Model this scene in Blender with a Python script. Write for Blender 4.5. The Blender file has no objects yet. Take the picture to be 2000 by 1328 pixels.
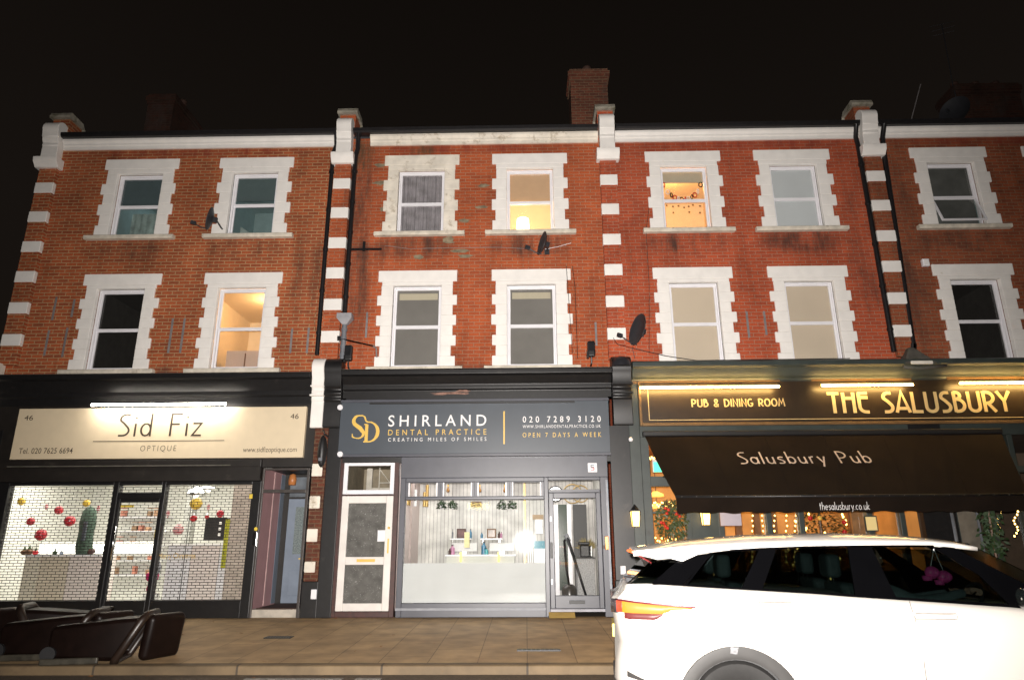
import bpy, bmesh, math, random
from mathutils import Vector, Matrix
random.seed(7)
C = bpy.context.scene.collection
SC = bpy.context.scene
R = math.radians

# ------------------------------------------------------------------ camera, night sky, flash
CAM = Vector((0.0, -13.2, 1.237))
PITCH, YAW, ROLL, FPX = .29127, -.01847, -.00478, 1333.33
FWD = Vector((math.sin(YAW)*math.cos(PITCH), math.cos(YAW)*math.cos(PITCH), math.sin(PITCH)))
_r = Vector((math.cos(YAW), -math.sin(YAW), 0)); _u = _r.cross(FWD)
RGT = math.cos(ROLL)*_r + math.sin(ROLL)*_u
UPV = -math.sin(ROLL)*_r + math.cos(ROLL)*_u
cd = bpy.data.cameras.new('camera'); cam = bpy.data.objects.new('camera', cd); C.objects.link(cam)
cd.sensor_width = 36; cd.sensor_fit = 'HORIZONTAL'; cd.lens = 24; cd.clip_end = 800
cam.matrix_world = Matrix(((RGT.x, UPV.x, -FWD.x, CAM.x), (RGT.y, UPV.y, -FWD.y, CAM.y), (RGT.z, UPV.z, -FWD.z, CAM.z), (0, 0, 0, 1)))
SC.camera = cam

w = bpy.data.worlds.new('World'); SC.world = w; w.use_nodes = True
nt = w.node_tree; bg = nt.nodes['Background']
sky = nt.nodes.new('ShaderNodeTexSky'); sky.sky_type = 'NISHITA'; sky.sun_disc = False
sky.sun_elevation = R(-4); sky.sun_rotation = R(180)
mx = nt.nodes.new('ShaderNodeMix'); mx.data_type = 'RGBA'; mx.inputs[0].default_value = .97
nt.links.new(sky.outputs[0], mx.inputs[6]); mx.inputs[7].default_value = (.075, .056, .044, 1)   # brown town glow
tc = nt.nodes.new('ShaderNodeTexCoord'); sx = nt.nodes.new('ShaderNodeSeparateXYZ'); gr_ = nt.nodes.new('ShaderNodeMapRange'); mg = nt.nodes.new('ShaderNodeMix'); mg.data_type = 'RGBA'; mg.blend_type = 'MULTIPLY'; mg.inputs[0].default_value = 1
nt.links.new(tc.outputs['Generated'], sx.inputs[0]); nt.links.new(sx.outputs[2], gr_.inputs[0]); gr_.inputs[1].default_value = .4; gr_.inputs[2].default_value = .78; gr_.inputs[3].default_value = 1.25; gr_.inputs[4].default_value = .6
nt.links.new(mx.outputs[2], mg.inputs[6]); nt.links.new(gr_.outputs[0], mg.inputs[7]); nt.links.new(mg.outputs[2], bg.inputs[0]); bg.inputs[1].default_value = .09

fl = bpy.data.lights.new('camera_flash', 'SPOT'); flash = bpy.data.objects.new('camera_flash', fl); C.objects.link(flash)
fl.energy = 10200; fl.spot_size = R(108); fl.spot_blend = 1.0; fl.shadow_soft_size = .03; fl.color = (1, .94, .885)
flash.matrix_world = cam.matrix_world @ Matrix.Rotation(R(-5),4,'X'); flash.location = CAM + UPV*.11 - RGT*.06

vs = SC.view_settings; vs.view_transform = 'Standard'; vs.look = 'None'; vs.exposure = 0; vs.gamma = 1; vs.use_curve_mapping = False

# ------------------------------------------------------------------ helpers
def ray(px, py): return (RGT*(px-1000)/FPX + UPV*(664-py)/FPX + FWD)
def at(px, py, Y=0.0):
    d = ray(px, py); return CAM + d*((Y-CAM.y)/d.y)
def atp(px, py, P0, n):
    d = ray(px, py); return CAM + d*((Vector(P0)-CAM).dot(n)/d.dot(n))
def X(px, py, Y=0.0): return at(px, py, Y).x
def Z(px, py, Y=0.0): return at(px, py, Y).z

BASE = {}
class MB:
    def __init__(s): s.v = []; s.f = []
    def add(s, vs, fs):
        n = len(s.v); s.v += [Vector(p) for p in vs]; s.f += [tuple(i+n for i in f) for f in fs]; return s
    def box(s, x0, x1, y0, y1, z0, z1):
        if x0 > x1: x0, x1 = x1, x0
        if y0 > y1: y0, y1 = y1, y0
        if z0 > z1: z0, z1 = z1, z0
        return s.add([(x0,y0,z0),(x1,y0,z0),(x1,y1,z0),(x0,y1,z0),(x0,y0,z1),(x1,y0,z1),(x1,y1,z1),(x0,y1,z1)],
              [(3,2,1,0),(4,5,6,7),(0,1,5,4),(1,2,6,5),(2,3,7,6),(3,0,4,7)])
    def obox(s, c, a, b, d):
        c, a, b, d = map(Vector, (c, a, b, d))
        vs = [c + i*a + j*b + k*d for k in (-1,1) for (i,j) in ((-1,-1),(1,-1),(1,1),(-1,1))]
        return s.add(vs, [(3,2,1,0),(4,5,6,7),(0,1,5,4),(1,2,6,5),(2,3,7,6),(3,0,4,7)])
    def bar(s, p, q, wd, hd, up=(0,0,1)):
        p, q = Vector(p), Vector(q); t = q-p; n = t.cross(Vector(up))
        if n.length < 1e-6: n = t.cross(Vector((1,0,0)))
        n.normalize(); u = n.cross(t).normalized()
        return s.obox((p+q)/2, t/2, n*wd/2, u*hd/2)
    def prism(s, pts, y0, y1):            # pts (x,z), extruded along y
        n = len(pts); vs = [(x,y0,z) for x,z in pts] + [(x,y1,z) for x,z in pts]
        return s.add(vs, [tuple(range(n)), tuple(range(2*n-1,n-1,-1))] + [(i,i+n,(i+1)%n+n,(i+1)%n) for i in range(n)])
    def prismx(s, pts, x0, x1):           # pts (y,z), extruded along x
        n = len(pts); vs = [(x0,y,z) for y,z in pts] + [(x1,y,z) for y,z in pts]
        return s.add(vs, [tuple(range(n)), tuple(range(2*n-1,n-1,-1))] + [(i,i+n,(i+1)%n+n,(i+1)%n) for i in range(n)])
    def poly3(s, pts, t):                 # planar 3d outline given thickness vector t
        n = len(pts); pts = [Vector(p) for p in pts]; t = Vector(t)
        return s.add(pts + [p+t for p in pts], [tuple(range(n)), tuple(range(2*n-1,n-1,-1))] + [(i,i+n,(i+1)%n+n,(i+1)%n) for i in range(n)])
    def tube(s, path, r, n=8):
        path = [Vector(p) for p in path]; rr = r if isinstance(r, (list,tuple)) else [r]*len(path)
        vs = []; ref = None
        for i, p in enumerate(path):
            t = (path[min(i+1,len(path)-1)] - path[max(i-1,0)]).normalized()
            if ref is None:
                ref = t.cross(Vector((0,0,1)));
                if ref.length < .05: ref = t.cross(Vector((1,0,0)))
            ref = (ref - t*ref.dot(t)).normalized(); b = t.cross(ref)
            vs += [p + (ref*math.cos(2*math.pi*k/n) + b*math.sin(2*math.pi*k/n))*rr[i] for k in range(n)]
        fs = [(i*n+k, i*n+(k+1)%n, (i+1)*n+(k+1)%n, (i+1)*n+k) for i in range(len(path)-1) for k in range(n)]
        fs += [tuple(range(n-1,-1,-1)), tuple((len(path)-1)*n+k for k in range(n))]
        return s.add(vs, fs)
    def lathe(s, prof, c=(0,0,0), axis='z', n=20):   # prof (r, h)
        c = Vector(c); vs = []
        for r, h in prof:
            for k in range(n):
                a = 2*math.pi*k/n; p, q = r*math.cos(a), r*math.sin(a)
                vs.append(c + Vector({'z':(p,q,h),'y':(p,h,q),'x':(h,p,q)}[axis]))
        m = len(prof)
        fs = [(i*n+k, i*n+(k+1)%n, (i+1)*n+(k+1)%n, (i+1)*n+k) for i in range(m-1) for k in range(n)]
        if prof[0][0] > 1e-6: fs.append(tuple(range(n-1,-1,-1)))
        if prof[-1][0] > 1e-6: fs.append(tuple((m-1)*n+k for k in range(n)))
        return s.add(vs, fs)
    def ell(s, c, rx, ry, rz, nu=14, nv=8):
        pr = [(max(math.sin(math.pi*j/nv), 0), -math.cos(math.pi*j/nv)) for j in range(nv+1)]
        n0 = len(s.v); s.lathe(pr, (0,0,0), 'z', nu)
        for i in range(n0, len(s.v)):
            p = s.v[i]; s.v[i] = Vector((c[0]+p.x*rx, c[1]+p.y*ry, c[2]+p.z*rz))
        return s
    def room(s, x0, x1, y0, y1, z0, z1):  # open towards -y, faces look inward
        v = [(x0,y0,z0),(x1,y0,z0),(x1,y1,z0),(x0,y1,z0),(x0,y0,z1),(x1,y0,z1),(x1,y1,z1),(x0,y1,z1)]
        return s.add(v, [(0,1,2,3),(7,6,5,4),(1,5,6,2),(2,6,7,3),(3,7,4,0)])
    def xf(s, M):
        s.v = [M @ p for p in s.v]; return s
    def build(s, name, mat, parent=None, smooth=False, bevel=0, base=None, seg=2):
        b = BASE.get(parent.name, Vector()) if parent else (Vector(base) if base is not None else Vector())
        me = bpy.data.meshes.new(name); me.from_pydata([p-b for p in s.v], [], s.f); me.validate(); me.update()
        if smooth:
            for p in me.polygons: p.use_smooth = True
            if smooth is not True: me.set_sharp_from_angle(angle=R(smooth))
        ms = mat if isinstance(mat, (list,tuple)) else [mat]
        for m in ms: me.materials.append(m)
        o = bpy.data.objects.new(name, me); C.objects.link(o)
        if parent: o.parent = parent
        else: o.location = b
        BASE[o.name] = b
        if bevel:
            md = o.modifiers.new('bevel','BEVEL'); md.width = bevel; md.segments = seg; md.limit_method = 'ANGLE'; md.angle_limit = R(40)
        return o

def tag(o, label=None, cat=None, group=None, kind=None):
    if label: o['label'] = label
    if cat: o['category'] = cat
    if group: o['group'] = group
    if kind: o['kind'] = kind
    return o
def thing(name, loc, label, cat, group=None, rz=0):
    o = bpy.data.objects.new(name, None); C.objects.link(o); o.location = loc; o.rotation_euler.z = rz; o.empty_display_size = .1
    BASE[o.name] = Vector(loc); return tag(o, label, cat, group)
def kids(o): return [c for c in C.objects if c.parent == o]
def dup(o, loc=None, label=None, parent=None):
    c = o.copy(); C.objects.link(c); BASE[c.name] = BASE.get(o.name, Vector())
    if parent: c.parent = parent
    for ch in kids(o): dup(ch, None, None, c)
    if loc is not None: c.location = loc
    if label: c['label'] = label
    return c

# ---- materials
def N(nt, t, **kw):
    n = nt.nodes.new(t)
    for k, v in kw.items(): setattr(n, k, v)
    return n
def mat(name, col, rough=.6, metal=0, var=.25, scale=6, spec=.5, emit=None, es=0, bump=0, coat=0, dirt=None, dscale=1.2, dth=.58):
    m = bpy.data.materials.new(name); m.use_nodes = True; t = m.node_tree; b = t.nodes['Principled BSDF']
    b.inputs['Roughness'].default_value = rough; b.inputs['Metallic'].default_value = metal
    b.inputs['Specular IOR Level'].default_value = spec; b.inputs['Coat Weight'].default_value = coat
    g = N(t, 'ShaderNodeNewGeometry')
    no = N(t, 'ShaderNodeTexNoise'); no.inputs['Scale'].default_value = scale; no.inputs['Detail'].default_value = 6
    t.links.new(g.outputs['Position'], no.inputs['Vector'])
    r = N(t, 'ShaderNodeMapRange'); r.inputs[1].default_value = .3; r.inputs[2].default_value = .7; r.inputs[3].default_value = 1-var; r.inputs[4].default_value = 1+var*.35
    t.links.new(no.outputs[0], r.inputs[0])
    mu = N(t, 'ShaderNodeMix', data_type='RGBA', blend_type='MULTIPLY'); mu.inputs[0].default_value = 1
    mu.inputs[6].default_value = (*col, 1); t.links.new(r.outputs[0], mu.inputs[7])
    out = mu.outputs[2]
    if dirt:
        n2 = N(t, 'ShaderNodeTexNoise'); n2.inputs['Scale'].default_value = dscale; n2.inputs['Detail'].default_value = 8; n2.inputs['Roughness'].default_value = .7
        t.links.new(g.outputs['Position'], n2.inputs['Vector'])
        r2 = N(t, 'ShaderNodeMapRange'); r2.inputs[1].default_value = dth; r2.inputs[2].default_value = dth+.14; t.links.new(n2.outputs[0], r2.inputs[0])
        m2 = N(t, 'ShaderNodeMix', data_type='RGBA'); t.links.new(r2.outputs[0], m2.inputs[0]); t.links.new(out, m2.inputs[6]); m2.inputs[7].default_value = (*dirt, 1); out = m2.outputs[2]
    t.links.new(out, b.inputs['Base Color'])
    if bump:
        bp = N(t, 'ShaderNodeBump'); bp.inputs['Strength'].default_value = bump; bp.inputs['Distance'].default_value = .01
        n3 = N(t, 'ShaderNodeTexNoise'); n3.inputs['Scale'].default_value = scale*8; n3.inputs['Detail'].default_value = 4; t.links.new(g.outputs['Position'], n3.inputs['Vector'])
        t.links.new(n3.outputs[0], bp.inputs['Height']); t.links.new(bp.outputs[0], b.inputs['Normal'])
    if emit: b.inputs['Emission Color'].default_value = (*emit, 1); b.inputs['Emission Strength'].default_value = es
    return m
def glow(name, col, s, dark=False):
    m = bpy.data.materials.new(name); m.use_nodes = True; t = m.node_tree; b = t.nodes['Principled BSDF']
    b.inputs['Base Color'].default_value = (*[.02 if dark else min(c,.8) for c in col], 1); b.inputs['Emission Color'].default_value = (*col, 1); b.inputs['Emission Strength'].default_value = s
    return m
def glass(name, tint=(1,1,1), ior=1.5, rough=.0, refl=1.0):
    m = bpy.data.materials.new(name); m.use_nodes = True; t = m.node_tree; t.nodes.remove(t.nodes['Principled BSDF'])
    o = t.nodes['Material Output']; tr = N(t, 'ShaderNodeBsdfTransparent'); gl = N(t, 'ShaderNodeBsdfGlossy'); mi = N(t, 'ShaderNodeMixShader'); fr = N(t, 'ShaderNodeFresnel')
    tr.inputs[0].default_value = (*tint, 1); gl.inputs['Roughness'].default_value = rough; gl.inputs[0].default_value = (refl,refl,refl,1); ge = N(t, 'ShaderNodeNewGeometry'); mr = N(t, 'ShaderNodeMapRange'); mr.inputs[3].default_value = ior; mr.inputs[4].default_value = 1/ior   # same reflection from either side of the thin pane
    t.links.new(ge.outputs['Backfacing'], mr.inputs[0]); t.links.new(mr.outputs[0], fr.inputs[0])
    t.links.new(fr.outputs[0], mi.inputs[0]); t.links.new(tr.outputs[0], mi.inputs[1]); t.links.new(gl.outputs[0], mi.inputs[2]); t.links.new(mi.outputs[0], o.inputs[0])
    return m
def brickmat(name, c1, c2, mort, msize=.011, red=None, bw=.225, rh=.0745, soot=(.05,.035,.03), sth=.62, stains=()):
    m = bpy.data.materials.new(name); m.use_nodes = True; t = m.node_tree; b = t.nodes['Principled BSDF']; b.inputs['Roughness'].default_value = .85; b.inputs['Specular IOR Level'].default_value = .25
    g = N(t, 'ShaderNodeNewGeometry'); sp = N(t, 'ShaderNodeSeparateXYZ'); t.links.new(g.outputs['Position'], sp.inputs[0])
    ad = N(t, 'ShaderNodeMath', operation='ADD'); t.links.new(sp.outputs[0], ad.inputs[0]); t.links.new(sp.outputs[1], ad.inputs[1])
    cb = N(t, 'ShaderNodeCombineXYZ'); t.links.new(ad.outputs[0], cb.inputs[0]); t.links.new(sp.outputs[2], cb.inputs[1])
    # wobble
    nw = N(t, 'ShaderNodeTexNoise'); nw.inputs['Scale'].default_value = 9; t.links.new(g.outputs['Position'], nw.inputs['Vector'])
    wm = N(t, 'ShaderNodeVectorMath', operation='MULTIPLY_ADD'); t.links.new(nw.outputs['Color'], wm.inputs[0]); wm.inputs[1].default_value = (.008,.008,0); t.links.new(cb.outputs[0], wm.inputs[2])
    br = N(t, 'ShaderNodeTexBrick'); t.links.new(wm.outputs[0], br.inputs['Vector'])
    br.inputs['Scale'].default_value = 1; br.inputs['Brick Width'].default_value = bw; br.inputs['Row Height'].default_value = rh; br.inputs['Mortar Size'].default_value = msize; br.inputs['Mortar Smooth'].default_value = .3
    br.inputs['Color1'].default_value = (*c1,1); br.inputs['Color2'].default_value = (*c2,1); br.inputs['Mortar'].default_value = (*mort,1); br.inputs['Bias'].default_value = -.2
    # patches of fresher and sootier brick
    n1 = N(t, 'ShaderNodeTexNoise'); n1.inputs['Scale'].default_value = .9; n1.inputs['Detail'].default_value = 7; n1.inputs['Roughness'].default_value = .65; t.links.new(g.outputs['Position'], n1.inputs['Vector'])
    r1 = N(t, 'ShaderNodeMapRange'); r1.inputs[1].default_value = .3; r1.inputs[2].default_value = .72; r1.inputs[3].default_value = 1.2; r1.inputs[4].default_value = .7; t.links.new(n1.outputs[0], r1.inputs[0])
    mu = N(t, 'ShaderNodeMix', data_type='RGBA', blend_type='MULTIPLY'); mu.inputs[0].default_value = 1; t.links.new(br.outputs['Color'], mu.inputs[6]); t.links.new(r1.outputs[0], mu.inputs[7])
    n2 = N(t, 'ShaderNodeTexNoise'); n2.inputs['Scale'].default_value = 2.2; n2.inputs['Detail'].default_value = 9; n2.inputs['Roughness'].default_value = .72
    mp = N(t, 'ShaderNodeMapping'); mp.inputs['Scale'].default_value = (1,1,.55); mp.inputs['Location'].default_value = (3.1,0,1.7); t.links.new(g.outputs['Position'], mp.inputs[0]); t.links.new(mp.outputs[0], n2.inputs['Vector'])
    r2 = N(t, 'ShaderNodeMapRange'); r2.inputs[1].default_value = sth; r2.inputs[2].default_value = sth+.16; r2.inputs[4].default_value = .75; t.links.new(n2.outputs[0], r2.inputs[0])
    m2 = N(t, 'ShaderNodeMix', data_type='RGBA'); t.links.new(r2.outputs[0], m2.inputs[0]); t.links.new(mu.outputs[2], m2.inputs[6]); m2.inputs[7].default_value = (*soot,1)
    n3 = N(t, 'ShaderNodeTexNoise'); n3.inputs['Scale'].default_value = 45; n3.inputs['Detail'].default_value = 3; t.links.new(g.outputs['Position'], n3.inputs['Vector'])
    r3 = N(t, 'ShaderNodeMapRange'); r3.inputs[1].default_value = .3; r3.inputs[2].default_value = .7; r3.inputs[3].default_value = .78; r3.inputs[4].default_value = 1.15; t.links.new(n3.outputs[0], r3.inputs[0])
    m3 = N(t, 'ShaderNodeMix', data_type='RGBA', blend_type='MULTIPLY'); m3.inputs[0].default_value = 1; t.links.new(m2.outputs[2], m3.inputs[6]); t.links.new(r3.outputs[0], m3.inputs[7])
    n4 = N(t, 'ShaderNodeTexNoise'); n4.inputs['Scale'].default_value = 1; n4.inputs['Detail'].default_value = 7; n4.inputs['Roughness'].default_value = .7
    mp4 = N(t, 'ShaderNodeMapping'); mp4.inputs['Scale'].default_value = (2.6,2.6,.5); t.links.new(g.outputs['Position'], mp4.inputs[0]); t.links.new(mp4.outputs[0], n4.inputs['Vector'])
    r4 = N(t, 'ShaderNodeMapRange'); r4.inputs[1].default_value = .5; r4.inputs[2].default_value = .75; r4.inputs[3].default_value = 1; r4.inputs[4].default_value = .6; t.links.new(n4.outputs[0], r4.inputs[0])
    m4 = N(t, 'ShaderNodeMix', data_type='RGBA', blend_type='MULTIPLY'); m4.inputs[0].default_value = 1; t.links.new(m3.outputs[2], m4.inputs[6]); t.links.new(r4.outputs[0], m4.inputs[7])
    out = m4.outputs[2]
    for sx, sz, rx, rz, k, scol in stains:      # run-off, soot and algae that have settled on the wall
        mp5 = N(t, 'ShaderNodeMapping'); mp5.inputs['Location'].default_value = (-sx/rx, 0, -sz/rz); mp5.inputs['Scale'].default_value = (1/rx, 0, 1/rz); t.links.new(g.outputs['Position'], mp5.inputs[0])
        ln = N(t, 'ShaderNodeVectorMath', operation='LENGTH'); t.links.new(mp5.outputs[0], ln.inputs[0])
        r5 = N(t, 'ShaderNodeMapRange'); r5.interpolation_type = 'SMOOTHSTEP'; r5.inputs[1].default_value = 1; r5.inputs[2].default_value = .3; r5.inputs[3].default_value = 0; r5.inputs[4].default_value = k; t.links.new(ln.outputs['Value'], r5.inputs[0])
        mm = N(t, 'ShaderNodeMath', operation='MULTIPLY'); t.links.new(r5.outputs[0], mm.inputs[0]); rr = N(t, 'ShaderNodeMapRange'); rr.inputs[1].default_value = .38; rr.inputs[2].default_value = .62; t.links.new(n4.outputs[0], rr.inputs[0]); t.links.new(rr.outputs[0], mm.inputs[1])
        m5 = N(t, 'ShaderNodeMix', data_type='RGBA'); t.links.new(mm.outputs[0], m5.inputs[0]); t.links.new(out, m5.inputs[6]); m5.inputs[7].default_value = (*scol,1); out = m5.outputs[2]
    t.links.new(out, b.inputs['Base Color'])
    bp = N(t, 'ShaderNodeBump'); bp.inputs['Strength'].default_value = .55; bp.inputs['Distance'].default_value = .008; bp.invert = True
    t.links.new(br.outputs['Fac'], bp.inputs['Height']); t.links.new(bp.outputs[0], b.inputs['Normal'])
    return m

SOOT = (.045,.03,.024); REDW = (.22,.035,.02); MOSS = (.05,.05,.026)
def sills(c1, c2, k=.8): return [(c1,7.3,1.15,.42,k,SOOT), (c2,7.3,1.15,.42,k,SOOT), ((c1+c2)/2,9.62,3.2,.16,.8,REDW), ((c1+c2)/2,4.5,3.4,.3,.7,SOOT)]
M = dict(
    brick_a = brickmat('brown_red_brick', (.39,.092,.032), (.24,.062,.027), (.42,.25,.13), .0105, stains=sills(-8.395,-5.848,.5)+[(-4.5,6.6,.5,1.6,.4,SOOT)]),
    brick_b = brickmat('orange_red_brick', (.43,.092,.03), (.31,.068,.027), (.38,.18,.105), .009, stains=sills(-2.195,.16)+[(-3.5,8.6,.45,1.6,.95,SOOT),(-3.5,6.4,.4,1.6,.9,SOOT),(-3.5,9.5,.5,.6,.9,MOSS),(-2.2,9.58,.35,.22,.95,MOSS),(-3.2,7.2,.9,.35,.6,SOOT)]),
    brick_c = brickmat('bright_red_brick', (.43,.079,.03), (.32,.06,.027), (.37,.17,.11), .0085, stains=sills(3.49,5.846,.9)+[(7.1,7.2,.5,2.4,.5,SOOT)]),
    brick_d = brickmat('dull_brown_brick', (.30,.075,.03), (.19,.052,.026), (.25,.13,.075), .010, stains=sills(9.21,11.62)+[(8.0,7.0,.5,2.6,.6,SOOT)]),
    brick_soot = brickmat('sooty_brick', (.055,.02,.013), (.03,.014,.010), (.05,.03,.02), .011, sth=.5),
    brick_stack = brickmat('weathered_stack_brick', (.14,.043,.024), (.07,.028,.018), (.15,.09,.055), .011, sth=.55),
    stucco = mat('white_painted_stucco', (.82,.79,.75), .7, var=.07, scale=5, dirt=(.52,.45,.35), dscale=4.5, dth=.66, bump=.15),
    stucco_old = mat('flaking_cream_stucco', (.78,.72,.62), .75, var=.2, scale=4, dirt=(.34,.27,.18), dscale=3.4, dth=.56, bump=.4),
    sill = mat('weathered_stone_sill', (.66,.60,.5), .8, var=.25, scale=7, dirt=(.28,.23,.17), dscale=5, dth=.58, bump=.3),
    upvc = mat('white_window_plastic', (.78,.77,.8), .35, var=.04),
    pane = glass('window_glass', (.96,.96,.955)),
    slate = mat('dark_roof_slate', (.05,.05,.055), .7),
    blackpipe = mat('black_iron_paint', (.014,.013,.014), .35, var=.4, scale=20, dirt=(.06,.05,.045), dscale=6, dth=.66),
    greypipe = mat('grey_plastic_pipe', (.16,.17,.19), .45),
    lead = mat('dirty_lead_flashing', (.11,.10,.085), .75, var=.4, scale=8, dirt=(.05,.055,.03), dscale=4, dth=.5, bump=.4),
    black = mat('black_gloss_paint', (.011,.0105,.011), .4, var=.3, scale=12, dirt=(.035,.03,.027), dscale=3, dth=.62),
    blackwood = mat('brown_black_shop_paint', (.016,.013,.011), .5, var=.3, dirt=(.05,.042,.034), dscale=3, dth=.62),
    cream = mat('cream_sign_panel', (.70,.585,.41), .45, var=.04),
    navy = mat('slate_blue_sign_panel', (.062,.074,.09), .38, var=.1, scale=3),
    slateblue = mat('slate_grey_shop_paint', (.075,.078,.096), .38, var=.15, scale=4),
    redbrown = mat('red_brown_door_frame', (.055,.016,.012), .5, var=.4, scale=14),
    gold = mat('gold_lettering', (.72,.47,.1), .4, var=.05),
    brass = mat('dull_brass', (.42,.28,.10), .35, metal=.5, var=.15),
    white = mat('white_lettering', (.8,.78,.77), .5, var=.03),
    ink = mat('dark_brown_lettering', (.05,.035,.022), .5, var=.05),
    deco = mat('pale_gold_lettering', (.62,.47,.22), .4, var=.08),
    pubgreen = mat('dark_green_grey_paint', (.042,.052,.047), .42, var=.25, scale=5, dirt=(.02,.022,.02), dscale=2.5, dth=.6),
    pubdark = mat('black_brown_fascia', (.022,.016,.011), .3, var=.3),
    bronze = mat('bronze_fascia_moulding', (.20,.12,.055), .35, metal=.3, var=.2),
    awning = mat('dark_brown_canvas', (.012,.0072,.0045), .95, spec=.15, var=.3, scale=2.4, bump=.2),
    chrome = mat('polished_metal', (.7,.7,.7), .18, metal=1, var=.05),
    steel = mat('grey_metal_strap', (.24,.22,.22), .55, metal=.2, var=.3, dirt=(.10,.05,.03), dscale=12, dth=.58),
    dish = mat('dark_grey_dish_paint', (.028,.029,.034), .5, var=.2),
    flat = mat('matt_black_plastic', (.012,.012,.013), .45, var=.2),
    pave = None, asphalt = None,
    blind_grey = mat('grey_roller_blind', (.22,.21,.195), .9, var=.12, scale=2.5),
    blind_beige = mat('beige_roller_blind', (.66,.56,.44), .9, var=.05, scale=2),
    blind_blue = mat('pale_blue_blind', (.62,.66,.68), .9, var=.05, scale=2),
    blind_cream = mat('cream_blind_roll', (.55,.5,.38), .9, var=.05),
    net = mat('grey_net_curtain', (.34,.32,.34), .9, var=.35, scale=5),
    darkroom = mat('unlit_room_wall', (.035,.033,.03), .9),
    tealroom = mat('grey_green_room_wall', (.2,.28,.28), .9, var=.1),
    warmroom = mat('cream_room_wall', (.75,.6,.4), .9, var=.05),
    shopwhite = mat('white_shop_wall', (.78,.78,.73), .8, var=.05),
    slat = None,
    tile = mat('dark_floor_tile', (.05,.045,.045), .3),
    frosted = mat('frosted_window_film', (.64,.64,.655), .7, var=.06, scale=2),
    wood = mat('brown_wood', (.16,.075,.032), .5, var=.4, scale=12),
    leaf = mat('dark_green_leaf', (.03,.065,.02), .6, var=.5, scale=20),
    bin = mat('dark_brown_bin_plastic', (.007,.0036,.0028), .4, spec=.16, var=.3, scale=8),
    pinkwall = mat('dusky_pink_wall_paint', (.42,.24,.25), .7, var=.12, scale=3),
    bluedoor = mat('grey_blue_door_paint', (.19,.23,.29), .5, var=.15, scale=5),
    red = mat('red_bauble', (.5,.015,.02), .35, var=.1),
    yellow = mat('yellow_paper', (.75,.55,.06), .6, var=.05),
)
def brickpattern(name, c1, c2, mort, bw, rh, ms, order='yx', rough=.8, off=.5, dirt=(.03,.02,.012)):
    m = mat(name, c1, rough, var=.35, scale=3, dirt=dirt, dscale=2.2, dth=.6, bump=.3); t = m.node_tree
    mu = [n for n in t.nodes if n.type == 'MIX' and n.blend_type == 'MULTIPLY'][0]
    g = N(t, 'ShaderNodeNewGeometry'); sp = N(t, 'ShaderNodeSeparateXYZ'); cb = N(t, 'ShaderNodeCombineXYZ'); t.links.new(g.outputs['Position'], sp.inputs[0])
    ix = {'x':0,'y':1,'z':2}; t.links.new(sp.outputs[ix[order[0]]], cb.inputs[0]); t.links.new(sp.outputs[ix[order[1]]], cb.inputs[1])
    br = N(t, 'ShaderNodeTexBrick', offset=off); t.links.new(cb.outputs[0], br.inputs['Vector']); br.inputs['Scale'].default_value = 1; br.inputs['Brick Width'].default_value = bw; br.inputs['Row Height'].default_value = rh; br.inputs['Mortar Size'].default_value = ms
    br.inputs['Color1'].default_value = (*c1,1); br.inputs['Color2'].default_value = (*c2,1); br.inputs['Mortar'].default_value = (*mort,1)
    t.links.new(br.outputs['Color'], mu.inputs[6]); return m
M['pave'] = brickpattern('paving_slabs', (.45,.30,.15), (.385,.255,.128), (.23,.155,.078), .92, .61, .007, 'yx', .75, dirt=(.33,.20,.10))
M['kerb'] = brickpattern('granite_kerb', (.155,.106,.055), (.12,.082,.043), (.05,.036,.022), 1.75, 5, .014, 'xy', .7, dirt=(.08,.05,.03))
M['asphalt'] = mat('dark_asphalt', (.09,.065,.042), .8, var=.4, scale=30, bump=.5)
M['slat'] = brickpattern('white_slatted_wall', (.66,.64,.61), (.58,.56,.54), (.33,.32,.31), 50, .085, .007, 'zx', .6, off=0, dirt=(.6,.58,.56))

# ---- lettering
def text_mesh(s, font_off=0, space=1.0, shear=0):
    cu = bpy.data.curves.new('lettering', 'FONT'); cu.body = s; cu.offset = font_off; cu.space_character = space; cu.shear = shear; cu.resolution_u = 4
    o = bpy.data.objects.new('lettering', cu); C.objects.link(o); dg = bpy.context.evaluated_depsgraph_get()
    me = bpy.data.meshes.new_from_object(o.evaluated_get(dg)); vs = [v.co.copy() for v in me.vertices]; fs = [tuple(p.vertices) for p in me.polygons]
    bpy.data.objects.remove(o); bpy.data.curves.remove(cu); bpy.data.meshes.remove(me); return vs, fs
def fit(vs, fs, P, u, v, name, m, parent, W, H):
    """fit flat letters into the box P + u*[0,W] + v*[0,H]"""
    x0 = min(p.x for p in vs); x1 = max(p.x for p in vs); y0 = min(p.y for p in vs); y1 = max(p.y for p in vs)
    u, v, P = Vector(u), Vector(v), Vector(P); n = u.cross(v)
    b = MB(); b.add([P + u*((p.x-x0)/(x1-x0)*W) + v*((p.y-y0)/(y1-y0)*H) + n*(.003+p.z) for p in vs], fs)
    return b.build(name, m, parent)
def words(s, px0, py0, px1, py1, Y, m, parent, off=0, space=1.0, name='lettering', lean=0):
    a = at(px0, py1, Y); c = at(px1, py0, Y)
    cl = at(px0, py0, Y)
    vs, fs = text_mesh(s, off, space)
    return fit(vs, fs, (a.x, Y, a.z), (1,0,0), (0,0,1), name, m, parent, c.x-a.x, cl.z-a.z)

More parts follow.
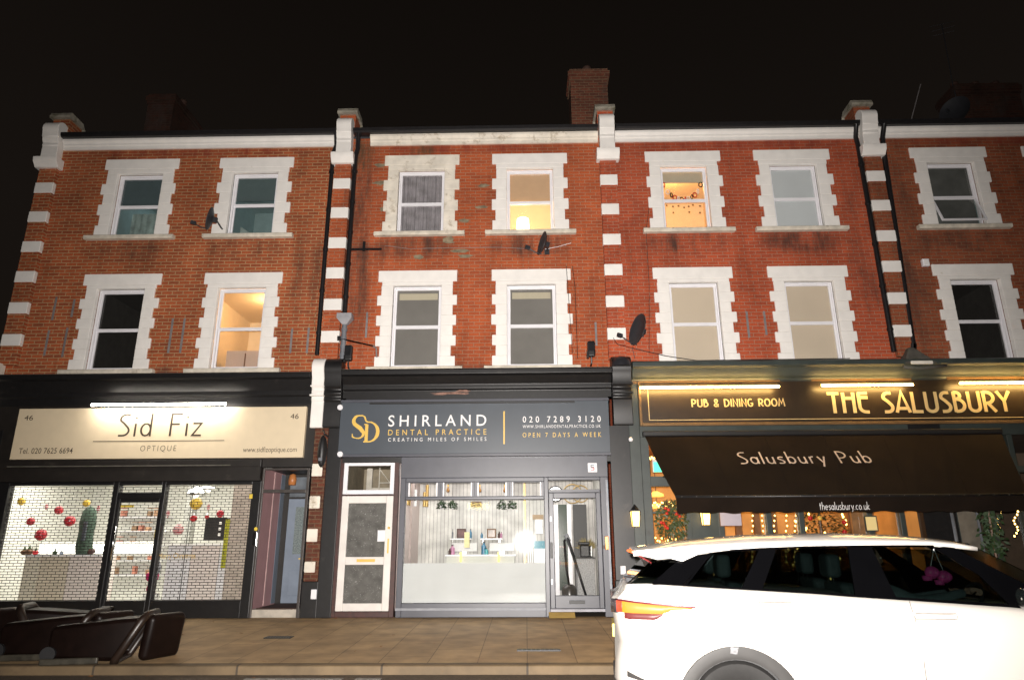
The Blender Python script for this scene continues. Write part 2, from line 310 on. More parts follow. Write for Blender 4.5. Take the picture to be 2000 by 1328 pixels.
def arc(cx, cy, rx, ry, a0, a1, n=10):
    return [(cx+rx*math.cos(R(a0+(a1-a0)*i/n)), cy+ry*math.sin(R(a0+(a1-a0)*i/n))) for i in range(n+1)]
GL = {
 'T': (.52, [[(0,.96),(.52,.96)], [(.27,.96),(.27,0)]]),
 'H': (.55, [[(.05,1),(.05,0)], [(.5,1),(.5,0)], [(.05,.72),(.5,.72)]]),
 'E': (.48, [[(.46,.96),(.02,.96)], [(.46,.75),(.06,.75)], [(.06,.96),(.06,.3)]+arc(.34,.3,.28,.26,180,270,6)+[(.46,.04)]]),
 'S': (.45, [[(.42,.96)]+arc(.28,.76,.22,.2,70,200,8)+[(.22,.56),(.36,.40)]+arc(.20,.25,.22,.21,30,-90,8)+[(.04,.04)]]),
 'A': (.58, [[(0,0),(.29,1),(.58,0)], [(.06,.2),(.52,.2)]]),
 'L': (.45, [[(.05,1),(.05,.04),(.45,.04)]]),
 'U': (.55, [[(.05,1),(.05,.26)]+arc(.28,.26,.23,.22,180,360,10)+[(.51,1)]]),
 'B': (.5, [[(.05,0),(.05,1)], [(.05,.96)]+arc(.16,.8,.16,.16,90,-90,8)+[(.05,.64)], [(.05,.62)]+arc(.16,.33,.3,.29,90,-90,10)+[(.05,.04)]]),
 'R': (.52, [[(.05,0),(.05,1)], [(.05,.96)]+arc(.16,.69,.3,.27,90,-90,10)+[(.05,.42)], [(.2,.42),(.5,0)]]),
 'P': (.5, [[(.05,0),(.05,1)], [(.05,.96)]+arc(.16,.69,.3,.27,90,-90,10)+[(.05,.42)]]),
 'Y': (.54, [[(0,1),(.27,.52),(.54,1)], [(.27,.52),(.27,0)]]),
 'D': (.58, [[(.05,0),(.05,1)], [(.05,.96)]+arc(.12,.5,.42,.46,90,-90,14)+[(.05,.04)]]),
 'I': (.1, [[(.05,0),(.05,1)]]),
 'N': (.55, [[(.05,0),(.05,1),(.5,0),(.5,1)]]),
 'G': (.56, [arc(.3,.5,.27,.46,55,315,14)+[(.52,.3),(.52,.42),(.32,.42)]]),
 'O': (.62, [arc(.31,.5,.28,.46,90,450,20)]),
 'M': (.7, [[(.03,0),(.14,1),(.35,.35),(.56,1),(.67,0)]]),
 '&': (.5, [[(.48,0),(.12,.68)]+arc(.25,.78,.15,.18,200,-20,8)+[(.3,.52),(.1,.34)]+arc(.22,.2,.18,.16,150,330,8)+[(.48,.38)]]),
 'F': (.45, [[(.05,0),(.05,.96),(.45,.96)], [(.05,.52),(.38,.52)]]),
 'a': (.42, [arc(.2,.29,.18,.26,90,450,14), [(.38,.56),(.38,.02)]]),
 'l': (.1, [[(.05,1),(.05,0)]]),
 'u': (.42, [[(.05,.56),(.05,.2)]+arc(.2,.2,.15,.17,180,360,8)+[(.37,.2)], [(.37,.56),(.37,0)]]),
 's': (.34, [[(.32,.52)]+arc(.19,.43,.14,.12,70,200,6)+[(.24,.28)]+arc(.16,.15,.15,.12,30,-90,6)+[(.02,.04)]]),
 'b': (.42, [[(.05,1),(.05,0)], arc(.22,.29,.18,.26,90,450,14)]),
 'd': (.42, [[(.38,1),(.38,0)], arc(.2,.29,.18,.26,90,450,14)]),
 'r': (.28, [[(.05,.56),(.05,0)], [(.05,.36)]+arc(.2,.36,.15,.19,180,70,6)]),
 'y': (.4, [[(.03,.56),(.2,.08)], [(.38,.56),(.12,-.28)]]),
 't': (.28, [[(.12,.85),(.12,0)], [(0,.56),(.26,.56)]]),
 'h': (.42, [[(.05,1),(.05,0)], [(.05,.34)]+arc(.21,.36,.16,.19,180,0,8)+[(.37,0)]]),
 'e': (.42, [[(.04,.3),(.37,.3)]+arc(.2,.29,.17,.26,5,310,14)]),
 'c': (.38, [arc(.2,.29,.17,.26,50,310,14)]),
 'o': (.44, [arc(.21,.29,.18,.26,90,450,16)]),
 'k': (.4, [[(.05,1),(.05,0)], [(.36,.56),(.06,.25),(.38,0)]]),
 'i': (.1, [[(.05,.56),(.05,0)], [(.05,.78),(.05,.85)]]),
 'z': (.36, [[(.02,.55),(.34,.55),(.02,.03),(.36,.03)]]),
 '.': (.12, [[(.05,0),(.05,.07)]]),
 ' ': (.35, []),
}
def ribbon(pts, wd, z=0):
    vs = []; fs = []; n = len(pts); pts = [Vector(p).to_3d() for p in pts]
    for i, p in enumerate(pts):
        a = (pts[i]-pts[max(i-1,0)]); b = (pts[min(i+1,n-1)]-pts[i])
        a = a.normalized() if a.length > 1e-9 else b.normalized(); b = b.normalized() if b.length > 1e-9 else a
        t = (a+b); t = t.normalized() if t.length > .2 else a
        m = Vector((-t.y, t.x, 0)); k = wd[i] if isinstance(wd, (list,tuple)) else wd
        k = k/2/max(.55, abs(m.dot(Vector((-a.y,a.x,0)))))
        vs += [p+m*k+Vector((0,0,z)), p-m*k+Vector((0,0,z))]
    fs = [(2*i,2*i+1,2*i+3,2*i+2) for i in range(n-1)]
    return vs, fs
def strokes(s, thick, gap=.14):
    x = 0; V = []; F = []; k = 0
    for ch in s:
        wd, ss = GL[ch]
        for st in ss:
            v, f = ribbon([(x+p[0], p[1]) for p in st], thick, k*.0004); k += 1
            F += [tuple(i+len(V) for i in q) for q in f]; V += v
        x += wd + gap
    return V, F
def swords(s, px0, py0, px1, py1, Y, m, parent, thick=.09, gap=.14, name='lettering'):
    a = at(px0, py1, Y); c = at(px1, py0, Y); cl = at(px0, py0, Y); v, f = strokes(s, thick, gap)
    return fit(v, f, (a.x, Y, a.z), (1,0,0), (0,0,1), name, m, parent, c.x-a.x, cl.z-a.z)

# ------------------------------------------------------------------ ground
KY = -4.25
g = MB(); g.add([(-60,.02,0),(60,.02,0),(60,KY+.15,-.138),(-60,KY+.15,-.138)], [(3,2,1,0)]); tag(g.build('pavement', M['pave']), kind='structure')
g = MB(); g.prismx([(KY+.15,-.138),(KY+.03,-.139),(KY,-.15),(KY,-.30),(KY+.15,-.30)], -60, 60); tag(g.build('kerb', M['kerb'], smooth=20, bevel=.012), kind='structure')
g = MB(); g.add([(-150,KY,-.245),(150,KY,-.245),(150,-6.2,-.295),(-150,-6.2,-.295),(150,-90,-.30),(-150,-90,-.30)], [(3,2,1,0),(5,4,2,3)]); tag(g.build('road', M['asphalt']), kind='structure')
g = MB(); g.add([(-150,.3,-.03),(150,.3,-.03),(150,220,-.03),(-150,220,-.03)], [(0,1,2,3)]); tag(g.build('ground', M['asphalt']), kind='structure')
# white parking-bay marking on the road
g = MB(); g.box(-3.3,-2.15,KY-.30,KY-.2,-.246,-.243); g.box(-2.0,-1.7,KY-.3,KY-.2,-.246,-.243)
tag(g.build('road_marking', mat('worn_white_paint', (.26,.245,.22), .7, var=.5, scale=25)), kind='structure')
lv = MB()
for i in range(60):
    x = random.uniform(-7, 4); y = random.choice([random.uniform(KY,-.1), random.uniform(KY-.6,KY-.05)]); z = (-.033*-y*1.0 if y > KY else -.245)+.006; z = (y*.0325 if y > KY else -.247)+.007
    a = random.uniform(0,6.3); s = random.uniform(.02,.045); u = Vector((math.cos(a)*s, math.sin(a)*s, random.uniform(0,.008))); v = Vector((-math.sin(a)*s*.6, math.cos(a)*s*.6, random.uniform(0,.008)))
    c = Vector((x,y,z)); lv.add([c-u, c-v*.9+u*.2, c+u, c+v], [(0,1,2,3)])
tag(lv.build('leaf_litter', mat('orange_brown_leaf', (.32,.13,.03), .7, var=.5, scale=30)), 'scattered orange autumn leaves lying on the pavement and gutter', 'leaves', kind='stuff')
def cover(px, py, hw, hd, label):
    d = ray(px, py); t = (-.05-CAM.z)/d.z; p = CAM+d*t; z = p.y*.0325+.004
    o = thing('drain_cover', (p.x,p.y,z), label, 'drain cover')
    MB().box(p.x-hw,p.x+hw,p.y-hd,p.y+hd,z-.01,z+.004).build('frame', M['flat'], o)
    b = MB()
    for i in range(9): b.box(p.x-hw+.02+i*(2*hw-.04)/9, p.x-hw+.02+(i+.7)*(2*hw-.04)/9, p.y-hd+.015, p.y+hd-.015, z+.004, z+.009)
    b.build('grating', M['lead'], o)
cover(1052, 1260, .29, .06, 'long dark slotted drain cover in the pavement before the dental surgery')
cover(545, 1241, .2, .09, 'small dark drain cover in the pavement before the blue door')

# ------------------------------------------------------------------ houses
UP = (7.60, 9.09); LO = (4.65, 6.39)
def wall_with_holes(b, x0, x1, z0, z1, holes, y=0, dep=.12):
    xs = sorted({x0,x1,*[h[0] for h in holes],*[h[1] for h in holes]}); zs = sorted({z0,z1,*[h[2] for h in holes],*[h[3] for h in holes]})
    for i in range(len(xs)-1):
        for j in range(len(zs)-1):
            cx = (xs[i]+xs[i+1])/2; cz = (zs[j]+zs[j+1])/2
            if any(h[0] < cx < h[1] and h[2] < cz < h[3] for h in holes): continue
            b.add([(xs[i],y,zs[j]),(xs[i+1],y,zs[j]),(xs[i+1],y,zs[j+1]),(xs[i],y,zs[j+1])], [(0,1,2,3)])
    for a,c,d,e in holes:
        b.add([(a,y,d),(c,y,d),(c,y,e),(a,y,e),(a,y+dep,d),(c,y+dep,d),(c,y+dep,e),(a,y+dep,e)], [(0,4,5,1),(1,5,6,2),(2,6,7,3),(3,7,4,0)])

def window(h, xc, row, sash='upvc', stucco='stucco', mid=.5, open_vent=False, sillkind='sill'):
    z0, z1 = UP if row == 'up' else LO; hw = .5
    # frame
    fw = .032 if sash == 'upvc' else .042
    f = MB(); y0, y1 = .07, .15
    f.box(xc-hw, xc-hw+fw, y0, y1, z0, z1); f.box(xc+hw-fw, xc+hw, y0, y1, z0, z1); f.box(xc-hw+fw, xc+hw-fw, y0, y1, z1-fw, z1); f.box(xc-hw+fw, xc+hw-fw, y0, y1, z0, z0+fw)
    w_ = f.build('window', M['upvc'], h, bevel=.006)
    zm = z0+(z1-z0)*mid; i0, i1 = xc-hw+fw, xc+hw-fw; sw = .034 if sash == 'upvc' else .03
    def sash_(za, zb, y, nm='sash'):
        s = MB(); s.box(i0,i0+sw,y,y+.04,za,zb); s.box(i1-sw,i1,y,y+.04,za,zb); s.box(i0+sw,i1-sw,y,y+.04,zb-sw,zb); s.box(i0+sw,i1-sw,y,y+.04,za,za+sw); return s
    sash_(zm-.0, z1-fw, .095).build('sash', M['upvc'], w_, bevel=.004)
    if not open_vent:
        sash_(z0+fw, zm-.002, .095 if sash == 'upvc' else .12).build('sash', M['upvc'], w_, bevel=.004)
        MB().box(i0+.01,i1-.01,.135,.139,z0+fw+.01,z1-fw-.01).build('pane', M['pane'], w_)
    else:
        MB().box(i0+.01,i1-.01,.128,.132,zm+.01,z1-fw-.01).build('pane', M['pane'], w_)
        Mt = Matrix.Translation((xc,.1,zm)) @ Matrix.Rotation(R(-20),4,'X') @ Matrix.Translation((-xc,-.1,-zm))
        sash_(z0+fw, zm-.002, .095).xf(Mt).build('sash', M['upvc'], w_, bevel=.004)
        MB().box(i0+.03,i1-.03,.112,.116,z0+fw+.03,zm-.03).xf(Mt).build('pane', M['pane'], w_)
    # trickle vent
    if sash != 'upvc' or row == 'lo': MB().box(xc-.17,xc+.17,.055,.07,z1-.05,z1-.025).build('trickle_vent', M['upvc'], w_)
    # moulded surround with toothed quoins
    lt = .36 if row == 'up' else .33; s = MB(); zb = z1+.11 if row == 'up' else z1+.08
    s.box(xc-.82, xc+.82, -.035, .066, zb, z1+lt); s.box(xc-.735, xc+.735, -.034, .066, z1, zb-.0)
    n = 6 if row == 'up' else 8; top = z1; st = (top-z0)/n
    for k in range(n):
        a, c = top-(k+1)*st, top-k*st; ow = (.735 if k % 2 == 0 else .812)+random.uniform(-.012,.012)
        if k == 0: c = top
        s.box(xc-ow, xc-hw, -.034-random.uniform(0,.004), .066, a, c); s.box(xc+hw, xc+ow+random.uniform(-.012,.012), -.034-random.uniform(0,.004), .066, a, c)
    s.build('surround', M[stucco], w_, bevel=.011)
    q = MB(); sx = .96; q.prismx([(.066,z0-.1),(-.10,z0-.1),(-.115,z0-.085),(-.115,z0-.02),(-.10,z0-.006),(.066,z0)], xc-sx, xc+sx); q.build('sill', M[sillkind], w_, smooth=30, bevel=.008)
    return w_

def roombox(h, xc, row, m, d=2.6, hwid=1.05):
    z0, z1 = UP if row == 'up' else LO
    return MB().room(xc-hwid, xc+hwid, .16, d, z0-.75, z1+.35).build('room', m, h)
def blind(xc, row, m, frac, label, roll=True, cat='blind', nm='roller_blind'):
    z0, z1 = UP if row == 'up' else LO
    o = thing(nm, (xc,.19,z1), label, cat)
    MB().box(xc-.48, xc+.48, .19, .194, z1-(z1-z0)*frac, z1-.02).build('fabric', m, o)
    if roll: MB().tube([(xc-.48,.215,z1-.03),(xc+.48,.215,z1-.03)], .022, 10).build('roller', M['blind_cream'], o, smooth=40)
    return o

HS = [ # x0, x1, pier x0,x1, windows, brick, label
 (-10.62, -3.9, (-10.62,-10.24), (-8.395,-5.848), 'brick_a', 'brown-red brick house with teal-lit top windows above the cream shop sign'),
 (-3.9, 1.855, (-4.085,-3.735), (-2.195, .16), 'brick_b', 'orange-red brick house with flaking upper window surround above the dental surgery'),
 (1.855, 7.54, (1.68,2.03), (3.49, 5.846), 'brick_c', 'bright red brick house with beige-blinded lower windows above the pub awning'),
 (7.54, 13.3, (7.36,7.72), (9.21, 11.62), 'brick_d', 'dim brown brick house with an open tilted window, beyond the twin drainpipes'),
]
houses = []
for hi, (x0, x1, pr_, wx, bm, lab) in enumerate(HS):
    h = thing('brick_house', ((x0+x1)/2, 0, 0), lab, 'house'); houses.append(h)
    b = MB(); holes = [(c-.53,c+.53,r[0]-.05,r[1]+.03) for c in wx for r in (UP, LO)]
    wall_with_holes(b, x0, x1, 4.1, 9.95, holes)
    b.add([(x0,0,0),(x0,9,0),(x0,9,9.95),(x0,0,9.95)], [(0,3,2,1)]) if hi == 0 else None
    b.add([(x1,0,0),(x1,9,0),(x1,9,9.95),(x1,0,9.95)], [(0,1,2,3)]) if hi == 3 else None
    b.build('wall', M[bm], h)
    MB().box(x0+.01,x1-.01,8.9,9,0,9.94).build('rear_wall', M[bm], h)
    # roof
    MB().prismx([(-.02,9.95),(4.5,12.2),(9,9.95),(9,9.9),(-.02,9.9)], x0+.004, x1-.004).build('roof', M['slate'], h)
    # cornice
    ca, cb_ = pr_[1], (HS[hi+1][2][0] if hi < 3 else x1)
    ca += .0; k = MB()
    k.prismx([(0,9.70),(-.05,9.70),(-.05,9.775),(-.075,9.79),(-.075,9.83),(-.12,9.875),(-.12,9.93),(0,9.93)], ca+(.38 if hi == 1 else .012), cb_-.012)
    k.build('cornice', M['stucco_old'] if hi == 1 else M['stucco'], h, bevel=.004)
    gt = MB(); gt.prismx([(-.02,9.932),(-.19,9.932),(-.22,9.96),(-.235,10.03),(-.21,10.03),(-.19,9.965),(-.02,9.965)], ca+.02, cb_-.02); gt.build('gutter', M['blackpipe'], h)
    # party pier with painted blocks
    p = MB().box(pr_[0], pr_[1], -.10, .0-.0001, 4.75, 9.24).build('pier', M[bm], h)
    for zt in (8.854, 8.16, 7.46, 6.777, 6.085, 5.398):
        MB().box(pr_[0]-.012, pr_[1]+.012, -.118, -.02, zt-.248, zt).build('block', M['stucco'], p, bevel=.012)
    # scrolled finial
    q = MB(); a, c = pr_
    q.prismx([(0,9.20),(-.17,9.20),(-.2,9.25),(-.25,9.30),(-.27,9.38),(-.27,9.42),(-.2,9.43),(0,9.43)], a-.07, c+.07)
    prof = [(.1,9.43),(-.18,9.43),(-.18,9.72),(-.20,9.74),(-.19,9.80),(-.215,9.83),(-.24,9.92),(-.255,9.93),(-.255,9.96)]
    prof += [(-.10+.19*math.cos(R(t)), 10.14+.19*math.sin(R(t))) for t in range(205, 20, -15)] + [(.1,10.12)]
    q.prismx(prof, a+.012, c-.012)
    q.build('finial', M['stucco'], p, smooth=35, bevel=.02)
    # parapet wall running back up the roof, with coping
    pb = MB(); pb.box(a, c, -.0, .42, 9.935, 10.52); pb.prismx([(.42,9.9),(.42,10.36),(4.3,12.7),(4.3,9.9)], a+.03, c-.03); pw = pb.build('parapet', M[bm], h)
    cp = MB(); cp.prismx([(-.08,10.525),(-.08,10.58),(-.04,10.66),(.36,10.64),(.50,10.48),(.50,10.40),(.42,10.525)], a-.05, c+.05); cp.prismx([(.5,10.42),(.5,10.49),(4.3,12.79),(4.3,12.71)], a-.02, c+.02)
    cp.build('coping', mat('mossy_grey_coping', (.34,.31,.25), .9, var=.4, scale=6, dirt=(.12,.11,.07), dscale=4, dth=.5), pw)

# windows
H1, H2, H3, H4 = houses
w1, w2, w3, w4 = [h[3] for h in HS]
window(H1, w1[0], 'up', 'wood', mid=.5); window(H1, w1[1], 'up', 'wood', mid=.5); window(H1, w1[0], 'lo', 'wood', mid=.5); window(H1, w1[1], 'lo', 'wood', mid=.5)
window(H2, w2[0], 'up', stucco='stucco_old', mid=.48); window(H2, w2[1], 'up', mid=.48); window(H2, w2[0], 'lo'); window(H2, w2[1], 'lo')
window(H3, w3[0], 'up', mid=.48); window(H3, w3[1], 'up', mid=.48); window(H3, w3[0], 'lo'); window(H3, w3[1], 'lo')
window(H4, w4[0], 'up', open_vent=True, mid=.47); window(H4, w4[0], 'lo', 'wood'); window(H4, w4[1], 'up'); window(H4, w4[1], 'lo')
def lamp_area(name, loc, sx, sy, e, col=(1,1,1), rot=(0,0,0), parent=None):
    l = bpy.data.lights.new(name, 'AREA'); l.shape = 'RECTANGLE'; l.size = sx; l.size_y = sy; l.energy = e; l.color = col
    o = bpy.data.objects.new(name, l); C.objects.link(o); o.location = loc; o.rotation_euler = rot
    if parent: o.parent = parent; o.location = Vector(loc)-BASE[parent.name]
    return o
roombox(H1, w1[0], 'up', M['tealroom']); roombox(H1, w1[1], 'up', M['tealroom']); roombox(H1, w1[0], 'lo', M['darkroom']); roombox(H1, w1[1], 'lo', M['warmroom'], 3.4, 1.2)
roombox(H2, w2[0], 'up', M['darkroom']); roombox(H2, w2[1], 'up', M['warmroom'], 1.5); roombox(H2, w2[0], 'lo', M['darkroom']); roombox(H2, w2[1], 'lo', M['darkroom'])
roombox(H3, w3[0], 'up', M['warmroom'], 2.4); roombox(H3, w3[1], 'up', M['darkroom']); roombox(H3, w3[0], 'lo', M['darkroom']); roombox(H3, w3[1], 'lo', M['darkroom'])
roombox(H4, w4[0], 'up', M['tealroom']); roombox(H4, w4[0], 'lo', M['darkroom']); roombox(H4, w4[1], 'up', M['darkroom']); roombox(H4, w4[1], 'lo', M['darkroom'])
def ceiling_lamp(x, y, z, e, col, label, size=.22, es=3):
    o = thing('ceiling_lamp', (x,y,z), label, 'lamp')
    MB().lathe([(size,0),(size,-.03),(size*.8,-.06),(0,-.07)], (x,y,z), 'z', 20).build('shade', glow('warm_lamp_glass', col, es), o, smooth=40)
    l = bpy.data.lights.new('room_lamp', 'POINT'); l.energy = e; l.color = col; l.shadow_soft_size = .15
    lo = bpy.data.objects.new('room_lamp', l); C.objects.link(lo); lo.parent = o; lo.location = (0,-.0,-.3)
    return o
ceiling_lamp(w1[0]-.3, 1.9, UP[1]+.34, 5, (.75,.95,1), 'small round ceiling lamp in the teal-lit room with the pale curtain')
ceiling_lamp(w1[1]+.3, 1.9, UP[1]+.34, 5, (.75,.95,1), 'small round ceiling lamp in the teal-lit room behind the staircase window')
ceiling_lamp(w1[1]-.05, 1.7, LO[1]+.34, 44, (1,.66,.34), 'round ceiling lamp in the orange-lit room above the cream shop sign', .14)
ceiling_lamp(w3[0], 1.0, UP[1]+.34, 46, (1,.56,.2), 'round ceiling lamp in the room with paper chains', .16)
ceiling_lamp(w4[0]+.2, 1.6, UP[1]+.34, 3, (.9,.95,.85), 'dim ceiling lamp in the room behind the open window')
blind(w1[0], 'up', mat('dark_teal_blind', (.075,.11,.12), .9, var=.1), .48, 'dark teal blind half drawn above the pale blue-green curtain', cat='blind')
blind(w1[1], 'up', mat('grey_teal_blind', (.09,.13,.135), .9, var=.1), .40, 'dark teal blind half drawn over the window with stair railings', cat='blind')
# pale figure of a hanging garment seen through upper left window
o = thing('curtain', (w1[0]+.05,.5,UP[0]), 'pale blue-green curtain behind a lower sash of the teal-lit window without a dish', 'curtain')
c = MB(); pts = []
for i in range(17): pts.append((w1[0]-.36+i*.045, .5+.02*math.sin(i*1.9)))
c.add([(x,y,UP[0]-.1) for x,y in pts]+[(x,y,UP[0]+.78) for x,y in pts], [(i,i+1,i+18,i+17) for i in range(16)]); c.build('fabric', mat('sea_green_curtain', (.3,.4,.38), .9, var=.5, scale=5), o, smooth=True)
# staircase behind the second teal window
o = thing('staircase', (w1[1],1.2,UP[0]-.7), 'white staircase with upright balusters seen through the upper teal window', 'staircase')
b = MB(); xa = w1[1]
b.prism([(xa-.75,UP[0]+.78),(xa-.75,UP[0]+.62),(xa+.7,UP[0]-.38),(xa+.7,UP[0]-.2)], 1.2, 1.26); b.build('handrail', mat('pale_green_rail', (.32,.4,.38), .6), o)
for i in range(9):
    t = i/8; x = xa-.6+1.2*t; zt = UP[0]+.60-.82*t
    MB().box(x-.016,x+.016,1.22,1.25,zt-.8,zt).build('baluster', M['shopwhite'], o)
MB().prism([(xa-.75,UP[0]+.1),(xa-.75,UP[0]-.15),(xa+.7,UP[0]-.75),(xa+.7,UP[0]-.6)], 1.19, 1.28).build('string_board', M['tealroom'], o)
# orange-lit room: bulkhead, cupboard and shelves
o = thing('wall_cupboard', (w1[1],2.2,LO[0]-.7), 'tall pale cupboard in the orange-lit room', 'cupboard')
MB().box(w1[1]-.95, w1[1]-.12, 1.7, 2.3, LO[0]-.74, LO[0]+.86).build('carcass', mat('pale_lilac_cupboard', (.55,.47,.42), .5, var=.05), o)
MB().box(w1[1]-.52, w1[1]-.50, 1.68, 1.699, LO[0]-.6, LO[0]+.8).build('door_gap', M['wood'], o)
o = thing('bookshelf', (w1[1]+.5,3.1,LO[0]-.7), 'yellow-lit bookshelf at the back of the orange room', 'bookshelf')
b = MB()
for i in range(5): b.box(w1[1]-.1, w1[1]+1.1, 2.95, 3.3, LO[0]-.5+i*.3, LO[0]-.47+i*.3)
for x in (-.1, .45, 1.07): b.box(w1[1]+x, w1[1]+x+.03, 2.96, 3.3, LO[0]-.74, LO[0]+.8)
b.build('frame', M['warmroom'], o)
for i in range(3):
    for j in range(5):
        x = w1[1]-.03+j*.085+random.uniform(0,.02); z = LO[0]-.468+i*.3
        MB().box(x, x+.045, 3.0, 3.2, z, z+random.uniform(.15,.23)).build('book', random.choice([M['wood'],M['blind_beige'],M['yellow']]), o)
MB().prismx([(.6,LO[1]+.33),(3.3,LO[1]+.33),(3.3,LO[1]-.15)], w1[1]+.55, w1[1]+1.18).build('bulkhead', M['warmroom'], H1)
# H2 rooms
def curtain(xc, row, y, m, label, amp=.02, x0=-.46, x1=.46, name='net_curtain'):
    z0, z1 = UP if row == 'up' else LO; n = 60
    o = thing(name, (xc,y,z1), label, 'curtain'); b = MB()
    xs = [xc+x0+(x1-x0)*i/n for i in range(n+1)]; ys = [y+amp*math.sin(i*1.1)+amp*.6*math.sin(i*.43+1) for i in range(n+1)]
    b.add([(a,c_,z0-.05) for a,c_ in zip(xs,ys)]+[(a,c_,z1-.02) for a,c_ in zip(xs,ys)], [(i,i+1,i+n+2,i+n+1) for i in range(n)])
    b.build('fabric', m, o, smooth=True); MB().tube([(xc+x0,y-.0,z1-.01),(xc+x1,y,z1-.01)], .012).build('rail', M['upvc'], o); return o
curtain(w2[0], 'up', .22, M['net'], 'grey gathered net curtain filling the window with the flaking surround')
blind(w2[0], 'lo', M['blind_grey'], .97, 'grey roller blind with a cream head band above the white shop door')
blind(w2[1], 'lo', M['blind_grey'], .97, 'grey roller blind with a cream head band between the wall cables and dental window')
for xx in w2: MB().box(xx-.40,xx+.40,.183,.187,LO[1]-.25,LO[1]-.11).build('head_band', M['blind_cream'], [o_ for o_ in C.objects if o_.name.startswith('roller_blind') and abs(o_.location.x-xx) < .1 and o_.location.z < 7][0])
blind(w2[1], 'up', mat('peach_blind', (.62,.42,.26), .9, var=.05, emit=None), .50, 'peach blind drawn over the top half of the lamp-lit window')
x, z = w2[1]-.16, UP[0]+.12
o = thing('table_lamp', (x,.42,z-.1), 'glowing table lamp standing inside the lit top window', 'lamp')
MB().lathe([(.10,0),(.105,.02),(.03,.05),(.025,.16)], (x,.42,z-.1), 'z').build('foot', M['wood'], o, smooth=40)
MB().lathe([(.15,0),(.13,.3)], (x,.42,z+.06), 'z', 20).build('lamp_shade', glow('glowing_lampshade', (1,.78,.48), 6), o, smooth=40)
l = bpy.data.lights.new('room_lamp', 'POINT'); l.energy = 42; l.color = (1,.66,.34); l.shadow_soft_size = .12; lo = bpy.data.objects.new('room_lamp', l); C.objects.link(lo); lo.parent = o; lo.location = (0,.1,.62)
def pot_plant(x, y, z, label, h=.25, n=14, nm='pot_plant'):
    o = thing(nm, (x,y,z), label, 'plant'); MB().lathe([(.05,0),(.07,.1),(.065,.1)], (x,y,z)).build('pot', M['wood'], o, smooth=40); b = MB()
    for i in range(n):
        a = i*2.4; d = Vector((math.cos(a)*.5, math.sin(a)*.5, 1)).normalized(); p = Vector((x,y,z+.09)); q = p + d*h*random.uniform(.7,1.1); s = Vector((-d.y,d.x,0)).normalized()*.016
        b.add([p-s*.3, (p+q)/2-s, q, (p+q)/2+s], [(0,1,2,3)])
    b.build('foliage', M['leaf'], o); return o
pot_plant(w2[1]-.36, .42, UP[0]-.03, 'small spiky pot plant beside the glowing table lamp', .2)
# H3 rooms: paper chain and stars
blind(w3[0], 'up', mat('rolled_linen_blind', (.5,.44,.33), .9, var=.05), .20, 'short linen blind above the paper chain', cat='blind')
chain_l = thing('paper_chain', (w3[0],.2,UP[1]-.3), 'red and white paper chain hung across the top of the orange window', 'paper chain')
for i in range(12):
    t = i/11; x = w3[0]-.40+.8*t; z = UP[1]-.34-.36*math.sin(math.pi*t)**.6
    b = MB(); a = .042; ang = (i%2)*.9
    pts = [Vector((x+math.cos(R(k*30))*a*(1 if i%2 else .5), .185+.012*(i%2), z+math.sin(R(k*30))*a*1.3)) for k in range(13)]
    b.tube(pts, .012, 5); b.build('link', [M['red'],M['white'],M['flat']][i%3], chain_l, smooth=True)
stars = [(px, py) for px, py in ((1302,402),(1314,404),(1325,403),(1336,406),(1345,404),(1353,401),(1367,403),(1315,416),(1346,415),(1367,416))]
for i, (px, py) in enumerate(stars):
    p = at(px, py, .16); b = MB(); b.prism([(p.x+math.cos(R(90+k*36))*(.03 if k%2==0 else .013), p.z+math.sin(R(90+k*36))*(.03 if k%2==0 else .013)) for k in range(10)], .15, .153)
    tag(b.build('star_sticker', M['wood'], base=p), 'small dark star sticker in the lower pane below the paper chain', 'sticker', 'star stickers on the orange window')
blind(w3[1], 'up', M['blind_blue'], .98, 'pale blue blind filling a top floor window near the twin drainpipes')
blind(w3[0], 'lo', M['blind_beige'], .98, 'beige blind in the lower window nearest the large satellite dish')
blind(w3[1], 'lo', M['blind_beige'], .98, 'beige blind in the lower window nearest the twin drainpipes')
blind(w4[0], 'up', mat('dim_room_grey', (.11,.115,.108), .9, var=.3, scale=3), .98, 'dim grey-green blind behind the open upper window', roll=False)  # added sheet, its grey stands in for the dim room and pane reflection
blind(w4[1], 'up', M['blind_grey'], .9, 'grey blind in the top window beyond the open window')
# chimneys
def chimney(h, x0, x1, y0, y1, z0, z1, m, pots=3):
    b = MB(); b.box(x0,x1,y0,y1,z0,z1-.32); b.box(x0-.03,x1+.03,y0-.03,y1+.03,z1-.319,z1-.22); b.box(x0-.06,x1+.06,y0-.06,y1+.06,z1-.219,z1-.08); b.box(x0-.02,x1+.02,y0-.02,y1+.02,z1-.079,z1)
    c_ = b.build('chimney', m, h)
    for i in range(pots):
        x = x0+(x1-x0)*(i+.5)/pots; MB().lathe([(.11,0),(.09,.25),(.11,.28),(.10,.32),(.07,.32)], (x,(y0+y1)/2,z1), 'z', 14).build('chimney_pot', mat('sooty_terracotta_pot', (.05,.022,.014), .8), c_, smooth=40)
chimney(H1, -10.45, -9.72, 3.0, 4.5, 10, 13.4, M['brick_soot'], 2)
chimney(H3, 1.2, 2.1, 1.05, 1.75, 10.0, 12.45, M['brick_stack'], 1)
chimney(H4, 11.9, 13.6, 3.0, 3.8, 10, 13.3, M['brick_soot'], 3)
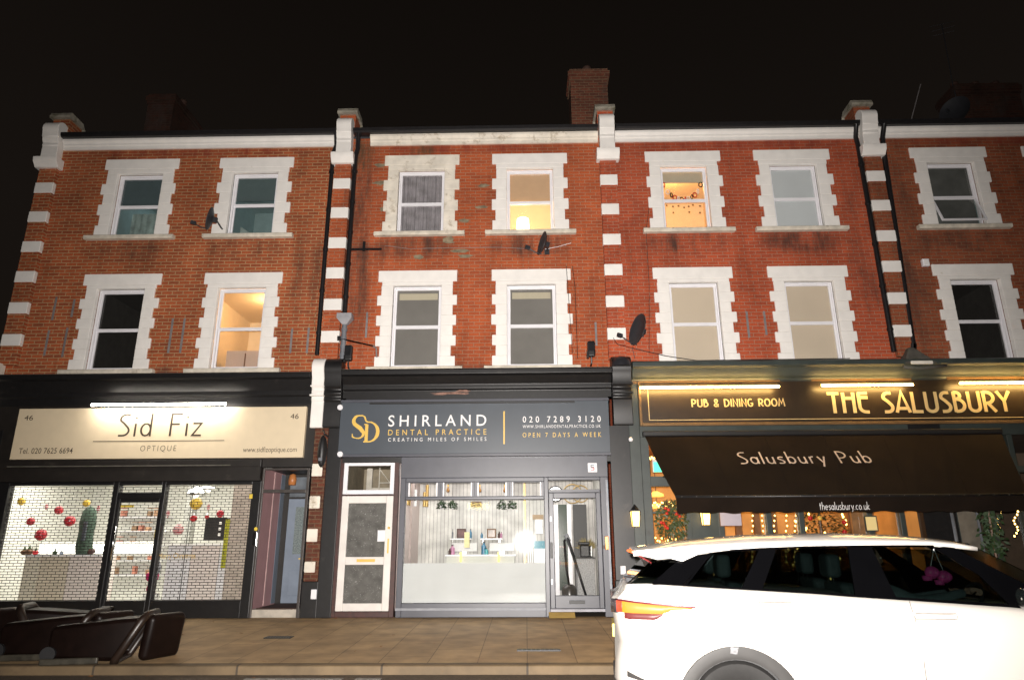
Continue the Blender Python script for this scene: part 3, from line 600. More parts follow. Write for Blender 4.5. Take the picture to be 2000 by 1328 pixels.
# grey patches of repair mortar and wall straps
def strap(h, x, z0, z1): MB().box(x-.022,x+.022,-.012,.0-.001,z0,z1).build('wall_strap', M['steel'], h, bevel=.003)
for x,z0,z1 in ((-9.74,5.72,6.23),(-9.35,5.78,6.17),(-9.76,4.96,5.5),(-9.385,4.93,5.55),(-7.22,4.99,5.73),(-6.975,4.99,5.73),(-4.73,4.96,5.48),(-4.39,4.96,5.5)): strap(H1,x,z0,z1)
strap(H2,-3.21,5.27,5.82); strap(H2,1.453,5.06,5.55)
for x,z0,z1 in ((4.516,5.19,5.75),(4.868,5.24,5.75)): strap(H3,x,z0,z1)
patch = mat('grey_mortar_patch', (.25,.2,.13), .9, var=.5, scale=9)
for px,py,a,b_ in ((743,323,.16,.05),(745,358,.2,.05),(900,490,.22,.05),(910,500,.16,.045),(817,502,.12,.07),(876,471,.14,.1),(945,363,.14,.05),(940,405,.13,.045),(907,432,.13,.05),(750,408,.12,.06)):
    p = at(px,py); n = 11; MB().prism([(p.x+a*math.cos(k*6.283/n)*random.uniform(.6,1.15), p.z+b_*math.sin(k*6.283/n)*random.uniform(.6,1.15)) for k in range(n)], -.006, -.001).build('mortar_patch', patch, H2)

# ------------------------------------------------------------------ pipes, dishes and other wall fittings
def pipe(pts, r, m, label, hopper=None, cat='drainpipe'):
    o = thing('drainpipe', pts[-1], label, cat)
    MB().tube(pts, r, 10).build('pipe', m, o, smooth=50)
    n = 5
    a, b = Vector(pts[-2]), Vector(pts[-1])
    for i in range(n):
        p = a+(b-a)*(i+.5)/n; MB().lathe([(r+.012,-.03),(r+.012,.03)], p, 'z', 10).build('collar', m, o, smooth=40)
    return o
pipe([(-4.10,-.17,9.93),(-4.105,-.07,9.7),(-4.16,-.07,9.5),(-4.16,-.07,4.9)], .045, M['blackpipe'], 'black drainpipe on the brown-red side of the pier, ending above the white bracket')
pipe([(-3.6,-.17,9.93),(-3.62,-.07,9.6),(-3.66,-.07,9.4),(-3.66,-.07,5.78)], .05, M['blackpipe'], 'black drainpipe on stained brick, emptying into a grey hopper')
o = pipe([(-3.62,-.10,5.6),(-3.635,-.10,5.5),(-3.64,-.10,4.62)], .05, M['greypipe'], 'grey lower drainpipe under the grey hopper head')
b = MB(); x, z = -3.63, 5.64
b.add([(x-.15,-.22,z+.1),(x+.15,-.22,z+.1),(x+.15,-.02,z+.1),(x-.15,-.02,z+.1),(x-.15,-.22,z),(x+.15,-.22,z),(x+.15,-.02,z),(x-.15,-.02,z),(x-.05,-.15,z-.12),(x+.05,-.15,z-.12),(x+.05,-.05,z-.12),(x-.05,-.05,z-.12)],
   [(0,4,5,1),(1,5,6,2),(2,6,7,3),(3,7,4,0),(4,8,9,5),(5,9,10,6),(6,10,11,7),(7,11,8,4),(8,11,10,9),(0,1,2,3)]); b.build('hopper', mat('pale_grey_hopper', (.33,.33,.35), .5), o, bevel=.006)
pipe([(7.26,-.2,9.95),(7.27,-.07,9.7),(7.29,-.07,9.5),(7.30,-.07,4.85)], .05, M['blackpipe'], 'long black drainpipe of the twin pair, on the bright red brick side')
pipe([(7.86,-.2,9.95),(7.85,-.07,9.7),(7.82,-.07,9.4),(7.70,-.07,5.0),(7.68,-.07,4.9)], .052, M['blackpipe'], 'long black drainpipe of the twin pair, ending at the dark rainwater hopper')
def dish(c, aim, r, label, arm_to, wall):
    c = Vector(c); aim = Vector(aim).normalized(); s = aim.cross(Vector((0,0,1))).normalized(); u = s.cross(aim)
    o = thing('satellite_dish', c, label, 'satellite dish', 'satellite dishes on the terrace')
    n = 24; vs = []; rings = 6
    for off in (0, -.012):
        for i in range(rings+1):
            q = i/rings
            for k in range(n):
                a = 2*math.pi*k/n; vs.append(c + s*math.cos(a)*r*.9*q + u*math.sin(a)*r*q + aim*(off + .28*r*q*q - .28*r))
    fs = []; L = (rings+1)*n
    for i in range(rings):
        for k in range(n):
            k2 = (k+1)%n; fs += [(i*n+k,i*n+k2,(i+1)*n+k2,(i+1)*n+k), (L+(i+1)*n+k,L+(i+1)*n+k2,L+i*n+k2,L+i*n+k)]
    fs += [(rings*n+k, rings*n+(k+1)%n, L+rings*n+(k+1)%n, L+rings*n+k) for k in range(n)]
    MB().add(vs, fs).build('reflector', M['dish'], o, smooth=40)
    hub = c - aim*.28*r; foot = Vector(wall)
    b = MB(); b.tube([hub, hub-aim*.08, foot+Vector((0,-.1,0)), foot], .018, 8); b.obox(foot+Vector((0,-.01,0)), (.05,0,0),(0,.01,0),(0,0,.07)); b.obox(hub-aim*.05, s*.04, u*.05, aim*.04); b.build('bracket', M['dish'], o)
    e = c - u*r*.95; tip = c + aim*r*1.05 - u*r*.75
    b = MB(); b.tube([e-aim*.05, e+aim*.1, tip], .012, 6); b.obox(tip, s*.03, u*.035, aim*.05); b.build('receiver_arm', M['dish'], o)
    return o
dish((-6.58,-.34,7.82), (-.95,-.28,.18), .25, 'small dark satellite dish beside the teal-lit staircase window', None, (-6.42,0,7.72))
dish((.38,-.30,7.18), (-.93,-.30,.2), .26, 'small dark satellite dish just below the lamp-lit top window', None, (.50,0,7.12))
dish((2.22,-.36,5.28), (-.90,-.36,.22), .33, 'large dark satellite dish above the domed black bracket by the pub', None, (2.36,0,5.3))
dish((11.45,2.6,12.2), (-.8,-.6,.2), .42, 'faint satellite dish on the roof by a dark chimney and tall aerial', None, (11.92,3.0,12.3))
def aerial(pts, label, rods=0):
    o = thing('aerial', pts[0], label, 'aerial'); MB().tube(pts, .012, 6).build('mast', M['steel'] if not rods else M['dish'], o)
    for i in range(rods):
        p = Vector(pts[-1])*(1-.05*i)+Vector(pts[0])*.05*i; MB().tube([p+Vector((-.3+.03*i,.1,0)), p+Vector((.3-.03*i,-.1,0))], .006, 5).build('rod', M['dish'], o)
aerial([(9.1,1.0,10.5),(9.63,1.0,11.83)], 'thin bare aerial rod leaning over the gutter near the twin drainpipes')
aerial([(11.9,3.0,12.1),(11.85,3.0,13.2),(11.92,3.0,15.3)], 'tall faint aerial mast with cross rods beside the dim roof dish', 3)
# floodlights / cameras on the ledge
def floodlight(px, py0, py1, label):
    p = at((px), py0, -.2); q = at(px, py1, -.2); o = thing('floodlight', (p.x,-.2,q.z-.1), label, 'floodlight')
    MB().box(p.x-.075,p.x+.075,-.27,-.14,q.z,p.z).build('housing', M['flat'], o, bevel=.03)
    MB().box(p.x-.055,p.x+.055,-.276,-.271,q.z+.1,p.z-.03).build('lens', mat('dark_lens', (.02,.02,.022), .1), o)
    b = MB(); b.tube([(p.x,-.2,q.z),(p.x,-.17,q.z-.12),(p.x,-.02,q.z-.14)], .018, 6); b.box(p.x-.09,p.x-.05,-.22,-.12,q.z-.02,q.z+.12); b.build('bracket', M['flat'], o)
floodlight(682, 675, 705, 'black floodlight on the wall beside the grey drainpipe'); floodlight(1154, 667, 697, 'black floodlight on the brickwork under a grey strap near the large dish')
p0, p1 = at(663,660,-.15), at(727,673,-.5)
o = thing('bracket_arm', p0, 'slender galvanised bracket arm crossing the grey drainpipe', 'bracket')
MB().tube([(p0.x,-.11,p0.z),(p1.x,-.4,p1.z)], .018, 8).build('arm', M['chrome'], o); MB().tube([(p1.x,-.4,p1.z),(p1.x+.06,-.4,p1.z-.05),(p1.x+.07,-.38,p1.z-.22)], .016, 8).build('hook', M['steel'], o); MB().box(p0.x-.05,p0.x+.03,-.13,-.119,p0.z-.05,p0.z+.05).build('plate', M['flat'], o)
p = at(1805,515); o = thing('alarm_box', (p.x,0,p.z), 'small white junction box on dim brickwork beneath the open window', 'alarm box'); MB().box(p.x-.07,p.x+.07,-.08,0,p.z-.08,p.z+.08).build('case', M['upvc'], o, bevel=.015); MB().box(p.x-.05,p.x+.05,-.088,-.081,p.z-.06,p.z+.06).build('cover', M['white'], o, bevel=.01)
def cable(pts, label, r=.006, m='flat'):
    P = [at(px,py,Y) for px,py,Y in pts]; o = MB().tube(P, r, 5).build('cable', M[m], base=P[0]); return tag(o, label, 'cable')
cable([(1118,520,-.02),(1123,560,-.02),(1126,640,-.02),(1128,700,-.02)], 'thin dark cable running straight down the brick beside the black floodlight')
cable([(1106,520,-.045),(1112,600,-.045),(1118,690,-.045)], 'thin dark cable crossing the white window surround above the dental sign')
cable([(1065,487,-.05),(1090,482,-.02),(1115,475,-.02)], 'short pale cable leading away from the small dish under the lamp-lit window', .006, 'upvc')
cable([(1198,660,-.3),(1205,672,-.2),(1235,680,-.05),(1240,700,-.03)], 'looping cable beneath the large dish', .007)
cable([(752,480,-.02),(800,486,-.02),(880,484,-.02),(970,483,-.02),(1030,486,-.02)], 'thin pale cable sagging along the brick between the window rows', .005, 'steel')
cable([(1238,640,-.06),(1236,680,-.06),(1300,695,-.06),(1360,704,-.1),(1500,702,-.1),(1660,700,-.1)], 'black cable strung along the pub ledge below the beige-blind windows', .009)
cable([(1275,350,-.02),(1262,450,-.02),(1268,560,-.02),(1268,690,-.02)], 'faint dark cable down the red brick beside the paper chain window', .005)
cable([(640,560,-.02),(628,590,-.02),(612,620,-.02),(618,650,-.02)], 'curved brown cable on brick between the orange-lit room and the drainpipe', .005, 'wood')
p = at(707,488); o = thing('wall_bracket', (p.x,0,p.z), 'rusty black cross-shaped wall bracket on the dental house', 'bracket'); MB().box(p.x-.28,p.x+.42,-.04,0,p.z-.02,p.z+.02).build('rail', M['blackpipe'], o); MB().box(p.x+.02,p.x+.07,-.045,-.001,p.z-.04,p.z+.17).build('upright', M['blackpipe'], o)
# pub-side hopper
p = at(1790,700,-.25); o = thing('rain_hopper', (p.x,-.2,p.z-.12), 'dark dented rainwater hopper sitting on the pub ledge', 'hopper')
b = MB(); b.add([(p.x-.3,-.36,p.z-.12),(p.x+.34,-.36,p.z-.12),(p.x+.34,-.03,p.z-.12),(p.x-.3,-.03,p.z-.12),(p.x-.08,-.2,p.z+.24),(p.x+.02,-.2,p.z+.24),(p.x+.02,-.05,p.z+.24),(p.x-.08,-.05,p.z+.24)], [(0,3,2,1),(0,1,5,4),(1,2,6,5),(2,3,7,6),(3,0,4,7),(4,5,6,7)]); b.build('cowl', M['lead'], o, bevel=.02)
MB().box(p.x-.2,p.x+.22,-.40,-.365,p.z-.15,p.z-.08).build('lip', M['stucco_old'], o, bevel=.015)
b = MB(); b.tube([(p.x-.36,-.4,p.z-.2),(p.x-.1,-.42,p.z-.24),(p.x+.15,-.42,p.z-.22),(p.x+.45,-.4,p.z-.19)], .035, 8); b.build('outlet', M['lead'], o, smooth=True)

# ------------------------------------------------------------------ consoles and pilasters between the shops
def console(x0, x1, m, label, m2=None, xs=None, ztop=4.80, zbot=3.42, nm='scroll_bracket'):
    o = thing(nm, ((x0+x1)/2,0,zbot), label, 'bracket')
    r = .21; prof = [(0,zbot),(-.16,zbot),(-.18,zbot+.04),(-.18,zbot+.5),(-.21,zbot+.54),(-.2,zbot+.6),(-.24,zbot+.66),(-.22,zbot+.74),(-.27,zbot+.80),(-.27,ztop-.42)]
    prof += [(-.13-.21*math.cos(R(t)), ztop-r+r*math.sin(R(t))) for t in range(-30,91,15)] + [(0,ztop)]
    MB().prismx(prof, x0, x1).build('scroll', m, o, smooth=35, bevel=.012)
    if m2: MB().prismx([(min(y+.02,0),z) for y,z in prof], xs[0], xs[1]).build('dark_half', m2, o, smooth=35, bevel=.012)
    b = MB()
    for q in (.62,.8): b.box(x0-.015, x1+.015, -.285, -.001, zbot+q-.015, zbot+q+.015)
    b.build('moulding', m, o, bevel=.006); return o
console(-4.16, -3.92, M['stucco'], 'half white, half black scrolled bracket between the cream and blue signs', M['black'], (-3.918,-3.58))
console(-10.95, -10.5, M['stucco_old'], 'weathered white scrolled bracket at the outer end of the cream sign', ztop=4.78)
o = console(1.70, 2.08, M['black'], 'black domed bracket between the dental sign and the pub fascia', None, None, 4.78)
MB().lathe([(.21,-.02),(.2,0.06),(.15,.14),(.08,.18),(0,.195)], (1.89,-.27,4.56), 'z', 20).build('dome', mat('chipped_black_paint', (.02,.02,.024), .4, dirt=(.5,.48,.46), dscale=14, dth=.66), o, smooth=40)
# pilasters
def pilaster(x0, x1, zt, blocks, label, dark=None):
    o = thing('pilaster', ((x0+x1)/2,0,0), label, 'pilaster')
    MB().box(x0, x1, -.12, .0, .62, zt).build('shaft', M['brick_stack'] if blocks else M['black'], o)
    for a, c in blocks: MB().box(x0-.008, x1-.06, -.135, -.08, a, c).build('block', M['stucco_old'], o, bevel=.02)
    MB().box(x0-.02, x1+.02, -.14, -.0, 0, .615).build('plinth', M['black'], o, bevel=.01)
    if dark: MB().box(dark[0], dark[1], -.13, 0, 0, zt).build('dark_side', M['black'], o, bevel=.01)
    return o
bz = []
for (a, c) in ((905,930),(968,993),(1032,1058),(1096,1118)): bz.append((Z(615,c,-.13), Z(615,a,-.13)))
pl = pilaster(-4.06, -3.80, 3.42, bz, 'brick pilaster with flaking white blocks between the blue door and white door', (-3.795,-3.52))
p = at(612,1160,-.16); o = thing('access_box', (p.x,-.14,p.z), 'small pale grey metal box on the foot of the white-blocked pilaster', 'meter box'); MB().box(p.x-.05,p.x+.07,-.17,-.141,p.z-.09,p.z+.09).build('cover', M['greypipe'], o, bevel=.02); MB().box(p.x-.04,p.x+.06,-.176,-.171,p.z-.08,p.z+.08).build('face', M['upvc'], o, bevel=.02)
pilaster(-10.95, -10.2, 3.42, [], 'black pilaster at the outer end of the grille window')
pilaster(1.62, 2.0, 3.42, [], 'black pilaster between the dental surgery door and the pub')
pilaster(7.3, 7.9, 3.42, [], 'dark pilaster in the middle of the pub front behind the awning')
# oval projecting sign
p = at(627,880,-.5); o = thing('projecting_sign', p, 'black oval sign on a bracket hanging before the white-blocked pilaster', 'sign')
b = MB(); b.ell((p.x,-.42,p.z), .085, .1, .30, 20, 12); b.build('case', M['flat'], o, smooth=True)
MB().tube([(p.x-.1,-.12,p.z+.45),(p.x+.02,-.42,p.z+.32),(p.x+.1,-.42,p.z+.27)], .018, 8).build('arm', M['flat'], o); MB().box(p.x-.03,p.x+.035,-.528,-.505,p.z-.19,p.z-.13).build('label_plate', M['greypipe'], o)

# ------------------------------------------------------------------ OPTICIAN'S SHOP (left)
S1 = thing('shopfront', (-7.2,0,0), 'brown-black shopfront with brick-pattern grille windows under the cream sign', 'shopfront')
def ledge(par, x0, x1, ztop, m, proj=.34, zb=3.9):
    b = MB(); b.prismx([(0,zb),(-.1,zb),(-.1,zb+.14),(-.14,zb+.18),(-.14,zb+.26),(-proj+.08,ztop-.16),(-proj,ztop-.13),(-proj,ztop-.05),(-proj+.04,ztop-.03),(0,ztop)], x0, x1); o = b.build('cornice', m, par, bevel=.006)
    MB().prismx([(0,ztop+.03),(-proj+.03,ztop-.027),(-proj+.03,ztop-.02),(0,ztop+.045)], x0+.002, x1-.002).build('flashing', M['lead'], par); return o
ledge(S1, -10.48, -4.18, 4.52, M['black'])
MB().box(-10.5,-4.07,-.1,-.0,2.68,3.9).build('fascia', M['blackwood'], S1)
YS = -.09
# grille windows
zt, zb = Z(250,944,YS), .30
xm = [X(14,1060,YS), X(210,947,YS)-.02, X(222,947,YS), X(306,946,YS), X(316,946,YS), X(490,945,YS)]
xL0, xL1, xD0, xD1, xR0, xR1 = -9.83, -7.82, -7.72, -6.89, -6.82, -5.17
zD = Z(260,968,YS)
f = MB()
for a, c in ((-10.2,xL0),(xL1,xD0),(xD1,xR0),(xR1,-5.0)): f.box(a, c, -.14, .02, .0, 2.42)
for a, c in ((xL0,xL1),(xD0,xD1),(xR0,xR1)): f.box(a, c, -.135, .015, 2.36, 2.42)
f.box(xL0,xL1,-.12,.01,0,zb); f.box(xR0,xR1,-.12,.01,0,zb); f.box(xD0,xD1,-.12,.01,zD-.055,zD+.055)
f.build('window_frame', M['black'], S1, bevel=.008)
d = MB(); e = .042
d.box(xD0+.002,xD0+e,-.09,-.04,.03,zD-.056); d.box(xD1-e,xD1-.002,-.09,-.04,.03,zD-.056); d.box(xD0+e,xD1-e,-.09,-.04,zD-.12,zD-.056); d.box(xD0+e,xD1-e,-.09,-.04,.03,zb)
dr = d.build('door', M['black'], S1, bevel=.006); MB().tube([(xD0+.05,-.12,1.0),(xD0+.05,-.12,1.6)], .016, 8).build('handle', M['chrome'], dr, smooth=True)
for (a,c,z0,z1) in ((xL0,xL1,zb,2.36),(xD0+e,xD1-e,zb,zD-.12),(xD0,xD1,zD+.055,2.36),(xR0,xR1,zb,2.36)):
    MB().box(a,c,-.02,-.015,z0,z1).build('pane', M['pane'], S1)
    gr = MB(); n = int((z1-z0)/.0495)
    for i in range(n+1):
        z = z0+.01+i*.0495; gr.box(a,c,-.062,-.054,z-.0048,z+.0048)
        x = a+.01+(.075 if i%2 else 0)
        while x < c and i < n:
            gr.box(x-.0046,x+.0046,-.060,-.056,z+.0049,z+.0446); x += .15
    gr.box(a+.30*(c-a)-.006,a+.30*(c-a)+.006,-.068,-.063,z0,z1) if z1-z0 > 1.8 and a < -6 and a > -7.5 else None
    gr.build('grille', mat('dark_grille_rod', (.022,.018,.015), .5), S1)
# box under sign
MB().box(-10.2,-5.02,-.2,.03,2.425,2.679).build('shutter_head', M['blackwood'], S1); MB().box(-10.2,-5.02,-.2,-.101,2.68,2.82).build('shutter_box', M['blackwood'], S1, bevel=.01)
MB().box(-9.9,-5.6,-.215,-.2005,2.70,2.72).build('trim', M['lead'], S1)
# sign
YG = -.20
sg = thing('shop_sign', (-7.2,YG,3.37), "long cream optician's fascia sign with dark lettering", 'sign')
q = [at(37,797,YG), at(598,795,YG), at(592,894,YG), at(20,896,YG)]
x0, x1 = (q[0].x+q[3].x)/2, (q[1].x+q[2].x)/2; z0, z1 = (q[2].z+q[3].z)/2, (q[0].z+q[1].z)/2
MB().box(x0,x1,YG,YG+.09,z0,z1).build('panel', M['cream'], sg, bevel=.006)
Y_ = YG-.002
swords('Sid Fiz', 229, 808, 400, 853, Y_, M['ink'], sg, .078, .16)
MB().box(X(182,861,Y_), X(438,861,Y_), Y_-.004, Y_, Z(300,861,Y_)-.006, Z(300,861,Y_)+.006).build('rule', M['ink'], sg)
words('OPTIQUE', 273, 870, 345, 883, Y_, M['ink'], sg, -.012, 1.35)
words('46', 47, 811, 66, 821, Y_, M['ink'], sg, 0); words('46', 567, 808, 584, 818, Y_, M['ink'], sg, 0)
words('Tel. 020 7625 6694', 36, 875, 143, 886, Y_, M['ink'], sg, .004, 1.05); words('www.sidfizoptique.com', 474, 873, 580, 886, Y_, M['ink'], sg, 0, 1.0)
sl = thing('sign_light', (-7.2,-.5,3.95), 'glowing white strip light above the cream sign', 'lamp')
a, c = at(177,790,-.42), at(443,789,-.42); zz = (a.z+c.z)/2
MB().box(a.x,c.x,-.45,-.40,zz+.014,zz+.045).build('housing', M['chrome'], sl, bevel=.006)
MB().tube([(a.x+.02,-.425,zz-.005),(c.x-.02,-.425,zz-.005)], .018, 10).build('tube', glow('white_tube_light', (1,.92,.8), 90), sl, smooth=True)
for t in (.2,.8): MB().tube([(a.x+(c.x-a.x)*t,-.42,zz+.03),(a.x+(c.x-a.x)*t,-.2,zz+.12)], .01, 6).build('stay', M['flat'], sl)
# interior
I1 = MB().room(-10.4,-5.12,-.01,3.4,.05,2.75).build('interior', M['shopwhite'], S1)
lamp_area('ceiling_panel', (-7.75,.85,2.72), 4.6, 1.5, 165, (1,.96,.86)).parent = None
def light_parent(o, par): o.parent = par; o.location = o.location - BASE[par.name]
light_parent(bpy.data.objects['ceiling_panel'], S1)
def box_thing(nm, label, cat, parts, base, group=None):
    o = thing(nm, base, label, cat, group)
    for pn, m, bx, bv in parts: MB().box(*bx).build(pn, m, o, bevel=bv)
    return o
cab = mat('pale_beige_cabinet', (.68,.60,.48), .5, var=.06, scale=2); cab2 = mat('pinkish_white_cabinet', (.76,.68,.64), .5, var=.05, scale=2); cab3 = mat('warm_white_cabinet', (.76,.70,.58), .5, var=.05, scale=2)
Yc = .45
xa = [X(45,1110,Yc), X(76,1110,Yc), X(132,1110,Yc), X(196,1110,Yc)]; ztp = Z(100,1083,Yc)
for i, (m, lb) in enumerate(((cab3,'warm white low cabinet at the outer end of the grille window'),(cab,'beige low cabinet between the warm white and pinkish ones'),(cab2,'pinkish white low cabinet next to the glass door'))):
    box_thing('display_cabinet', lb, 'cabinet', [('body', m, (xa[i]+.004,xa[i+1]-.004,Yc,Yc+.5,.06,ztp-.03), .004), ('top', M['upvc'], (xa[i]+.002,xa[i+1]-.002,Yc-.02,Yc+.52,ztp-.029,ztp), .004), ('plinth', M['wood'], (xa[i]+.02,xa[i+1]-.02,Yc+.02,Yc+.48,.05,.0595), 0)], ((xa[i]+xa[i+1])/2,Yc,.05))
a = at(75,1063,1.6); c = at(300,1080,1.6)
box_thing('light_box', 'bright white glowing shelf band behind the low cabinets', 'lamp', [('case', M['shopwhite'], (a.x,c.x,1.62,1.75,c.z-.05,a.z+.05), .01), ('diffuser', glow('white_shelf_glow', (1,.97,.9), 2.2), (a.x+.03,c.x-.03,1.60,1.619,c.z,a.z), 0)], (a.x,1.6,c.z))
# baubles hung in the window
def bauble(px, py, r, m, label, Y=.12, cap=True):
    p = at(px,py,Y); o = thing('bauble', p, label, 'bauble', 'baubles hung in the grille windows')
    MB().ell(p, r, r, r, 16, 10).build('ball', m, o, smooth=True)
    if cap:
        MB().lathe([(.012,0),(.012,.03)], p+Vector((0,0,r-.005)), 'z', 8).build('cap', M['chrome'], o); MB().tube([p+Vector((0,0,r+.02)), (p.x,p.y,2.36)], .0012, 4).build('string', M['upvc'], o)
    return o
redw = mat('red_white_speckled', (.55,.015,.03), .35, dirt=(.8,.7,.7), dscale=26, dth=.56)
strp = brickpattern('red_striped_candy', (.6,.02,.04), (.55,.02,.04), (.8,.75,.72), 10, .035, .009, 'xz', .4, dirt=(.6,.02,.03))
yel = mat('yellow_bauble', (.75,.5,.06), .4, var=.2)
bauble(42, 979, .07, yel, 'small yellow bauble hanging alone near the end of the cabinets, away from the door', cap=True)
bauble(60, 1018, .075, redw, 'speckled red bauble beneath the lone yellow bauble'); bauble(115, 996, .08, redw, 'speckled red bauble between the two candy drops, highest of the red ones')
bauble(136, 1017, .10, redw, 'large red bauble with white spots, beside the green figure'); bauble(80, 1044, .105, redw, 'large white-spotted red bauble hanging lowest, close above the little ornaments')
bauble(169, 982, .068, yel, 'yellow bauble above the dark green figure'); bauble(383, 983, .115, yel, 'big yellow bauble under the glass pendant')
bauble(378, 1012, .066, M['red'], 'plain red bauble below the big yellow one'); bauble(430, 1003, .07, redw, 'speckled red bauble above the corner of the black board next to its white marks'); bauble(404, 1009, .04, M['red'], 'tiny red bauble at the plain corner of the black board')
bauble(348, 1034, .10, strp, 'large candy-striped bauble between the door and the black board')
def candy(px, py, h, label):
    p = at(px,py,.12); o = tag(MB().ell(p, .03, .03, h, 12, 8).build('candy_drop', strp, smooth=True, base=p), label, 'decoration', 'candy striped drops in the windows')
candy(91,989,.06,'small candy-striped drop between the yellow and red baubles'); candy(192,993,.07,'small candy-striped drop next to the door frame'); candy(328,1003,.075,'candy-striped drop above the big striped bauble'); candy(407,990,.06,'candy-striped drop beside the big yellow bauble')
def heap(px, py, r, m, label, Y=.62):
    p = at(px,py,Y); o = thing('ornament', p, label, 'ornament', 'ornaments on the low cabinets'); zc = ztp+r*.7 if Y < .7 else p.z
    MB().ell((p.x,Y,zc), r, r*.8, r*.7, 12, 8).build('body', m, o, smooth=True); MB().lathe([(r*.5,0),(r*.2,r*.7),(0,r*1.2)], (p.x,Y,zc+r*.5), 'z', 8).build('top', M['leaf'], o); return o
heap(47,1080,.07,M['wood'],'brown ornament at the outer end of the cabinets'); heap(57,1075,.08,M['wood'],'larger brown ornament between the brown one and the red one'); heap(69,1080,.06,M['red'],'red ornament on the beige cabinet')
heap(107,1080,.05,M['leaf'],'little green tree ornament in mid cabinet'); heap(120,1080,.04,M['bluedoor'],'little blue ornament on the pinkish cabinet'); heap(161,1077,.09,M['red'],'large red ornament under the green figure'); heap(177,1077,.085,M['redbrown'],'dark red ornament between the green figure and the door')
# dark green figure
p = at(165,1060,.6); o = thing('display_figure', (p.x,.6,ztp), 'tall dark green display figure standing on the low cabinets', 'figure')
gm = mat('dark_green_felt', (.05,.085,.06), .9, var=.4, scale=14); zh = Z(168,988,.6)
MB().lathe([(.12,0),(.15,.15),(.13,.4),(.15,.6),(.12,zh-ztp-.1),(.05,zh-ztp-.02),(0,zh-ztp)], (p.x,.6,ztp), 'z', 14).build('coat', gm, o, smooth=True); MB().box(p.x+.02,p.x+.1,.42,.46,ztp+.25,ztp+.62).build('sleeve', M['navy'], o, bevel=.015)
# right bay: board, banner, pendant, cabinets
a, c = at(402,1010,.9), at(438,1055,.9); box_thing('notice_board', 'black notice board with three white round marks', 'board', [('panel', M['flat'], (a.x,c.x,.9,.93,c.z,a.z), .004)]+[('mark', M['white'], (c.x-.14,c.x-.09,.893,.8995,a.z-.14-i*.11,a.z-.09-i*.11), .02) for i in range(3)], (a.x,.9,c.z))
a, c = at(446,1014,.5), at(438,1109,.5); box_thing('banner', 'narrow yellow-green vertical banner beside the black notice board', 'banner', [('cloth', mat('lime_cloth', (.42,.42,.03), .8, var=.3, scale=14), (a.x-.05,a.x+.05,.5,.51,c.z,a.z), 0), ('pole', M['flat'], (a.x-.06,a.x+.06,.495,.515,a.z+.001,a.z+.02), 0)], (a.x,.5,c.z))
p = at(383,968,1.0); o = thing('pendant_lamp', (p.x,1.0,2.74), 'round glass pendant lamp above the big yellow bauble', 'lamp'); MB().lathe([(.19,0),(.18,.07),(.13,.13),(.04,.17),(.02,.2)], p, 'z', 24).build('lamp_shade', M['chrome'], o, smooth=True); MB().tube([p+Vector((0,0,.18)),(p.x,1.0,2.74)], .008, 6).build('cord', M['flat'], o); MB().ell(p, .05, .05, .05).build('bulb', glow('white_bulb', (1,.9,.7), 8), o)
p = at(407,957,1.6); o = thing('pendant_lamp', (p.x,1.6,2.74), 'flat glass pendant lamp near the top of the grille window, above the notice board', 'lamp'); MB().lathe([(.24,0),(.22,.05),(.06,.1)], p, 'z', 24).build('lamp_shade', M['chrome'], o, smooth=True); MB().tube([p+Vector((0,0,.09)),(p.x,1.6,2.74)], .008, 6).build('cord', M['flat'], o); MB().ell(p, .05, .05, .05).build('bulb', glow('white_bulb_glow', (1,.9,.7), 8), o)
zc2 = Z(400,1062,.55); xx = [X(322,1120,.55), X(368,1120,.55), X(424,1120,.55), X(452,1120,.55)]
for i, lb in enumerate(('white counter unit nearest the grille door, under the striped bauble','middle white counter unit below the black board','narrow white counter unit beside the lime banner')):
    box_thing('counter_unit', lb, 'counter', [('body', [M['upvc'],cab2,M['upvc']][i], (xx[i]+.004,xx[i+1]-.004,.55,1.0,.06,zc2-.03), .004), ('top', M['white'], (xx[i]+.002,xx[i+1]-.002,.53,1.02,zc2-.029,zc2), .004)], (xx[i],.55,.05))
MB().box(X(377,1000,2.2)-.08,X(377,1000,2.2)+.08,2.0,2.2,.06,2.74).build('column', mat('grey_column', (.45,.45,.42), .7), S1)
a = at(457,950,.3); MB().box(a.x,-5.14,.3,.36,.06,2.74).build('partition', mat('pink_grey_partition', (.55,.47,.4), .7), S1)
# shelving with coloured stock behind door
o = thing('shelving', (-7.0,3.2,.05), 'white shelving with orange and red boxes behind the glass door', 'shelving')
a, c = at(225,1010,3.0), at(318,1060,3.0)
for i in range(5): MB().box(a.x,c.x,3.05,3.35,.6+i*.32,.63+i*.32).build('shelf', M['upvc'], o)
SHN = ['lowest','second lowest','middle','second highest','highest']
BX = [('orange', mat('orange_card', (.62,.36,.22), .7)), ('coral red', mat('coral_card', (.6,.25,.18), .7)), ('tan brown', mat('tan_card', (.4,.26,.16), .7))]
for i in range(5):
    for k, j in enumerate(random.sample(range(7), 3)):
        x = a.x+.06+j*(c.x-a.x-.1)/7; wd_b = random.uniform(.07,.12)
        box_thing('carton', '%s box on the %s white shelf behind the grille door' % (BX[k][0], SHN[i]), 'box', [('carton', BX[k][1], (x,x+wd_b,3.08,3.2,.631+i*.32,.631+i*.32+random.uniform(.08,.18)), .004), ('lid', BX[k][1], (x-.004,x+wd_b+.004,3.075,3.205,.631+i*.32+.181,.631+i*.32+.195), .002)], (x,3.1,.631+i*.32), 'boxes on the white shelving')
a = at(248,988,-.03); tag(MB().box(a.x-.13,a.x+.13,-.024,-.021,a.z-.02,a.z+.025).build('door_sticker', M['yellow'], base=a), 'small yellow sticker at the top of the glass shop door', 'sticker')
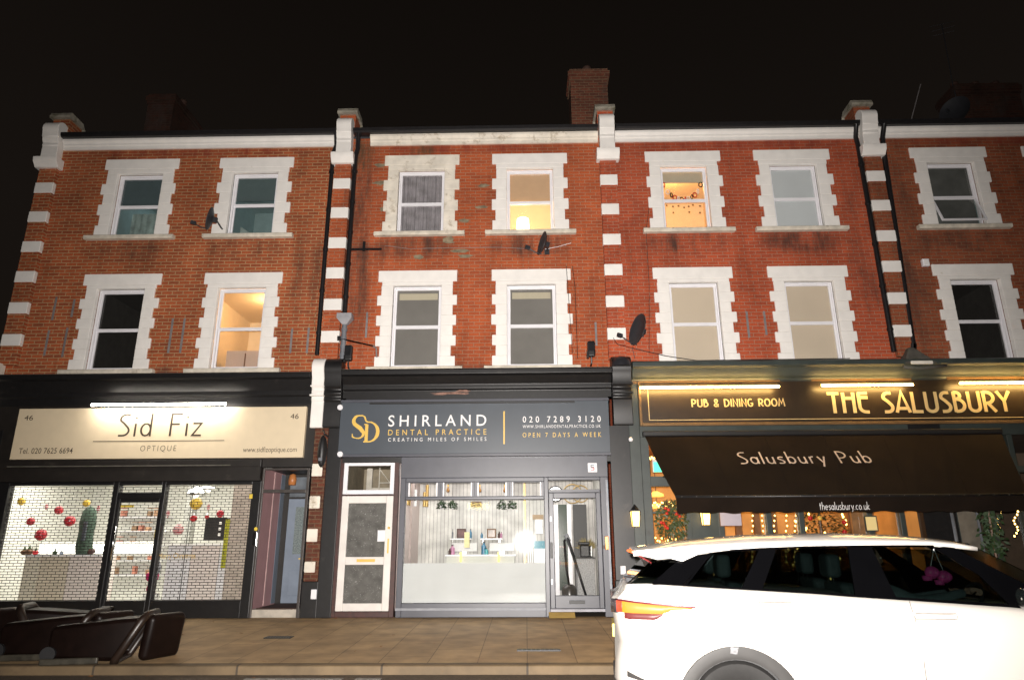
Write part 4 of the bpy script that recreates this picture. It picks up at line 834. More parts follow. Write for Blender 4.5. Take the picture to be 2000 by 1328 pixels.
for px,py,wd,h,lb in ((308,1042,.12,.17,'square yellow notice on the grille window glass beside the door'),(304,1062,.07,.08,'tiny yellow notice under the square yellow one')):
    a = at(px,py,-.005); tag(MB().box(a.x-wd/2,a.x+wd/2,-.01,-.006,a.z-h/2,a.z+h/2).build('notice', M['yellow'], base=a), lb, 'notice')
p = at(300,1130,.45); o = thing('display_bust', (p.x,.45,.3), 'grey bust wearing a magenta cloth, low beside the glass door', 'figure'); MB().lathe([(.05,0),(.08,.06),(.05,.2),(.11,.24),(.12,.34),(.10,.36)], (p.x-.03,.45,p.z-.25), 'z', 14).build('cloth', mat('magenta_cloth', (.5,.01,.12), .8), o, smooth=True); MB().lathe([(.09,0),(.11,.1),(.08,.2),(.02,.27),(0,.28)], (p.x,.45,p.z+.1), 'z', 14).build('head', M['greypipe'], o, smooth=True); MB().box(p.x-.14,p.x+.12,.38,.52,.06,p.z-.25).build('stand', M['shopwhite'], o)
words('Merry Christmas', 308, 1080, 383, 1093, -.022, M['gold'], tag(thing('window_lettering', at(345,1086,-.022), 'gold greeting lettering on the grille window glass', 'lettering')), -.005, .9)
# doorway alcove
DA = thing('entrance_porch', (-4.6,0,0), 'recessed porch with dusky pink side wall and grey-blue door', 'doorway')
x0, x1, zt, yb = -5.0, -4.10, 2.66, 1.15
b = MB(); b.add([(x0,-.06,.14),(x0,yb,.14),(x0,yb,zt),(x0,-.06,zt)], [(0,1,2,3)]); b.build('side_wall', M['pinkwall'], DA)
MB().box(x0+.001,x0+.012,.52,.57,.16,zt-.02).build('conduit', mat('pale_pink_trim', (.55,.37,.36), .6), DA)
MB().box(x0+.001,x0+.006,.93,yb-.002,.16,zt-.02).build('blue_strip', M['bluedoor'], DA)
b = MB(); b.add([(x1,-.06,.14),(x1,yb,.14),(x1,yb,zt),(x1,-.06,zt)], [(3,2,1,0)]); b.add([(x0,-.06,zt),(x1,-.06,zt),(x1,yb,zt),(x0,yb,zt)], [(0,1,2,3)]); b.add([(x0,yb,.14),(x1,yb,.14),(x1,yb,zt),(x0,yb,zt)], [(3,2,1,0)]); b.build('porch_shell', M['blackwood'], DA)
MB().box(x0+.002,x1-.002,-.07,yb,.0,.14).build('step', mat('pale_worn_step', (.5,.45,.38), .8, var=.3, dirt=(.2,.15,.1), dscale=6, dth=.56), DA, bevel=.012)
MB().box(x0+.05,x1-.05,.06,yb-.05,.141,.15).build('doormat', mat('brown_coir', (.08,.04,.03), .95, var=.4, scale=30), DA)
dx0, dx1 = -4.86, -4.13
d = MB(); d.box(dx0,dx1,yb-.07,yb-.03,.16,2.16); door = d.build('door', M['bluedoor'], DA, bevel=.005)
b = MB()
for (a,c,e_,f_) in ((dx0+.12,dx1-.12,.3,.78),): b.box(a,c,yb-.082,yb-.071,e_,f_)
b.build('panel', M['bluedoor'], door, bevel=.008); MB().box(dx0+.16,dx1-.12,yb-.076,yb-.071,1.08,2.0).build('glazing', mat('frosted_door_glass', (.2,.24,.24), .25, var=.5, scale=40), door, bevel=.004)
MB().lathe([(.0,-.05),(.028,-.04),(.028,-.02),(.012,0)], (dx1-.07,yb-.075,1.02), 'y', 12).build('handle', M['gold'], door, smooth=True); MB().box(dx0+.3,dx1-.05,yb-.088,yb-.071,.98,1.005).build('letter_plate', M['gold'], door)
MB().box(dx0,dx1,yb-.06,yb-.04,2.2,2.6).build('fanlight', mat('dim_fanlight', (.15,.17,.19), .2, var=.3), DA)
fr = MB(); fr.box(x0-.0,x0+.035,-.12,-.075,0,zt); fr.box(x1-.05,x1,-.12,-.075,0,zt); fr.box(x0+.035,x1-.05,-.12,-.075,2.2,2.26); fr.box(x0+.035,x1-.05,-.12,-.075,zt-.04,zt); fr.build('gate_frame', mat('grey_brown_metal', (.09,.08,.075), .4, metal=.4), DA, bevel=.005)
p = at(575,895,.6); o = thing('porch_lamp', (p.x,.6,2.66), 'small orange-brown lamp hanging in the pink porch', 'lamp'); MB().lathe([(.07,0),(.08,.1),(.06,.2),(.02,.22)], (p.x,.6,2.40), 'z', 12).build('lamp_shade', mat('amber_shade', (.42,.16,.05), .4, emit=(1,.35,.08), es=.02), o, smooth=True); MB().tube([(p.x,.6,2.6),(p.x,.6,2.66)], .006, 5).build('cord', M['flat'], o)
p = at(497,1050,-.17); o = thing('door_entry_panel', p, 'steel entry panel on the black post between grille window and pink porch', 'entry panel'); MB().box(p.x-.04,p.x+.04,-.165,-.141,p.z-.14,p.z+.1).build('plate', M['chrome'], o, bevel=.006); MB().lathe([(0,-.02),(.03,-.015),(.035,0)], (p.x,-.142,p.z+.16), 'y', 12).build('button', M['yellow'], o)
p = at(490,969,-.15); tag(MB().box(p.x-.03,p.x+.03,-.15,-.141,p.z-.04,p.z+.04).build('sensor', M['yellow'], base=p), 'tiny yellow sensor on the black frame above the entry panel', 'sensor')

# ------------------------------------------------------------------ DENTAL SURGERY
S2 = thing('shopfront', (-.9,0,0), 'slate-grey dental surgery shopfront with bright window and glazed door', 'shopfront')
ledge(S2, -3.575, 1.695, 4.56, M['black'], zb=4.0)
MB().box(-3.5,1.62,-.1,0,2.75,4.0).build('fascia', M['black'], S2)
# chipped paint
b = MB(); n = 15
for (px,py,a_,c_) in ((880,768,.42,.03),(905,763,.16,.03)):
    p = at(px,py,-.16); b.prism([(p.x+a_*math.cos(k*6.283/n)*random.uniform(.5,1.1), p.z+c_*math.sin(k*6.283/n)*random.uniform(.4,1.2)) for k in range(n)], -.147, -.142)
b.build('chipped_patch', mat('bare_pinkish_wood', (.3,.17,.13), .9, var=.5, scale=15), S2)
YD = -.24
sg = thing('shop_sign', (-.95,YD,3.4), 'slate-blue dental surgery fascia sign with white and gold lettering', 'sign')
q = [at(663,787,YD), at(1190,775,YD), at(1190,884,YD), at(663,893,YD)]
x0, x1 = (q[0].x+q[3].x)/2, (q[1].x+q[2].x)/2; z0, z1 = (q[2].z+q[3].z)/2, (q[0].z+q[1].z)/2
MB().box(x0,x1,YD,YD+.13,z0+.03,z1-.03).build('panel', M['navy'], sg, bevel=.004)
b = MB(); b.box(x0-.01,x1+.01,YD-.015,YD+.14,z1-.029,z1+.02); b.box(x0-.01,x1+.01,YD-.015,YD+.14,z0-.02,z0+.029); b.build('rail', M['slateblue'], sg, bevel=.006)
a, c = at(722,790,YD-.03), at(1122,779,YD-.03); MB().box(a.x,c.x,YD-.05,YD-.0155,z1-.075,z1-.04).build('light_trough', M['flat'], sg)
Y_ = YD-.001
words('SHIRLAND', 758, 811, 950, 833, Y_, M['white'], sg, .006, 1.5); words('DENTAL PRACTICE', 758, 839, 950, 850, Y_, M['gold'], sg, .002, 1.75); words('CREATING MILES OF SMILES', 758, 855, 950, 862, Y_, M['white'], sg, 0, 1.8)
MB().box(X(983,835,Y_),X(986,835,Y_),Y_-.004,Y_,Z(984,867,Y_),Z(984,803,Y_)).build('divider', M['gold'], sg)
words('020 7289 3120', 1021, 813, 1173, 825, Y_, M['white'], sg, .008, 1.75); words('WWW.SHIRLANDDENTALPRACTICE.CO.UK', 1021, 830, 1173, 836, Y_, M['white'], sg, 0, 1.3); words('OPEN 7 DAYS A WEEK', 1021, 845, 1174, 854, Y_, M['gold'], sg, .004, 1.7)
def wr(pts, wds, z):
    return ribbon(pts, wds, z)
V = []; F = []
def addst(pts, wds):
    v, f = ribbon(pts, wds, .0004*len(F)/10); F.extend([tuple(i+len(V) for i in q_) for q_ in f]); V.extend(v)
sp_ = [(.47,.80),(.45,.94),(.36,.985),(.25,.985)] + arc(.22,.79,.17,.185,100,215,9) + [(.16,.62),(.30,.52),(.38,.42)] + arc(.25,.32,.18,.17,20,-95,9) + [(.12,.165),(.04,.20),(.02,.32)]
wd_ = [.02,.05,.05,.045]+[.06,.085,.10,.11,.115,.12,.125,.13,.13,.13]+[.14,.15,.14]+[.12,.11,.10,.09,.08,.07,.06,.05,.045,.04]+[.04,.05,.02]
addst(sp_, wd_); addst([(.46,.92),(.50,.78),(.58,.74),(.70,.74)]+arc(.62,.38,.33,.36,75,-90,14)+[(.44,.02)], [.05,.05,.05,.05]+[.05,.06,.075,.09,.11,.125,.13,.13,.125,.11,.09,.075,.06,.05,.045]+[.045])
addst([(.54,.66),(.54,.0)], .115); addst([(.44,.66),(.56,.66)], .035)
pa, pb_ = at(685,864,Y_), at(743,810,Y_); fit(V, F, (pa.x,Y_,pa.z), (1,0,0), (0,0,1), 'monogram', M['gold'], sg, pb_.x-pa.x, pb_.z-pa.z)
for py in (796,887):
    p = at(665,py,Y_); MB().lathe([(.0,-.03),(.05,-.028),(.055,-.018),(.055,0)], (p.x,YD-.015,p.z), 'y', 16).build('stud', M['upvc'], sg, smooth=40)
# weathered strip under sign
MB().box(-2.35,1.5,-.16,-.101,2.86,2.90).build('batten', mat('peeling_pinkish_board', (.42,.33,.3), .8, var=.4, scale=16, dirt=(.16,.09,.07), dscale=9, dth=.54), S2)
# white door
x0, x1 = -3.46, -2.49; YW = -.06
b = MB(); b.box(x0-.1,x0-.002,YW-.03,.03,0,2.84); b.box(x1+.002,x1+.09,YW-.03,.03,0,2.84); b.box(x0-.002,x1+.002,YW-.03,.03,0,.1); b.box(x0-.002,x1+.002,YW-.03,.03,2.14,2.16); b.box(x0-.002,x1+.002,YW-.03,.03,2.78,2.84); b.build('door_surround', M['redbrown'], S2, bevel=.006)
wd = MB(); e=.13; wd.box(x0,x0+e,YW-.02,YW+.04,.105,2.135); wd.box(x1-e,x1,YW-.02,YW+.04,.105,2.135); wd.box(x0+e,x1-e,YW-.02,YW+.04,2.0,2.135); wd.box(x0+e,x1-e,YW-.02,YW+.04,.105,.24); wd.box(x0+e,x1-e,YW-.02,YW+.04,.90,1.04)
wdo = wd.build('white_door', mat('white_door_plastic', (.74,.70,.66), .35, var=.1, scale=5), S2, bevel=.01)
speck = mat('sparkle_flecked_glass', (.14,.137,.128), .12, var=.3, scale=8, dirt=(.7,.7,.68), dscale=42, dth=.6)  # pale flecks in the colour paint the sparkle on the glass
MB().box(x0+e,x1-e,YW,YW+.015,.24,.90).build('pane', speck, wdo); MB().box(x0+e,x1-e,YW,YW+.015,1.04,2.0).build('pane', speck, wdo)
MB().box(X(697,1096,YW)-.0,X(733,1096,YW),YW-.032,YW-.0205,.95,1.0).build('letter_plate', M['gold'], wdo, bevel=.004)
MB().box(x1-.075,x1-.045,YW-.03,YW-.0205,1.1,1.36).build('handle', M['gold'], wdo, bevel=.006); MB().lathe([(0,-.03),(.022,-.028),(.025,0)], (x1-.06,YW-.02,1.55), 'y', 10).build('lock', M['gold'], wdo, smooth=True)
a = at(745,1046,YW); MB().box(a.x-.07,a.x+.07,YW-.012,YW-.001,a.z-.1,a.z+.1).build('paper_notice', M['upvc'], wdo)
tf = MB(); tf.box(x0,x0+.08,YW-.02,YW+.04,2.165,2.775); tf.box(x1-.08,x1,YW-.02,YW+.04,2.165,2.775); tf.box(x0+.08,x1-.08,YW-.02,YW+.04,2.695,2.775); tf.box(x0+.08,x1-.08,YW-.02,YW+.04,2.165,2.245)
tfo = tf.build('transom_window', M['upvc'], S2, bevel=.008); MB().box(x0+.08,x1-.08,YW,YW+.01,2.245,2.695).build('pane', M['pane'], tfo)
MB().room(x0,x1,.03,1.6,.1,2.8).build('hallway', mat('hall_wall', (.34,.29,.21), .8), S2)
# hallway seen through the transom: pale architrave and dark recess
b = MB(); b.box(x0+.22,x0+.33,.9,.95,2.0,2.75); b.box(x0+.33,x1-.1,.9,.95,2.2,2.36); b.tube([(x0+.5,.8,2.25),(x0+.5,.8,2.75)], .012, 5); b.tube([(x0+.5,.8,2.72),(x0+.72,.8,2.45),(x1-.05,.8,2.75)], .012, 5); b.tube([(x0+.5,.8,2.45),(x1-.05,.8,2.45)], .012, 5); b.build('inner_screen', mat('pale_screen', (.7,.66,.58), .7), S2)
# slate front
xa, xb, xdd0, xdd1 = -2.36, .385, .385, 1.40
YF = -.07
zf0, zf1 = Z(930,935,YF), 2.855
MB().box(xa,1.55,YF-.06,.0,zf0+.02,zf1).build('panel_board', M['slateblue'], S2, bevel=.006)
zt0, zt1 = Z(930,970,YF), Z(930,941,YF)  # transom lights
zw0, zw1 = .24, zt0-.05
f = MB(); f.box(xa,xa+.10,YF-.05,.03,0,zf0+.02); f.box(xb-.04,xb+.04,YF-.05,.03,0,zf0+.02); f.box(xdd1-.0,1.55,YF-.05,.03,0,zf0+.02)
f.box(xa+.10,xb-.04,YF-.045,.02,zt1,zf0+.02); f.box(xa+.10,xb-.04,YF-.045,.02,zw1,zt0); f.box(xa+.10,xb-.04,YF-.045,.02,0,zw0); f.box(xb+.04,xdd1,YF-.045,.02,zt1+.02,zf0+.02)
f.build('shop_frame', M['slateblue'], S2, bevel=.008)
MB().box(xa,xb-.04,YF-.075,YF-.0505,.12,.16).build('ledge', mat('pale_worn_edge', (.26,.27,.3), .5), S2)
xw0, xw1 = xa+.10, xb-.04
for i in range(4):
    a = xw0+(xw1-xw0)*i/4; c = xw0+(xw1-xw0)*(i+1)/4
    t_ = MB(); t_.box(a,a+.05,YF-.04,.01,zt0,zt1); t_.box(c-.05,c,YF-.04,.01,zt0,zt1); t_.box(a+.05,c-.05,YF-.04,.01,zt0,zt0+.012); t_.box(a+.05,c-.05,YF-.04,.01,zt1-.012,zt1); tw = t_.build('transom_light', M['slateblue'], S2, bevel=.004)
    t_ = MB(); t_.box(a+.0505,a+.075,YF-.03,.0,zt0,zt1); t_.box(c-.075,c-.0505,YF-.03,.0,zt0+.012,zt1-.012); t_.build('bead', M['upvc'], tw)
    MB().box(a+.075,c-.075,-.04,-.036,zt0,zt1).build('pane', M['pane'], tw)
MB().box(xw0,xw1,-.04,-.035,zw0,zw1).build('shop_pane', glass('shop_glass', (.97,.98,.97), 1.5, .03), S2)
zfilm = Z(930,1099,-.03)
MB().box(xw0+.002,xw1-.002,-.032,-.029,zw0+.002,zfilm).build('frosted_film', M['frosted'], S2)
# glazed door
b = MB(); e=.085; z1d = Z(1120,962,YF); b.box(xdd0+.045,xdd0+.045+e,YF-.03,.01,.14,z1d); b.box(xdd1-e-.005,xdd1-.005,YF-.03,.01,.14,z1d); b.box(xdd0+.045+e,xdd1-e-.005,YF-.03,.01,z1d-.1,z1d); b.box(xdd0+.045+e,xdd1-e-.005,YF-.03,.01,.14,.36)
gd = b.build('glazed_door', M['slateblue'], S2, bevel=.008); MB().box(xdd0+.045+e,xdd1-e-.005,-.045,-.04,.36,z1d-.1).build('pane', M['pane'], gd)
MB().box(xdd0+.38,xdd0+.66,YF-.045,YF-.0305,.22,.28).build('letter_plate', M['flat'], gd, bevel=.004); MB().box(xdd0+.06,xdd0+.10,YF-.07,YF-.0305,1.0,1.28).build('handle', M['flat'], gd, bevel=.008)
for zz_ in (1.65,.55): MB().box(xdd0+.06,xdd0+.09,YF-.04,YF-.0305,zz_,zz_+.09).build('hinge', M['upvc'], gd)
MB().box(xdd0+.04,xdd1,YF-.06,.02,.09,.135).build('threshold', mat('pale_threshold', (.36,.36,.4), .5), S2)
MB().box(xdd0+.045,xdd1-.005,YF-.02,.0,z1d+.005,z1d+.06).build('door_head', M['slateblue'], S2, bevel=.004)
MB().box(xdd0+.05,xdd1-.01,-.04,-.036,z1d+.06,zt1+.02).build('fan_pane', M['pane'], S2)
MB().box(1.50,1.54,YF-.075,YF-.0505,.1,2.4).build('edge_trim', mat('bright_edge', (.3,.32,.36), .25), S2)
a, c = at(1072,1199,-.16), at(1123,1209,-.16); o = thing('entrance_mat', (a.x,-.2,.0), 'short yellow ramp mat at the foot of the dental surgery door', 'mat'); MB().add([(a.x,-.34,.006),(c.x,-.34,.006),(c.x,-.12,.085),(a.x,-.12,.085),(a.x,-.12,.0),(c.x,-.12,.0)], [(0,1,2,3),(0,3,4),(1,5,2),(3,2,5,4),(0,4,5,1)]).build('slope', mat('yellow_ramp', (.5,.33,.09), .8, var=.2), o); MB().box(a.x-.012,a.x-.001,-.34,-.12,.0,.02).build('edge', M['flat'], o)
# S badge
p = at(1157,913,YF-.062); o = thing('logo_plaque', p, 'white rounded plaque with a red and grey mark at the panel corner', 'plaque'); s = .088
MB().box(p.x-s,p.x+s,YF-.082,YF-.062,p.z-s,p.z+s).build('plate', M['upvc'], o, bevel=.018, seg=4)
v, f = ribbon([(.7,.78),(.35,.78),(.35,.55),(.68,.55)], .1, 0); fit(v, f, (p.x-.035,YF-.083,p.z-.0), (1,0,0), (0,0,1), 'mark', M['greypipe'], o, .07, .05)
v, f = ribbon([(.35,.5),(.68,.5),(.68,.2),(.3,.2)], .1, 0); fit(v, f, (p.x-.035,YF-.083,p.z-.05), (1,0,0), (0,0,1), 'mark', M['red'], o, .07, .052)
# interior
I2 = MB(); x0, x1, y1 = -2.46, 1.56, 3.0
MB().add([(x0,y1,.1),(x1,y1,.1),(x1,y1,2.82),(x0,y1,2.82)], [(3,2,1,0)]).build('back_wall', M['slat'], S2)
MB().add([(x0,.03,.1),(x1,.03,.1),(x1,y1,.1),(x0,y1,.1)], [(0,1,2,3)]).build('floor', M['tile'], S2)
MB().add([(x0,.03,.1),(x0,y1,.1),(x0,y1,2.82),(x0,.03,2.82)], [(0,1,2,3)]).build('left_wall', mat('pale_pink_wall', (.6,.5,.47), .7, var=.05), S2)
MB().add([(x1,.03,.1),(x1,y1,.1),(x1,y1,2.82),(x1,.03,2.82)], [(3,2,1,0)]).build('right_wall', M['shopwhite'], S2)
MB().add([(x0,.03,2.82),(x1,.03,2.82),(x1,y1,2.82),(x0,y1,2.82)], [(0,1,2,3)]).build('ceiling', M['shopwhite'], S2)
light_parent(lamp_area('surgery_ceiling_panel', (-.7,1.4,2.80), 3.2, 1.6, 74, (1,.97,.95)), S2)
b = MB(); p = at(805,1020,.9); b.box(X(803,1000,1.0)-.02,X(803,1000,1.0)+.02,1.0,1.03,.1,2.8); b.build('glass_edge', mat('pinkish_post', (.45,.36,.34), .5), S2)
# reception desk
a, c = at(872,1083,1.5), at(1005,1100,1.5)
o = box_thing('reception_desk', 'white reception desk inside the dental surgery window', 'desk', [('top', M['upvc'], (a.x-.03,c.x+.03,1.46,2.1,a.z-.04,a.z), .01), ('front', M['shopwhite'], (a.x,c.x,1.5,1.54,.1,a.z-.041), .004), ('end_panel', M['shopwhite'], (a.x,a.x+.04,1.541,2.08,.1,a.z-.041), 0), ('end_panel', M['shopwhite'], (c.x-.04,c.x,1.541,2.08,.1,a.z-.041), 0)], (a.x,1.5,.1))
ztd = a.z
for px,py,lb in ((900,1088,'gold candle light on the desk below the pale yellow notice'),(974,1088,'gold candle light on the desk nearer the brass post')):
    p = at(px,py,1.42); o = thing('candle_lamp', (p.x,1.42,ztd-.2), lb, 'lamp'); MB().lathe([(.02,-.09),(.025,.09),(.02,.1)], p, 'z', 10).build('tube', glow('gold_lamp_glow', (1,.7,.2), 1.6), o, smooth=True); MB().box(p.x-.012,p.x+.012,1.43,1.46,p.z-.05,p.z+.02).build('bracket', M['gold'], o)
# shelves with frames and bottles
def shelf(px0, px1, py, frame_px, lb, frame_m):
    a, c = at(px0,py,2.85), at(px1,py,2.85); box_thing('wall_shelf', lb, 'shelf', [('board', M['upvc'], (a.x,c.x,2.8,2.99,a.z-.03,a.z), .004), ('bracket', M['chrome'], (a.x+.05,a.x+.07,2.85,2.99,a.z-.09,a.z-.031), 0), ('bracket', M['chrome'], (c.x-.07,c.x-.05,2.85,2.99,a.z-.09,a.z-.031), 0)], (a.x,2.9,a.z)); return a.z
z = shelf(879, 921, 1051, None, 'white wall shelf carrying the dark red-brown frame', None); z2 = shelf(938, 981, 1051, None, 'white wall shelf carrying the brown mirror-like frame', None)
def framed(px0, px1, py0, zb, lb, m, m2):
    a, c = at(px0,py0,2.9), at(px1,py0,2.9); box_thing('picture_frame', lb, 'picture', [('frame', m, (a.x,c.x,2.9,2.93,zb+.001,a.z), .006), ('picture', m2, (a.x+.03,c.x-.03,2.893,2.8995,zb+.03,a.z-.03), 0)], (a.x,2.9,zb))
framed(892,910,1032,z,'dark red-brown picture frame on a white wall shelf', M['redbrown'], mat('maroon_print', (.12,.05,.05), .5, var=.5, scale=12)); framed(951,969,1032,z2,'brown mirror-like picture frame on a white wall shelf', M['wood'], mat('brownish_print', (.25,.17,.15), .3, var=.6, scale=10))
def bottle(px, Y, zb, h, m, lb, r=.03):
    p = at(px,1050,Y); o = thing('bottle', (p.x,Y,zb), lb, 'bottle'); MB().lathe([(r,0.001),(r,h*.65),(r*.4,h*.78),(r*.4,h*.9)], (p.x,Y,zb), 'z', 12).build('body', m, o, smooth=40); MB().lathe([(r*.45,h*.901),(r*.45,h)], (p.x,Y,zb), 'z', 10).build('cap', M['flat'], o)
bl = mat('blue_bottle', (.05,.18,.3), .3); tq = mat('turquoise_bottle', (.05,.3,.32), .3); pk = mat('pink_bottle', (.45,.2,.32), .4)
bottle(919,2.88,z,.2,bl,'tall blue bottle on the shelf behind the dark red frame'); bottle(941,2.88,z2,.13,bl,'short blue bottle on the shelf with the brown mirror-like frame'); bottle(975,2.88,z2,.15,M['redbrown'],'maroon bottle beside the brown frame'); bottle(979,2.88,z2,.14,pk,'pinkish bottle beside the maroon one on the wall shelf'); bottle(884,2.88,z,.2,M['greypipe'],'slim grey bottle on the shelf with the dark red frame',.018)
bottle(884,1.75,ztd,.2,pk,'squat pink bottle standing on the reception desk',.05); bottle(879,1.7,ztd,.12,M['redbrown'],'small dark jar beside the pink bottle on the reception desk',.03); bottle(945,1.75,ztd,.26,bl,'tall blue bottle at the middle of the reception desk',.05); bottle(950,1.72,ztd,.13,tq,'turquoise pot beside the tall blue bottle',.04)
for px0,px1,lb in ((882,932,'pale computer screen on the desk behind the pale yellow notice'),(956,1004,'pale computer screen on the desk beyond the tall blue bottle')):
    a, c = at(px0,1060,1.8), at(px1,1060,1.8); box_thing('monitor', lb, 'screen', [('screen', mat('pale_screen_back', (.5,.49,.48), .4, var=.05), (a.x,c.x,1.8,1.83,ztd+.06,a.z), .006), ('stand', M['chrome'], ((a.x+c.x)/2-.05,(a.x+c.x)/2+.05,1.831,1.87,ztd+.001,ztd+.2), .004)], (a.x,1.8,ztd))
# hanging plants
def hang_plant(px, py, lb):
    p = at(px,py,1.9); o = thing('hanging_plant', (p.x,1.9,2.81), lb, 'plant', 'hanging plants in the surgery window')
    b = MB()
    for i in range(170):
        a = random.uniform(0,6.28); r = .105*math.sqrt(random.random()); z = random.uniform(-.08,.1); dr = -abs(r)*.8
        c_ = p+Vector((math.cos(a)*r, math.sin(a)*r, z*(1.1-r*4)+dr+.05)); d = Vector((math.cos(a), math.sin(a), random.uniform(-1.2,.4))).normalized()*.05; s_ = Vector((-math.sin(a), math.cos(a), random.uniform(-.4,.4)))*.017
        b.add([c_-d*.5, c_-s_, c_+d*.6, c_+s_], [(0,1,2,3)])
    b.build('foliage', M['leaf'], o); MB().lathe([(.02,-.05),(.035,0),(.035,.03)], p+Vector((0,.02,-.03)), 'z', 12).build('pot', M['upvc'], o, smooth=40); MB().tube([p+Vector((0,0,0)),(p.x,1.9,2.81)], .004, 5).build('cord', M['flat'], o)
for i, px in enumerate((862,884,980,1000)): hang_plant(px, 986, ['hanging plant nearest the gold tube pendants','hanging plant beside the dark wall plaque, on the gold pendant side','hanging plant beside the dark wall plaque, on the brass post side','hanging plant nearest the brass post'][i])
a = at(930,984,2.95); box_thing('wall_plaque', 'dark brown plaque high on the slatted wall between the plant pairs', 'plaque', [('board', M['wood'], (a.x-.12,a.x+.12,2.95,2.98,a.z-.06,a.z+.06), .004), ('face', M['redbrown'], (a.x-.1,a.x+.1,2.945,2.9495,a.z-.045,a.z+.045), 0)], a)
for i, (px,py,h) in enumerate(((797,962,.5),(803,958,.62),(811,972,.34),(829,975,.3),(834,968,.46))):
    p = at(px,py,1.3+.12*i); o = thing('gold_pendant', (p.x,p.y,2.81), ['slim gold tube pendant nearest the white door','longest of the gold tube pendants','frosted tube pendant between the gold ones','shortest of the gold tube pendants, beside the frosted one','thin gold tube pendant nearest the plants'][i], 'lamp', 'tube pendants')
    MB().lathe([(.035,-h/2),(.035,h/2)], p, 'z', 12).build('tube', M['brass'] if i != 2 else M['frosted'], o, smooth=40); MB().tube([p+Vector((0,0,h/2)),(p.x,p.y,2.81)], .004, 5).build('cord', M['flat'], o)
for i, px in enumerate((875,937,986)):
    p = at(px,955,1.1); o = thing('filament_bulb', (p.x,1.1,2.81), ['amber filament bulb behind the second transom pane','amber filament bulb behind the third transom pane, nearer the gold tubes','amber filament bulb behind the third transom pane, nearer the surgery door'][i], 'bulb', 'amber bulbs behind the transom lights')
    MB().lathe([(.0,-.07),(.03,-.055),(.035,-.02),(.015,.03),(.012,.05)], p, 'z', 12).build('glass', mat('amber_glass', (.4,.2,.06), .15), o, smooth=True); MB().lathe([(.016,.051),(.016,.09)], p, 'z', 10).build('socket', M['gold'], o); MB().tube([p+Vector((0,0,.08)),(p.x,1.1,2.81)], .004, 5).build('cord', M['flat'], o)
a, c = at(907,1039,-.026), at(917,1069,-.026); tag(MB().box(a.x,c.x,-.03,-.0275,c.z,a.z).build('notice', mat('pale_yellow_paper', (.82,.74,.42), .6, var=.04), base=a), 'upright pale yellow notice on the dental surgery window glass', 'notice')
a, c = at(1043,1056,.4), at(1065,1071,.4); o = box_thing('poster', 'turquoise poster low in the surgery window beside its glazed door', 'poster', [('sheet', mat('turquoise_print', (.05,.3,.42), .5, dirt=(.4,.6,.65), dscale=30, dth=.55), (a.x,c.x,.4,.405,c.z,a.z), 0), ('stand', M['upvc'], (a.x,c.x,.406,.42,zfilm-.3,c.z), 0)], a)
a, c = at(1046,1012,.6), at(1060,1042,.6); box_thing('poster', 'white and tan poster above the turquoise poster', 'poster', [('sheet', M['upvc'], (a.x,c.x,.6,.605,c.z,a.z), 0), ('header', mat('tan_print', (.5,.35,.22), .6), (a.x-.06,c.x+.02,.594,.5995,a.z-.02,a.z+.07), 0)], a)
p = at(1025,1030,2.7); MB().box(p.x-.02,p.x+.02,2.68,2.72,.1,2.8).build('brass_post', M['brass'], S2)
b = MB(); a, c = at(1031,1073,1.9), at(1042,1098,1.9)
o = thing('radiator', (a.x,1.9,.1), 'white finned radiator behind the turquoise poster', 'radiator')
for i in range(6): MB().box(a.x+i*.045,a.x+i*.045+.025,1.9,1.96,.3,a.z).build('fin', M['upvc'], o, bevel=.006)
MB().box(a.x-.02,a.x+.28,1.92,1.94,.32,.36).build('pipe', M['upvc'], o)
# things behind glazed door
x0, x1 = xdd0+.06, xdd1
o = thing('inner_door', (x0+.4,2.4,.1), 'white inner door with dark glass strip seen through the surgery door', 'door')
a, c = at(1078,985,2.4), at(1122,1145,2.4); MB().box(a.x-.05,a.x+.03+.1,2.4,2.44,.12,a.z).build('leaf', M['upvc'], o); MB().box(a.x+.33,a.x+.42,2.4,2.44,.12,a.z).build('leaf', M['upvc'], o); MB().box(a.x+.131,a.x+.329,2.41,2.42,.3,a.z-.0).build('glass', mat('dark_green_glass', (.03,.05,.035), .15), o)
a, c = at(1128,985,1.8), at(1140,1120,1.8); MB().box(X(1120,1050,2.9),X(1147,1050,2.9),2.86,2.9,.11,Z(1130,985,2.9)).build('recess_shade_sheet', M['flat'], S2)  # flat black sheet stands in for the shade inside a recess
# vacuum cleaner
o = thing('vacuum_cleaner', (X(1125,1150,.7),.7,.1), 'black upright vacuum cleaner just inside the surgery door', 'vacuum cleaner')
p0, p1 = at(1108,1050,.75), at(1148,1158,.5)
MB().tube([p0,(p0+p1)/2+Vector((-.02,0,0)),(p1.x,.5,.2)], [.035,.026,.022], 10).build('wand', M['flat'], o, smooth=True); MB().prismx([(.35,.105),(.35,.14),(.5,.19),(.62,.15),(.62,.105)], p1.x-.2,p1.x+.16).build('floor_head', M['flat'], o, bevel=.02)
q = at(1112,1150,.9); MB().lathe([(.12,.0),(.15,.05),(.15,.3),(.12,.36),(.06,.40)], (q.x,.9,.101), 'z', 16).build('canister', mat('dark_vacuum_plastic', (.05,.045,.04), .3), o, smooth=40)
MB().tube([(q.x,.9,.46),(q.x-.05,.85,.8),(p0.x-.06,.8,p0.z-.05),p0], .022, 8).build('hose', M['flat'], o, smooth=True); MB().obox(p0, (.04,0,.02),(0,.03,0),(-.03,0,.07)).build('grip', M['greypipe'], o, bevel=.015)
